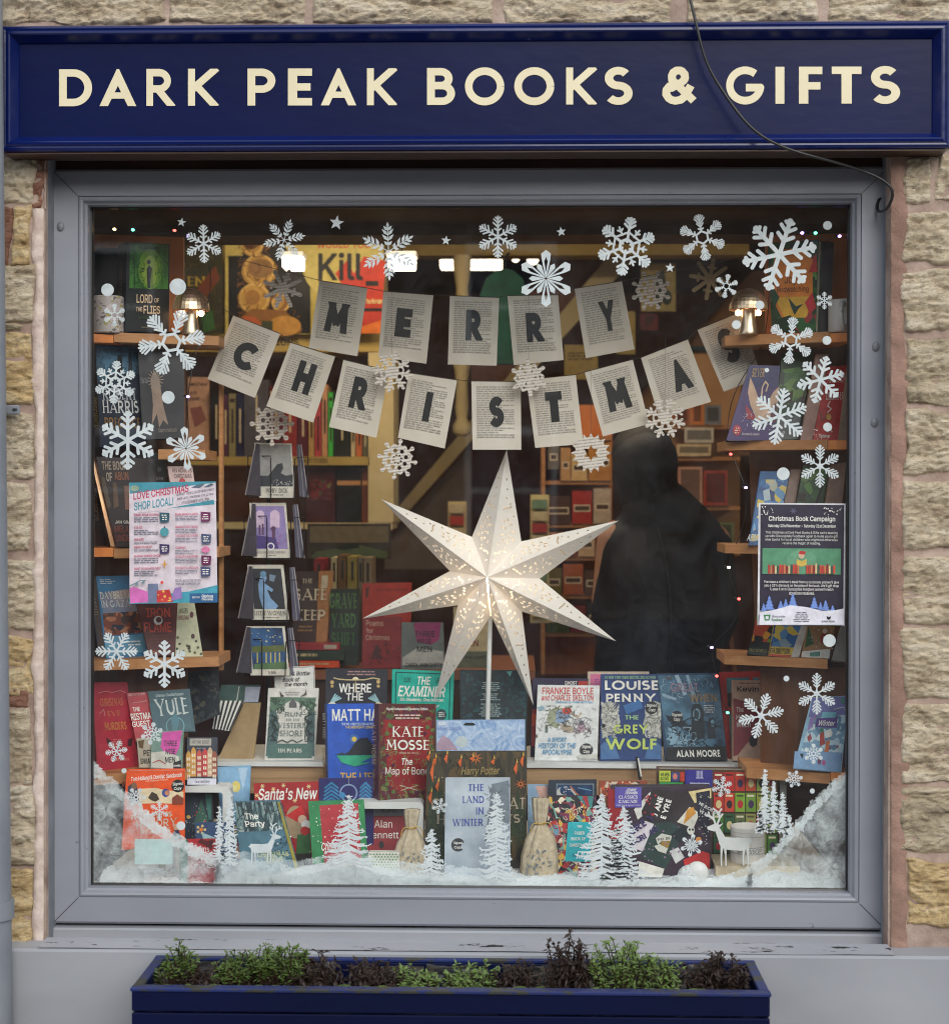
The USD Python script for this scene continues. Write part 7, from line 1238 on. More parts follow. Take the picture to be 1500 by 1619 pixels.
hb('large brown calendar with floating orange candles behind the silver book', [(675, 1188.5), (833, 1187.5), (832, 1384), (670, 1386)], None, (64, 52, 34), hpart, floor=ZF, dt=.03, t=.02)
hb('silver grey misty book with spaced blue serif capitals, front centre', [(704, 1231), (806, 1231), (807, 1398), (702, 1400)], None, 'silver_mist', [('t', 'THE', 740, 1240, 765, 1251, (70, 84, 160), 'f'), ('t', 'LAND', 731, 1259, 765, 1270, (70, 84, 160), 'f'), ('t', 'IN', 752, 1277, 765, 1288, (70, 84, 160), 'f'), ('t', 'WINTER', 715, 1295, 764, 1306, (70, 84, 160), 'f'), ('x', Point(724, 1336).buffer(10.5).difference(Point(735, 1338).buffer(6)), (60, 64, 70)), ('t', 'Copy', 718, 1338, 731, 1343, WH), ('t', 'Signed', 717, 1331, 731, 1336, WH), ('p', [(778, 1240), (804, 1234), (806, 1300), (770, 1306)], (120, 130, 140)), ('l', [(780, 1258), (794, 1250)], .8, (60, 66, 72)), ('k', 766, 1240, 805, 1330, 70, .8, (104, 112, 120)), ('t', 'ebury', 783, 1354, 795, 1358, (120, 130, 180), 'i')], floor=ZF, dt=.02, t=.03, spine=(190, 196, 204))
# right of centre
hb('pale blue and pink book behind the pouch near the moon picture book', [(834, 1241), (868, 1241), (868, 1350), (834, 1350)], .3, (140, 170, 200), [('p', [(846, 1243), (866, 1243), (866, 1262), (852, 1260)], (214, 170, 160)), ('p', [(836, 1270), (866, 1262), (866, 1300), (836, 1300)], (150, 180, 206))])
hb('navy framed picture book with a crescent moon and streaming hair', [(867, 1234), (943, 1233), (942, 1340), (868, 1340)], .28, (34, 44, 60), [('x', Polygon([(880, 1240), (938, 1240), (938, 1262), (880, 1262)]).exterior.buffer(.6), (130, 150, 170)), ('p', [(882, 1242), (936, 1242), (936, 1270), (882, 1270)], 'night_blue'), ('x', Point(888, 1253).buffer(8).difference(Point(892, 1250).buffer(7)), (190, 190, 186)), ('dots', 890, 1243, 902, 1256, 16, .8, WH), ('l', [(902, 1244), (910, 1254), (922, 1264)], 2.5, (176, 110, 80)), ('l', [(902, 1248), (912, 1260), (926, 1268)], 2, (190, 196, 200)), ('l', [(914, 1246), (934, 1250)], 1.4, (110, 160, 190))])
FB = [('p', [(867, 1260), (942, 1260), (947, 1390), (863, 1391)], 'floral_dark'), ('p', [(912, 1259), (938, 1259), (936, 1276), (926, 1276)], (60, 130, 130)), ('p', [(920, 1259), (928, 1259), (932, 1276), (928, 1277)], (170, 50, 60)), ('x', Point(901, 1289).buffer(9), (206, 170, 70)), ('x', Point(900, 1289).buffer(9).intersection(sbox(880, 1286, 900, 1300)), (120, 50, 90)), ('e', 876, 1312, 10, 14, (196, 50, 44)), ('e', 876, 1314, 8, 10, (110, 150, 170)), ('l', [(868, 1270), (876, 1280), (880, 1294)], 2.5, (120, 170, 160)), ('l', [(892, 1320), (890, 1340), (876, 1360), (866, 1376)], 3, (120, 170, 160)), ('k', 866, 1262, 944, 1388, 120, 1.1, (206, 196, 170)), ('k', 866, 1262, 944, 1388, 60, 1.2, (150, 40, 60)), ('p', [(898, 1300), (936, 1300), (933, 1363), (893, 1362)], (40, 176, 186)), ('t', 'THE', 912, 1305, 920, 1309, WH), ('t', 'FABER', 908, 1315, 924, 1320, WH), ('t', 'BOOK OF', 903, 1324, 926, 1329, WH), ('t', 'CHRISTMAS', 900, 1334, 928, 1339, WH), ('t', 'SIMON', 904, 1350, 920, 1355, (30, 120, 140))]
hb('colourful patterned book with a turquoise title panel, right of centre', [(866, 1258), (942, 1258), (948, 1393), (862, 1394)], None, (40, 34, 44), FB, floor=ZF, dt=.03, t=.025)
hb('orange brown leafy patterned book behind the big fir stickers', [(947, 1235), (1023, 1234), (1024, 1330), (948, 1330)], .27, (150, 80, 50), [('r', 949, 1236, 1022, 1262, 'floral_orange')])
# puzzle boxes
CC = [('p', [(968, 1252), (1122, 1246), (1122, 1384), (980, 1384)], (60, 44, 60)), ('p', [(960, 1246), (984, 1250), (996, 1320), (964, 1330)], (150, 34, 40)), ('p', [(1002, 1280), (1028, 1252), (1030, 1280), (1008, 1296)], (222, 220, 214)), ('p', [(1014, 1282), (1032, 1248), (1100, 1254), (1116, 1290), (1080, 1310), (1016, 1300)], (52, 44, 48)), ('p', [(1088, 1252), (1124, 1246), (1124, 1262), (1098, 1270)], (226, 206, 150)), ('p', [(1070, 1300), (1090, 1276), (1106, 1286), (1096, 1310)], (222, 218, 206)), ('p', [(1086, 1280), (1096, 1276), (1100, 1286), (1080, 1304)], (214, 150, 60)), ('p', [(998, 1312), (1020, 1298), (1046, 1308), (1030, 1352), (998, 1340)], (214, 206, 214)), ('p', [(1034, 1302), (1060, 1300), (1084, 1312), (1052, 1374), (1012, 1356)], (44, 66, 62)), ('p', [(1060, 1320), (1080, 1306), (1096, 1316), (1074, 1334)], (30, 40, 44)), ('p', [(1010, 1362), (1050, 1374), (1046, 1388), (1008, 1386)], (226, 222, 214)), ('p', [(1080, 1360), (1110, 1346), (1122, 1350), (1122, 1386), (1086, 1386)], (190, 50, 50)), ('p', [(1100, 1254), (1122, 1250), (1122, 1330), (1104, 1300)], (34, 34, 50)), ('p', [(1058, 1346), (1072, 1340), (1082, 1356), (1068, 1366)], (206, 206, 206)), ('e', 1092, 1313, 6, 7, (222, 220, 212)), ('e', 1090, 1312, 1.6, 2, BLK), ('e', 1095, 1312, 1.6, 2, BLK), ('e', 1104, 1328, 4.5, 4.5, (226, 150, 70)),
    ('r', 972, 1244.5, 1014, 1277, (96, 84, 170)), ('t', 'JENNY', 990, 1247, 1006, 1251.5, WH), ('t', 'ZEMANEK', 988, 1252, 1008, 1256, WH), ('t', 'CLASSICS', 978, 1258, 1008, 1263, WH, 'f'), ('t', 'CASCADE', 978, 1265, 1008, 1270, WH, 'f'), ('t', '1000 Piece Jigsaw Puzzle', 974, 1272, 1012, 1275.5, (206, 206, 226), 'r'), ('x', affinity.rotate(unary_union([affinity.translate(affinity.scale(glyph(c, .24), 9, -13, origin=(0, 0)), i * 10, 0) for i, c in enumerate('JANE')]), -68, origin=(0, 0)).buffer(0).intersection(sbox(-99, -99, 99, 99)), WH)]
CC = CC[:-1]
def rot_text(s, x, y, h, adv, ang, col):
    g = unary_union([affinity.translate(affinity.scale(glyph(c, .22), h, -h, origin=(0, 0)), i * adv, 0) for i, c in enumerate(s)])
    return ('x', affinity.translate(affinity.rotate(g, ang, origin=(0, 0)), x, y), col)
CC += [rot_text('JANE', 1039, 1292, 9, 9, -72, WH), rot_text('EYRE', 1052, 1296, 9, 9, -72, WH), rot_text('GREY', 998, 1322, 12, 12, -35, (60, 50, 100)), rot_text('DORIAN', 1000, 1338, 9, 8, -30, (60, 50, 100)), rot_text('VENICE', 1104, 1284, 5, 5, 30, (206, 206, 206)), rot_text('MERCHANT', 1104, 1272, 5, 5, 30, (206, 206, 206)),
    ('p', [(1036, 1326), (1046, 1318), (1062, 1322), (1060, 1330), (1046, 1330), (1040, 1336)], (206, 206, 196)), ('p', [(1034, 1338), (1046, 1334), (1056, 1342), (1052, 1350), (1040, 1346)], (206, 206, 196)), ('p', [(1046, 1330), (1060, 1330), (1056, 1342), (1044, 1336)], (150, 120, 50)), rot_text('PRIDE', 1040, 1330, 4, 4.2, -8, (60, 60, 50)), ('dots', 1016, 1256, 1036, 1290, 14, 1.6, (176, 50, 60)), ('dots', 1018, 1306, 1078, 1366, 26, 1.4, (150, 120, 150)), ('dots', 1104, 1256, 1122, 1340, 40, .7, WH)]
hb('large jigsaw box printed with tumbling dark book covers and a purple label', [(966, 1244.5), (1124, 1244), (1124, 1391), (966, 1393)], None, (60, 50, 62), CC, floor=ZF, dt=.01, t=.05, pages=(60, 50, 62))
GB = []
cols1 = [(206, 70, 30), (190, 40, 30), (226, 170, 50), (170, 190, 60), (110, 150, 40), (60, 110, 50), (40, 84, 50), (150, 160, 60), (206, 120, 40), (150, 30, 36)]
for j in range(5):
    for i in range(6):
        x = 1128 + i * 17; y = 1221 + j * 33
        if j == 0: c_ = [(150, 30, 36), (190, 40, 30), (196, 54, 34), (206, 84, 40), (160, 180, 70), (196, 160, 110)][i]
        elif j == 1: c_ = [(190, 50, 36), (206, 70, 44), (130, 170, 50), (110, 150, 44), (150, 160, 60), (90, 120, 50)][i]
        else: c_ = [(170, 40, 36), (130, 160, 50), (70, 120, 44), (40, 90, 50), (96, 110, 60), (150, 150, 80)][(i + j) % 6]
        GB += [('r', x, y, x + 15.5, y + 30, c_), ('r', x + 2, y + 3, x + 13, y + 6, tuple(int(v * .5) for v in c_) if (i + j) % 2 else CR), ('e', x + 8, y + 18, 4.5, 6.5, [(40, 30, 30), (226, 206, 150), (60, 40, 80), (190, 40, 50)][(i * 3 + j) % 4])]
GB += [('r', 1042, 1219, 1060, 1236, (190, 206, 70)), ('t', 'MR MEN', 1044, 1222, 1058, 1228, (40, 50, 30)), ('t', 'BOOKS', 1044, 1229, 1057, 1234, (40, 50, 30)), ('r', 1061, 1221, 1074, 1236, (60, 70, 120)), ('e', 1067, 1228, 3.5, 5, (206, 120, 110)), ('r', 1075, 1221, 1082, 1236, (190, 60, 40)), ('r', 1042, 1237, 1080, 1246, (60, 150, 80)), ('r', 1083, 1217.5, 1126, 1244, (56, 50, 140)), ('x', unary_union([sbox(1101 + 2.2 * k, 1219, 1102 + 2.2 * k, 1230) for k in range(5)] + [sbox(1100, 1230, 1112, 1231)]), (200, 200, 226)), ('t', 'Rainbow Bookshelves', 1091, 1237, 1121, 1241, (220, 220, 236))]
hb('jigsaw box printed with rows of red, yellow and green little covers', [(1040, 1216), (1232, 1219), (1232, 1380), (1040, 1380)], None, (90, 60, 40), GB, floor=ZF, dt=.01, t=.06, pages=(150, 150, 140))
sheet('acrylic_panel', 'clear grey edge panel at the right side of the little covers box', 'panel', [(1233, 1220), (1243, 1222), (1243, 1330), (1233, 1376)], .21, col=(110, 110, 104))
WA = [('p', [(1284, 1128), (1338, 1124), (1328, 1220), (1258, 1214)], 'winter_scene'), ('p', [(1284, 1104), (1339, 1101), (1338, 1130), (1278, 1134)], (120, 120, 180)), ('p', [(1291, 1136), (1324, 1134), (1322, 1151), (1288, 1150)], (90, 60, 140)), ('t', 'Winter', 1294, 1139, 1320, 1148, WH, 'i'), ('p', [(1300, 1126), (1322, 1126), (1320, 1135), (1298, 1135)], (120, 190, 206)), ('p', [(1296, 1160), (1302, 1156), (1304, 1176), (1296, 1180)], (176, 60, 50)), ('e', 1299, 1155, 3, 4, (60, 120, 90)), ('p', [(1306, 1172), (1312, 1170), (1308, 1196), (1302, 1196)], (206, 110, 50)), ('e', 1310, 1160, 6, 6, WH), ('p', [(1280, 1136), (1290, 1130), (1284, 1150), (1276, 1156)], (150, 130, 190)), ('e', 1313, 1198, 5, 8, (110, 180, 160)), ('p', [(1256, 1188), (1330, 1190), (1328, 1221), (1254, 1215)], (130, 166, 206)), ('e', 1295, 1204, 3, 5, (120, 60, 100)), ('e', 1302, 1206, 3, 4, (190, 80, 140)), ('p', [(1264, 1192), (1270, 1192), (1268, 1200)], BLK), ('e', 1332, 1108, 3, 5, (70, 140, 120)), ('l', [(1318, 1122), (1334, 1118), (1338, 1128)], 1.4, (206, 200, 206))]
hb('winter activity book with skaters and a purple banner at the right edge', [(1283, 1103), (1341, 1100), (1330, 1222), (1254, 1216)], .14, (150, 190, 214), WA, t=.012, dr=-.02, dt=.03)
# candle pot and stacked books
t = thing('candle_pot', 'round white pot with a grey printed band beside the white reindeer', 'pot', P(1182, 1370, .12))
c = P(1182, 1370, .14); R_ = 27 * .0015 * 1.035
part(t, 'pot', lathe([(.0001, 0), (R_ * .96, 0), (R_, .004), (R_, .088), (R_ * 1.03, .089), (R_ * 1.03, .098), (R_ * .98, .1), (R_ * .94, .098), (R_ * .94, .08), (.0001, .08)], c, 44), 'ceramic', smooth=40)
for k, (z0, z1) in enumerate([(.052, .0535), (.036, .0375), (.078, .079)]): part(t, 'printed_line', lathe([(R_ * 1.004, z0), (R_ * 1.004, z1)], c, 44), (140, 146, 150))
v, f, _a = text2d('GLOSSOP', 'f')
ang = -math.pi / 2 + (v[:, 0] - .5) * 1.5
part(t, 'lettering', (np.stack([c[0] + R_ * 1.006 * np.cos(ang), c[1] + R_ * 1.006 * np.sin(ang), c[2] + .05 - .011 * v[:, 1]], 1), f), (130, 136, 142))
def lying(label, x0, x1, y0, y1, d, dp, col, art=()):
    a, b = P(x0, y1, d), P(x1, y0, d); t = thing('lying_book', label, 'book', ((a[0] + b[0]) / 2, d, a[2]))
    part(t, 'cover', cat_([box(a[0], b[0], d, d + dp, b[2] - .003, b[2]), box(a[0], b[0], d, d + dp, a[2], a[2] + .003), box(a[0], b[0], d, d + .003, a[2] + .003, b[2] - .003)]), col)
    part(t, 'page_block', box(a[0] + .004, b[0] - .004, d + .004, d + dp - .004, a[2] + .0031, b[2] - .0031), (206, 200, 186))
    S = Face(R4(x0, y0, x1, y1), np.array([a[0], d, a[2]]), np.array([0, -1.0, 0]))
    for it in art: S.put(t, it)
lying('turquoise book lying flat at the bottom of the right hand stack', 1137, 1268, 1394, 1408, .07, .14, (60, 176, 178), [('p', [(1186, 1407), (1189, 1396), (1192, 1407)], (190, 40, 60)), ('p', [(1183, 1407), (1186, 1396), (1188, 1407)], WH), ('p', [(1247, 1405), (1250, 1396), (1253, 1405)], WH), ('p', [(1251, 1405), (1254, 1398), (1257, 1405)], (214, 120, 90)), ('dots', 1140, 1396, 1266, 1406, 16, .8, WH)])
lying('buff cloth book lying on the turquoise book below the reindeer', 1131, 1264, 1370, 1393, .08, .13, (190, 176, 150))

# ---------------------------------------------------------------- illuminated paper star
C0 = P(770, 913, .30); YR = .40
tips = [(801, 711, .40), (978, 823, .40), (974, 1014, .40), (843, 1115, .42), (686, 1110, .42), (573, 978, .40), (602, 789, .40)]
notch = [(824, 856), (853, 915), (825, 967), (776, 973), (724, 957), (711, 903), (746, 849)]
star = thing('paper_star_lamp', 'seven pointed perforated white paper star lamp glowing on a white pole', 'lamp', P(770, 1200, .42))
tp = [P(x, y, d) for x, y, d in tips]; nt = [P(x, y, YR + .01) for x, y in notch]
def holes(L, side, seed):
    """perforations of one facet, in units along the point (0 centre .. 1 tip) and across (0 ridge .. 1 edge)"""
    r = random.Random(seed); out = []
    for k in range(9):
        a = 2 * math.pi * k / 9; out.append((.40 + .085 * math.cos(a), .5 + .24 * math.sin(a), .0042, .0028))
    for k in range(5): out.append((.40 + .04 * math.cos(1.26 * k), .5 + .11 * math.sin(1.26 * k), .0026, .0026))
    for k in range(3): out += [(.555 + .014 * k, .32 + .17 * k, .0062, .0019), (.20 + .02 * k, .3 + .2 * k, .006, .0021)]
    for u, v_ in [(.28, .28), (.27, .62), (.64, .45), (.71, .5), (.78, .45), (.61, .68), (.53, .8), (.14, .4)]: out.append((u, v_, .0027, .0022))
    return out
for i in range(7):
    T_ = tp[i]
    for side, Nn in ((0, nt[i - 1]), (1, nt[i])):
        n = np.cross(T_ - C0, Nn - C0); n /= np.linalg.norm(n); n = -n if n[1] > 0 else n
        ux = (T_ - C0) / np.linalg.norm(T_ - C0); uy = np.cross(n, ux)
        if np.dot(uy, Nn - C0) < 0: uy = -uy
        L = np.linalg.norm(T_ - C0); nx_, ny_ = np.dot(Nn - C0, ux), np.dot(Nn - C0, uy)
        tri = Polygon([(0, 0), (L, 0), (nx_, ny_)]); hs = []
        for u, v_, a_, b_ in holes(L, side, i * 2 + side):
            x = u * L; top = ny_ * (x / nx_ if x < nx_ else (L - x) / (L - nx_)); 
            e = affinity.rotate(affinity.scale(Point(0, 0).buffer(1, 4), a_ * 1.25, b_ * 1.3), (rng.uniform(40, 100) if a_ > .005 else rng.uniform(0, 180)))
            hs.append(affinity.translate(e, x, v_ * top))
        g = tri.difference(unary_union(hs).intersection(tri.buffer(-.003)))
        if (i, side) in ((3, 1), (4, 0)): g = g.difference(LineString([(0, 0), (nx_, ny_)]).buffer(.0034))
        v, f = tri2d(g)
        part(star, 'front_facet', (C0 + v[:, :1] * ux + v[:, 1:] * uy, f), 'star_paper')
CB_ = P(770, 913, .50)
for i in range(7):
    for Nn in (nt[i - 1], nt[i]):
        part(star, 'back_facet', (np.array([CB_, tp[i], Nn]), np.array([(0, 1, 2)])), 'star_paper')
part(star, 'bulb', trimesh.creation.icosphere(3, .02).apply_translation(P(770, 925, .41)), 'bulb_warm')
part(star, 'pole', tube([P(775, 968, .42), P(769, 1206, .42)], .0062, 16), 'white_board', smooth=40)
part(star, 'pole_base', lathe([(.0001, 0), (.05, 0), (.05, .008), (.012, .012), (.0065, .03)], np.array([P(769, 1206, .42)[0], .42, ZF + .001]), 28), 'white_board', smooth=30)
part(star, 'pole_foot', tube([np.array([P(769, 1206, .42)[0], .42, ZF + .02]), P(769, 1206, .42)], .0062, 12), 'white_board')

# ---------------------------------------------------------------- bunting
INK = (14, 15, 20)
def bunting(label, d, pages, ends, letters, extra=None):
    root = thing('paper_bunting', label, 'bunting', P(750, 560, d))
    tops = []
    for q in pages: tops += [P(*q[0], d), P(*q[1], d)]
    string = [P(*ends[0], d)] + tops + [P(*ends[1], d)]
    part(root, 'string', tube(string, .0009, 6), (60, 50, 40))
    for q, (ch, lx, ly, lw, lh) in zip(pages, letters):
        # a slightly curled sheet
        n = 6; vs, fs = [], []
        for i in range(n + 1):
            for j in range(n + 1):
                u, v_ = i / n, j / n
                p = np.array(q[0]) * (1 - u) * (1 - v_) + np.array(q[1]) * u * (1 - v_) + np.array(q[2]) * u * v_ + np.array(q[3]) * (1 - u) * v_
                vs.append(P(p[0], p[1], d + .004 * (u - .5) ** 2 * 4 * v_ ** 2 + .001))
        for i in range(n):
            for j in range(n): a = i * (n + 1) + j; fs += [(a, a + n + 1, a + n + 2), (a, a + n + 2, a + 1)]
        pg = part(root, 'page', (np.array(vs), np.array(fs)), 'paper_page', smooth=True, label='page with the letter ' + ch)
        F = Face(q, P(*q[3], d), np.array([0, -1.0, 0]), off=.0003)
        cx, cy = np.mean(np.array(q), 0); w = np.linalg.norm(np.array(q[1]) - q[0]); h = np.linalg.norm(np.array(q[3]) - q[0])
        F.put(pg, ('lines', cx - w * .40, cy - h * .43, cx + w * .36, cy + h * .33, 23, (166, 160, 151)))
        gl = glyph(ch, .24); bb = gl.bounds; gl = affinity.translate(gl, -(bb[0] + bb[2]) / 2, -.5); s_ = lw - 2.4
        gl = affinity.scale(gl, (s_ / (bb[2] - bb[0])) if ch != 'I' else 34, -(lh - 2.4), origin=(0, 0)).buffer(1.3, join_style='mitre')
        F.put(pg, ('x', affinity.translate(affinity.rotate(gl, math.degrees(math.atan2(F.eu[1], F.eu[0])), origin=(0, 0)), lx, ly), INK))
Q1 = [[(505, 443), (581, 455), (565, 563), (488, 550)], [(606, 460), (685, 466), (674, 575), (598, 564)], [(711, 467), (789, 470), (785, 578), (708, 576)], [(802, 467), (882, 466), (891, 569), (812, 577)], [(908, 456), (983, 444), (1003, 552), (926, 566)]]
bunting('upper bunting of old book pages with five black letters', .34, Q1, [(360, 405), (1180, 405)], [('M', 533, 502, 36, 47), ('E', 638, 510, 25, 45), ('R', 750, 514, 27, 48), ('R', 846, 517, 28, 46), ('Y', 961, 499, 24, 48)])
Q2 = [[(369, 498), (443, 527), (403, 629), (328, 599)], [(459.5, 541), (530, 563), (495, 668), (421, 642)], [(543, 568), (615, 586), (595, 692), (520, 675)], [(646, 589), (722.5, 600.5), (703, 709), (629, 692)], [(745, 602), (823, 603), (824, 711), (747, 711)], [(832, 600), (910, 592), (922, 702), (846, 708)], [(924, 588), (1000, 568), (1026, 670), (953, 690)], [(1013, 565), (1087, 536), (1124, 635), (1042, 660)], [(1102, 521), (1170, 493), (1204, 597), (1144, 619)]]
bunting('lower bunting of old book pages with nine black letters', .31, Q2, [(290, 450), (1215, 480)], [('C', 387, 562, 34, 44), ('H', 481, 597, 28, 50), ('R', 569, 622, 27, 50), ('I', 676, 643, 12, 47), ('S', 785, 651, 23, 48), ('T', 876, 643, 26, 48), ('M', 976, 624, 37, 48), ('A', 1075, 592, 30, 50), ('S', 1152, 546, 26, 56)])

# ---------------------------------------------------------------- snowflakes
def flake(kind, r, rot):
    L = lambda pts, w: LineString(pts).buffer(w / 2, 4)
    def pol(d, a): return (d * math.cos(math.radians(a)), d * math.sin(math.radians(a)))
    gs = []; n = 6
    def br(a, at, ln, ang, w, cap=True):
        p = pol(at, a); out = []
        for s in (-1, 1):
            q = (p[0] + ln * math.cos(math.radians(a + s * ang)), p[1] + ln * math.sin(math.radians(a + s * ang))); out.append(L([p, q], w))
        return out
    for k in range(n):
        a = 60 * k + rot
        if kind == 'fir':
            gs.append(L([pol(.26, a), pol(.98, a)], .07)); gs.append(L([pol(.27, a), pol(.27, a + 60)], .085))
            for at, ln in ((.44, .22), (.56, .34), (.7, .27), (.83, .16)): gs += br(a, at, ln, 38, .062)
            gs += br(a, .33, .12, 60, .07)
        elif kind == 'leaf':
            gs.append(L([(0, 0), pol(.92, a)], .03))
            for at, ln in ((.2, .2), (.36, .3), (.54, .3), (.7, .22)):
                p = pol(at, a)
                for s in (-1, 1):
                    e = affinity.rotate(Polygon([(0, 0), (ln * .45, .055), (ln, 0), (ln * .45, -.055)]), a + s * 42, origin=(0, 0)); gs.append(affinity.translate(e, *p))
            e = affinity.rotate(Polygon([(0, 0), (.1, .05), (.22, 0), (.1, -.05)]), a, origin=(0, 0)); gs.append(affinity.translate(e, *pol(.78, a)))
        elif kind == 'kite':
            kt = Polygon([pol(.06, a), pol(.72, a - 11), pol(.9, a - 10), pol(1.0, a), pol(.9, a + 10), pol(.72, a + 11)]).buffer(.02).difference(Polygon([pol(.14, a), pol(.62, a - 7), pol(.82, a), pol(.62, a + 7)]).buffer(-.012))
            sm = Polygon([pol(.05, a + 30), pol(.5, a + 19), pol(.62, a + 30), pol(.5, a + 41)]); gs += [kt, sm.buffer(.0)]
        elif kind == 'lace':
            gs.append(L([pol(.15, a), pol(.96, a)], .09)); gs.append(L([pol(.24, a), pol(.24, a + 60)], .1)); gs.append(L([pol(.48, a), pol(.42, a + 30), pol(.48, a + 60)], .07)); gs.append(L([pol(.4, a + 30), pol(.68, a + 30)], .07))
            for at, ln in ((.6, .22), (.74, .2), (.86, .13)): gs += br(a, at, ln, 52, .085)
            gs += br(a + 30, .52, .12, 50, .06)
        elif kind == 'round':
            gs.append(L([(0, 0), pol(.92, a)], .115)); gs += br(a, .38, .27, 52, .105) + br(a, .62, .26, 50, .1); gs.append(Point(*pol(.93, a)).buffer(.085))
            gs += br(a, .84, .12, 60, .1)
        elif kind == 'branch':
            gs.append(L([(0, 0), pol(.95, a)], .09)); gs += br(a, .28, .18, 55, .075) + br(a, .46, .3, 48, .075) + br(a, .64, .26, 46, .075) + br(a, .8, .16, 46, .07)
        elif kind == 'dots':
            gs.append(L([(0, 0), pol(.9, a)], .07)); gs.append(Point(*pol(.93, a)).buffer(.07))
            for at, ln in ((.3, .18), (.44, .26), (.58, .28), (.73, .2)): gs += br(a, at, ln, 46, .065)
            gs.append(L([pol(.2, a), pol(.1, a + 30)], .05))
    if kind in ('round', 'branch'): gs.append(Point(0, 0).buffer(.1))
    g = unary_union(gs)
    return affinity.scale(g, r, r, origin=(0, 0))
def paper_flake(kind, r, rot):
    def pol(d, a): return (d * math.cos(math.radians(a)), d * math.sin(math.radians(a)))
    gs, hs = [], []
    if kind == 'knob':
        gs = [Point(0, 0).buffer(.62)]
        for k in range(8):
            a = 45 * k + rot; gs += [LineString([(0, 0), pol(.85, a)]).buffer(.06), Point(*pol(.9, a)).buffer(.11), LineString([pol(.6, a), pol(.72, a + 22)]).buffer(.06), LineString([pol(.6, a), pol(.72, a - 22)]).buffer(.06)]
            hs += [Point(*pol(.44, a + 22)).buffer(.1), Point(*pol(.2, a + 22)).buffer(.05)]
    elif kind == 'wreath':
        gs = [Point(0, 0).buffer(.78)]
        for k in range(16): a = 22.5 * k + rot; gs.append(Polygon([pol(.7, a - 12), pol(.7, a + 12), pol(1.0, a)]))
        hs = [Polygon([pol(.4 if k % 2 else .22, 30 * k + rot) for k in range(12)])]
    elif kind == 'six':
        for k in range(6):
            a = 60 * k + rot; gs += [LineString([(0, 0), pol(.9, a)]).buffer(.11), LineString([pol(.55, a), pol(.75, a + 30)]).buffer(.07), LineString([pol(.55, a), pol(.75, a - 30)]).buffer(.07), Point(*pol(.92, a)).buffer(.09)]; hs.append(Polygon([pol(.3, a + 22), pol(.3, a + 38), pol(.5, a + 30)]))
        gs.append(Point(0, 0).buffer(.55))
    elif kind == 'gear':
        gs = [Point(0, 0).buffer(.6)]
        for k in range(8): a = 45 * k + rot; gs += [LineString([(0, 0), pol(.95, a)]).buffer(.085), LineString([pol(.65, a), pol(.82, a + 14)]).buffer(.06), LineString([pol(.65, a), pol(.82, a - 14)]).buffer(.06)]; hs.append(Point(*pol(.42, a + 22)).buffer(.1))
    elif kind == 'bars':
        for k in range(4): a = 45 * k + rot; gs.append(LineString([pol(.95, a), pol(.95, a + 180)]).buffer(.1))
        for k in range(8): a = 45 * k + rot; gs.append(LineString([pol(.6, a - 16), pol(.6, a + 16)]).buffer(.07)) if k % 2 == 0 else None
    return affinity.scale(unary_union(gs).difference(unary_union(hs)) if hs else unary_union(gs), r, r, origin=(0, 0))
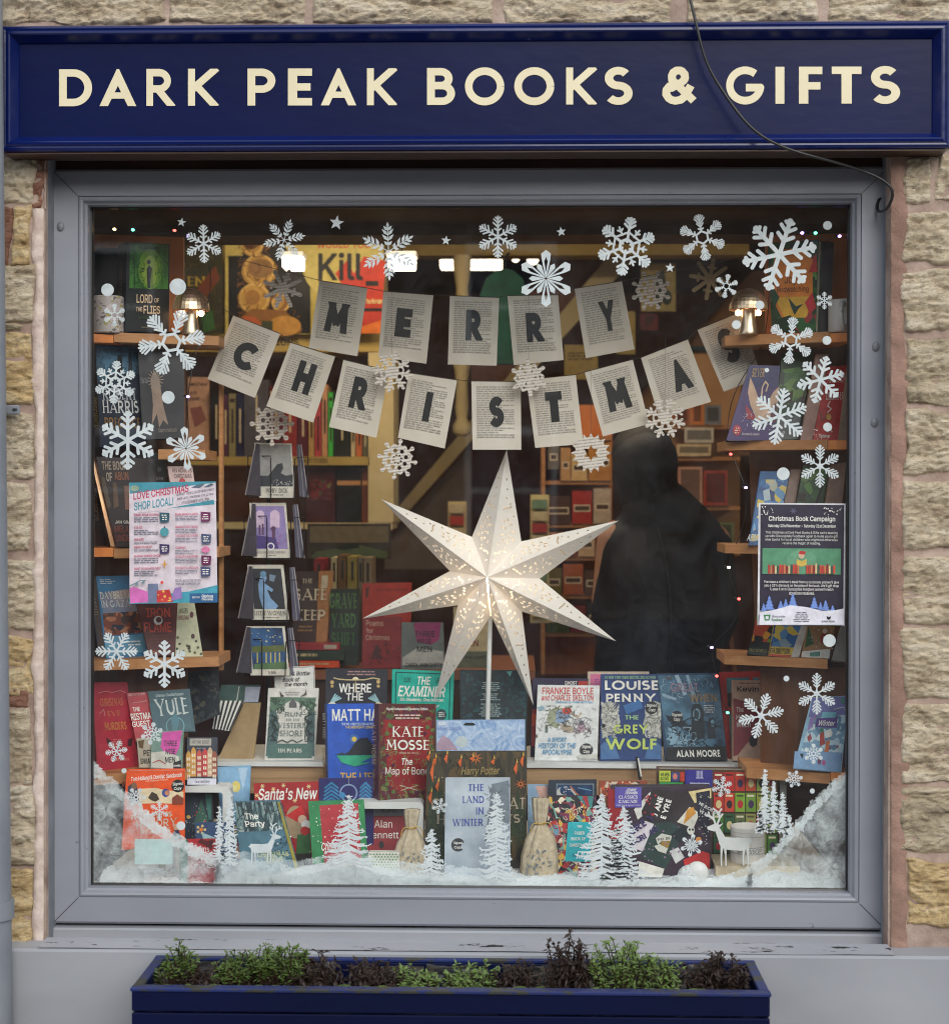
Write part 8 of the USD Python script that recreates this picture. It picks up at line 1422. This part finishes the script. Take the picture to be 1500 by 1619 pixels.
FL = [(322, 385, 31, 'branch', 32, 'upper left branched snowflake sticker between star sticker and orange shelf panel'), (449, 379, 35, 'leaf', 12, 'leafy snowflake sticker above the leftmost ceiling light'), (614, 397, 47, 'leaf', 32, 'largest leafy snowflake sticker, above the letters M and E'), (787, 374, 34, 'branch', 90, 'neat branched snowflake sticker above the widest ceiling light'), (863, 440, 44, 'kite', 90, 'kite petalled snowflake sticker overlapping the second upper letter R'), (990, 389, 47, 'lace', 20, 'lacy snowflake sticker above the letter Y'), (1110, 375, 37, 'fir', 40, 'feathery snowflake sticker at the upper right beside the largest one'), (1232, 402, 59, 'round', 12, 'largest snowflake sticker, over the jungle book at upper right'), (1148, 452, 19, 'fir', 20, 'small feathery snowflake sticker beside the brown paper snowflake'),
      (271, 541, 53, 'fir', 10, 'large feathery snowflake sticker across the upper left shelf edge'), (181, 498, 18, 'fir', 30, 'small feathery snowflake sticker in front of the twig jar'), (182, 604, 34, 'lace', 25, 'lacy snowflake sticker over the city thriller'), (202, 696, 46, 'round', 90, 'large rounded snowflake sticker above the left poster'), (294, 709, 34, 'kite', 95, 'kite petalled snowflake sticker near the left poster corner'), (1250, 538, 37, 'fir', 24, 'feathery snowflake sticker across the upper right shelf edge'), (1297, 600, 38, 'round', 15, 'rounded snowflake sticker over the red festive book'), (1232, 658, 46, 'branch', 20, 'branched snowflake sticker over the lime green book'), (1296, 737, 34, 'dots', 30, 'knob tipped snowflake sticker above the right poster'), (184, 1030, 34, 'branch', 0, 'branched snowflake sticker over the skyline book'), (260, 1050, 37, 'round', 30, 'rounded snowflake sticker below the left poster'), (1203, 1132, 37, 'dots', 14, 'knob tipped snowflake sticker over the slim tan book'), (1291, 1097, 33, 'dots', 30, 'knob tipped snowflake sticker over the winter activity book'), (240, 1160, 18, 'lace', 20, 'small lacy snowflake sticker at the scarlet book corner'), (184, 1188, 18, 'branch', 10, 'small branched snowflake sticker on the crimson book'), (215, 1261, 16, 'lace', 0, 'small lacy snowflake sticker over the portrait on the orange book'), (252, 1282, 16, 'branch', 30, 'small branched snowflake sticker on the orange book title'), (1141, 1244, 17, 'branch', 20, 'small branched snowflake sticker on the red covers jigsaw box'), (1255, 1232, 14, 'lace', 10, 'smallest lacy snowflake sticker right of the white fir group'), (1286, 1192, 16, 'lace', 30, 'small lacy snowflake sticker low on the winter activity book'), (1303, 475, 14, 'branch', 30, 'small branched snowflake sticker beside the white mug'), (695, 1275, 13, 'branch', 15, 'small branched snowflake sticker on the candle calendar'), (1093, 1337, 18, 'kite', 20, 'small kite petalled snowflake sticker on the tumbling covers box')]
for x, y, r, k, rot, lab in FL:
    g = affinity.translate(affinity.scale(flake(k, r, rot), 1, -1, origin=(0, 0)), x, y)
    solo('snowflake_sticker', slab_px(g, .0035, .0006), 'sticker_white', 'white ' + lab, 'snowflake sticker', 'white snowflake stickers on the window glass')
PF = [(447, 456, 31, 'bars', 20, .36, 'printed_page', 'page paper snowflake left of the letter M'), (430, 670, 35, 'knob', 0, .4, 'printed_page', 'knobbed page paper snowflake above the whale postcard'), (620, 588, 32, 'gear', 10, .27, 'printed_page', 'page paper snowflake between letters E and R'), (628, 726, 32, 'knob', 10, .28, 'printed_page', 'knobbed page paper snowflake under the letter I'), (836, 597, 30, 'six', 25, .27, 'printed_page', 'six armed page paper snowflake between letters S and T'), (934, 716, 32, 'wreath', 0, .28, 'printed_page', 'wreath shaped page paper snowflake below the lower letter M'), (1051, 660, 33, 'gear', 20, .28, 'printed_page', 'page paper snowflake under the letter A'), (1029, 459, 32, 'knob', 22, .36, 'printed_page', 'knobbed page paper snowflake right of the letter Y'), (1122, 441, 32, 'bars', 10, .36, 'kraft', 'brown paper snowflake at the upper right')]
for x, y, r, k, rot, d, m, lab in PF:
    t = thing('paper_snowflake', lab, 'paper snowflake', P(x, y + r, d), 'paper snowflakes hanging among the bunting')
    part(t, 'paper', slab_px(affinity.translate(paper_flake(k, r, rot), x, y), d, .0008), m)
    part(t, 'thread', tube([P(x, y - r * .8, d + .001), P(x, y - 160 if y < 500 else y - 130, d + .03)], .0003, 4), (90, 84, 76))
def star5(x, y, r, rot=0): return Polygon([(x + (r if k % 2 == 0 else r * .42) * math.sin(math.radians(36 * k + rot)), y - (r if k % 2 == 0 else r * .42) * math.cos(math.radians(36 * k + rot))) for k in range(10)])
for x, y, r, rot, lab in [(287, 351, 7.5, 10, 'small white star sticker at far left above the branched snowflake'), (532, 352, 12, 8, 'largest white star sticker between the two leafy snowflakes'), (705, 380, 8, 5, 'small white star sticker left of the neat branched snowflake'), (887, 366, 8, -8, 'small white star sticker above the kite petalled snowflake'), (1059, 423, 8, 5, 'small white star sticker below the lacy snowflake at right')]:
    solo('star_sticker', slab_px(star5(x, y, r, rot), .0035, .0006), 'sticker_white', lab, 'star sticker')
DT = [(170, 458, 10, 'above the twig jar'), (281, 453, 13, 'largest one, above the left mushroom'), (266, 628, 10, 'on the feathered figure book'), (1308, 356, 7, 'in the upper right corner'), (1201, 482, 7, 'on the right mushroom cap'), (1164, 513, 7, 'left of the right mushroom stem'), (1307, 538, 7, 'on the upper right shelf edge'), (1212, 585, 3.5, 'on the purple fox book'), (1308, 675, 7, 'low on the red festive book'), (1238, 749, 10, 'above the right poster corner'), (1311, 1013, 10, 'on the tan festive book'), (1243, 1073, 4.5, 'left of the knob tipped flake at lower right'), (196, 1219, 4, 'at the corner of the orange book'), (286, 1306, 7, 'on the right edge of the orange book'), (295, 1341, 3.5, 'beside the small red poetry book'), (1284, 1251, 4, 'just above the right snow drift')]
for x, y, r, lab in DT: solo('dot_sticker', slab_px(Point(x, y).buffer(r, 12), .0035, .0006), 'sticker_white', 'round white dot sticker ' + lab, 'dot sticker')
for i, (x, r) in enumerate([(202, 15), (270, 13), (968, 13), (1080, 12)]): solo('dot_sticker', slab_px(Point(x, 1411).buffer(r, 14).intersection(sbox(0, 1300, 1500, 1411)), .0038, .0006), 'sticker_white', 'half round white sticker on the bottom edge of the glass, %s from left' % ORD[i], 'dot sticker')

# ---------------------------------------------------------------- winter stickers along the bottom of the glass
def tree(x, yt, yb, hw, seed, dense=1.0, bend=1.0):
    r = random.Random(seed); gs = [Polygon([(x - 1.0 - hw * .03, yb), (x + 1.0 + hw * .03, yb), (x + .3, yt), (x - .3, yt)])]; H = yb - yt; hw *= 1.15; n = max(9, int(H / 5.2))
    for i in range(n):
        f = (i + .7) / n; y = yt + H * f * .97
        for s in (-1, 1):
            l = hw * (f ** .8) * r.uniform(.62, 1.08); dy = r.uniform(.05, .34) * l; u0 = r.uniform(-1.5, 1.5)
            p0, p1, p2 = np.array([x, y - 2 + u0]), np.array([x + s * l * .55, y + dy * .75 + u0]), np.array([x + s * l, y + dy * .55 + u0])
            for q0, q1, w0, w1 in ((p0, p1, 1.9, 1.5), (p1, p2, 1.5, .5)):
                d = (q1 - q0) / (np.linalg.norm(q1 - q0) + 1e-6); nn = np.array([-d[1], d[0]]); gs.append(Polygon([q0 + nn * w0, q1 + nn * w1, q1 - nn * w1, q0 - nn * w0]).buffer(.15))
            for k in range(int(2 + l / 3.4)):
                u = r.uniform(.2, 1.0); q = p0 + (p1 - p0) * u / .55 if u < .55 else p1 + (p2 - p1) * (u - .55) / .45
                ln = r.uniform(2.2, 5.2) * (.7 if hw < 14 else 1); a = math.radians(r.choice([r.uniform(25, 80), r.uniform(-50, 0)])); e_ = q + [s * ln * math.cos(a), ln * math.sin(a)]
                gs.append(LineString([q, e_]).buffer(.75, 2))
    gs.append(star5(x, yt, 1.6)); return unary_union([g for g in gs if g.is_valid])
for (x, yt, yb, hw, sd, lab) in [(363, 1250, 1368, 13, 1, 'tall narrow white fir sticker at left beside the stag'), (347, 1276, 1364, 10, 2, 'shorter narrow white fir sticker just left of the tall narrow one'), (551, 1258, 1366, 36, 3, 'broad white fir sticker on the red dotted book'), (682, 1312, 1380, 21, 4, 'small white fir sticker left of the silver book'), (785, 1254, 1392, 30, 5, 'white fir sticker on the silver misty book'), (951, 1256, 1396, 44, 6, 'largest white fir sticker over the patterned book'), (986, 1275, 1392, 34, 7, 'white fir sticker overlapping the right side of the largest one'), (1209, 1217, 1316, 12, 8, 'tallest white fir sticker of the right hand group'), (1223, 1236, 1316, 11, 9, 'second tallest white fir sticker of the right hand group'), (1237, 1254, 1318, 10, 10, 'third white fir sticker of the right hand group'), (1201, 1280, 1318, 7, 11, 'shortest white fir sticker at the left of the right hand group'), (1247, 1290, 1322, 7, 12, 'short white fir sticker at the right of the right hand group')]:
    solo('fir_tree_sticker', slab_px(tree(x, yt, yb, hw, sd, 1.0 if hw > 14 else .7), .0036, .0006), 'sticker_white', lab, 'fir sticker')
def deer(x, y, s, flip):
    """a standing deer with antlers, hooves at (x, y), s = shoulder height in pixels"""
    body = Polygon([(-.55, -.95), (-.5, -.62), (-.3, -.55), (.2, -.58), (.42, -.66), (.5, -.8), (.42, -.98), (.0, -.94)]).buffer(.03)
    legs = [Polygon([(a, -.7), (a + .15, -.7), (a + .10 + b, -.32), (a + .09 + b, 0), (a + .02 + b, 0), (a + .03 + b, -.32)]) for a, b in ((-.55, -.02), (-.44, .06), (.24, -.03), (.34, .05))]; legs = [affinity.scale(l_, .72, 1) for l_ in legs]
    neck = Polygon([(.28, -.96), (.5, -.76), (.64, -1.18), (.66, -1.38), (.52, -1.36)]); head = Polygon([(.5, -1.4), (.62, -1.46), (.92, -1.34), (.9, -1.28), (.68, -1.22)]).buffer(.02)
    ant = [LineString(p).buffer(.03) for p in ([(.6, -1.42), (.5, -1.65), (.56, -1.88), (.72, -2.0)], [(.52, -1.68), (.4, -1.8)], [(.55, -1.82), (.44, -1.98)], [(.64, -1.42), (.7, -1.62), (.84, -1.74), (.98, -1.76)], [(.72, -1.62), (.72, -1.82)], [(.86, -1.72), (.88, -1.86)])]
    tail = Polygon([(-.55, -.94), (-.68, -.84), (-.56, -.78)]); ear = Polygon([(.52, -1.42), (.38, -1.48), (.5, -1.34)])
    g = unary_union([body, neck, head, tail, ear] + legs + ant)
    return affinity.translate(affinity.scale(g, s * flip, s, origin=(0, 0)), x, y)
solo('stag_sticker', slab_px(deer(414, 1366, 32, 1), .0036, .0006), 'sticker_white', 'white antlered stag sticker on the winter woodland book', 'stag sticker')
dr_ = thing('reindeer_ornament', 'white cut out reindeer standing left of the round white pot', 'ornament', P(1152, 1368, .07))
part(dr_, 'cut_out', slab_px(deer(1160, 1369, 45, -1), .07, .004), 'white_board')
# sprayed snow: drifts in the corners and along the bottom edge
def rough(poly, amp, seed, step=2.5):
    b = poly.exterior; n = int(b.length / step); pts = []
    r = random.Random(seed)
    for i in range(n):
        p = b.interpolate(i / n, normalized=True); pts.append((p.x + r.uniform(-amp, amp), p.y + r.uniform(-amp, amp)))
    return Polygon(pts).buffer(0)
clip = sbox(138.5, 322, 1339.5, 1411)
d1 = rough(Polygon([(136, 1204), (150, 1212), (162, 1226), (180, 1246), (200, 1262), (224, 1286), (250, 1312), (280, 1330), (310, 1346), (345, 1364), (350, 1415), (130, 1415)]), 1.8, 1).intersection(clip)
d2 = rough(Polygon([(1345, 1222), (1330, 1228), (1316, 1242), (1300, 1256), (1280, 1276), (1266, 1298), (1240, 1330), (1220, 1350), (1190, 1372), (1180, 1415), (1345, 1415)]), 1.8, 2).intersection(clip)
bnd = rough(Polygon([(340, 1362), (380, 1352), (430, 1358), (470, 1368), (510, 1360), (560, 1350), (600, 1364), (660, 1372), (720, 1376), (790, 1384), (850, 1392), (900, 1384), (960, 1378), (1010, 1388), (1080, 1392), (1130, 1396), (1190, 1374), (1190, 1415), (340, 1415)]), 2.2, 3).intersection(clip)
e1 = rough(LineString([(138, 1206), (164, 1230), (204, 1268), (252, 1314), (312, 1348), (346, 1366)]).buffer(9), 3.2, 4).intersection(clip)
e2 = rough(LineString([(1340, 1230), (1318, 1246), (1284, 1280), (1262, 1310), (1226, 1348), (1192, 1376)]).buffer(6), 3.2, 5).intersection(clip)
SPL = [(d1, 'left', e1), (d2, 'right', e2)]
for dd, nm, ee in SPL:
    for k, lab in enumerate(['broad']):
        solo('snow_spray', slab_px(rough(dd.buffer(4 - 12 * k), 2.4, 20 + k).intersection(clip), .0042 + .0004 * k, .0001), 'spray_thin', '%s mottled sprayed snow drift in the lower %s corner' % (lab, nm), 'snow spray', kind='stuff')
    solo('snow_spray', slab_px(ee, .0056, .0001), 'spray_dense', 'dense white crest of the %s snow drift on the glass' % nm, 'snow spray', kind='stuff')
for k, lab in enumerate(['faint upper', 'middle', 'dense lower']):
    solo('snow_spray', slab_px(affinity.translate(bnd, 0, 12 * k - 6).intersection(clip), .0046 + .0004 * k, .0001), ['spray_thin', 'spray_snow', 'spray_snow'][k], lab + ' band of sprayed snow along the bottom edge of the glass', 'snow spray', kind='stuff')
sheet('blank_label', 'blank pale mint label stuck over the orange book at lower left', 'label', R4(213, 1327, 273, 1367), .006, col=(176, 206, 204))
# cotton wool snow on the bed
n, m_ = 260, 30; xs = np.linspace(gx0 + .005, gx1 - .005, n); ys = np.linspace(.035, .22, m_)
XX, YY = np.meshgrid(xs, ys); Q = np.stack([XX, YY, 0 * XX], -1)
hgt = .012 + .05 * meshkit.fbm(Q * [7, 9, 1], 3, 2) + .016 * (meshkit.fbm(Q * 55, 4, 6) - .5) - .02 + .028 * np.exp(-((XX - P(1230, 1400, .1)[0]) / .07) ** 2) + .02 * np.exp(-((XX - P(560, 1400, .1)[0]) / .1) ** 2)
hgt *= np.clip((YY - .03) / .03, 0.1, 1) * np.clip((.25 - YY) / .1, 0.05, 1)
i, j = np.meshgrid(np.arange(m_ - 1), np.arange(n - 1), indexing='ij'); a = i * n + j
solo('cotton_snow', (np.stack([XX, YY, ZF + .001 + np.maximum(hgt, 0)], -1).reshape(-1, 3), np.vstack([np.stack([a, a + 1, a + n + 1], -1).reshape(-1, 3), np.stack([a, a + n + 1, a + n], -1).reshape(-1, 3)])), 'cotton_wool', 'fluffy white cotton wool snow heaped along the window bed', 'cotton wool', kind='stuff', smooth=True)
for (x, y, r, lab) in [(1102, 1380, 18, 'round white printed bauble on the tumbling covers box'), (1090, 1408, 20, 'white cotton ball at the bottom right of the covers boxes')]:
    t = thing('snow_bauble', lab, 'bauble', P(x, y + r, .06)); c = P(x, y, .06)
    if y + r > 1409: c[2] = ZF + r * .0015
    s = trimesh.creation.icosphere(4, r * .0015); v = np.array(s.vertices); v *= 1 + .06 * (meshkit.fbm(v * 60 + 5, 3, 4)[:, None] - .5); part(t, 'ball', (v * [1, .6, 1] + c, np.array(s.faces)), 'cotton_wool' if r > 18 else 'white_board', smooth=True)
# ---------------------------------------------------------------- fairy lights
FB_ = [(181, 362, .09, 'fairy_amber'), (210, 363, .09, 'fairy_green'), (276, 364, .1, 'fairy_red'), (298, 372, .1, 'fairy_violet'), (297, 627, .13, 'fairy_violet')]
def fairy(label, pts, bulbs):
    t = thing('fairy_lights', label, 'fairy lights', P(*pts[0]))
    part(t, 'wire', tube(spline([P(*p) for p in pts], 60), .0011, 5), 'black_wire')
    for x, y, d, m in bulbs:
        c = P(x, y, d); part(t, 'bulb', trimesh.creation.icosphere(2, .0042).apply_transform(np.diag([1, 1, .8, 1])).apply_translation(c), m)
        part(t, 'socket', tube([c + [-.004, .003, .001], c + [-.011, .006, .003]], .0026, 8), 'black_wire')
fairy('fairy light string along the top of the left bookshelf', [(138, 350, .09), (181, 364, .094), (210, 365, .094), (246, 370, .1), (276, 366, .104), (298, 376, .106), (330, 420, .16), (318, 520, .2), (301, 600, .18), (297, 629, .135), (299, 680, .2)], FB_)
fairy('fairy light string hanging down inside the right bookshelf', [(1342, 376, .1), (1327, 372, .1), (1308, 380, .11), (1289, 370, .11), (1250, 390, .14), (1218, 420, .26), (1204, 545, .29), (1172, 600, .3), (1156, 716, .26), (1178, 772, .24), (1168, 850, .26), (1153, 896, .26), (1160, 930, .26), (1168, 948, .26), (1146, 1000, .3), (1126, 1024, .32), (1128, 1050, .33), (1134, 1068, .34), (1140, 1100, .40), (1150, 1127, .41)],
      [(1289, 368, .1, 'fairy_green'), (1327, 373, .095, 'fairy_violet'), (1268, 368, .12, 'fairy_violet'), (1155, 718, .25, 'fairy_red'), (1179, 771, .235, 'fairy_violet'), (1152, 897, .255, 'fairy_white'), (1168, 947, .255, 'fairy_red'), (1125, 1024, .31, 'fairy_violet'), (1133, 1069, .335, 'fairy_red'), (1150, 1127, .405, 'fairy_green')])
# ---------------------------------------------------------------- the other side of the street (mirrored in the glass)
tr = thing('stone_terrace', 'dark stone terrace across the street, mirrored faintly in the glass', 'building', (0, -19, -.1))
part(tr, 'facade', box(-26, 26, -21, -19, -.1, 6.4), 'terrace_stone')
v = np.array([(-26, -18.7, 6.4), (26, -18.7, 6.4), (26, -23, 8.6), (-26, -23, 8.6)]); part(tr, 'roof', (v, np.array([(0, 1, 2), (0, 2, 3)])), (52, 52, 56))
for k in range(9):
    for z in (.9, 3.4):
        x = -22 + 5.5 * k; part(tr, 'window', box(x - .55, x + .55, -19.0, -18.94, z, z + 1.5), (50, 56, 62)); part(tr, 'frame', cat_([box(x - .62, x - .55, -19.0, -18.92, z, z + 1.5), box(x + .55, x + .62, -19.0, -18.92, z, z + 1.5), box(x - .62, x + .62, -19.0, -18.92, z + 1.5, z + 1.62), box(x - .55, x + .55, -18.939, -18.92, z + .72, z + .78)]), (214, 214, 208)); part(tr, 'sill', box(x - .7, x + .7, -19.0, -18.85, z - .16, z - .01), (120, 112, 100))
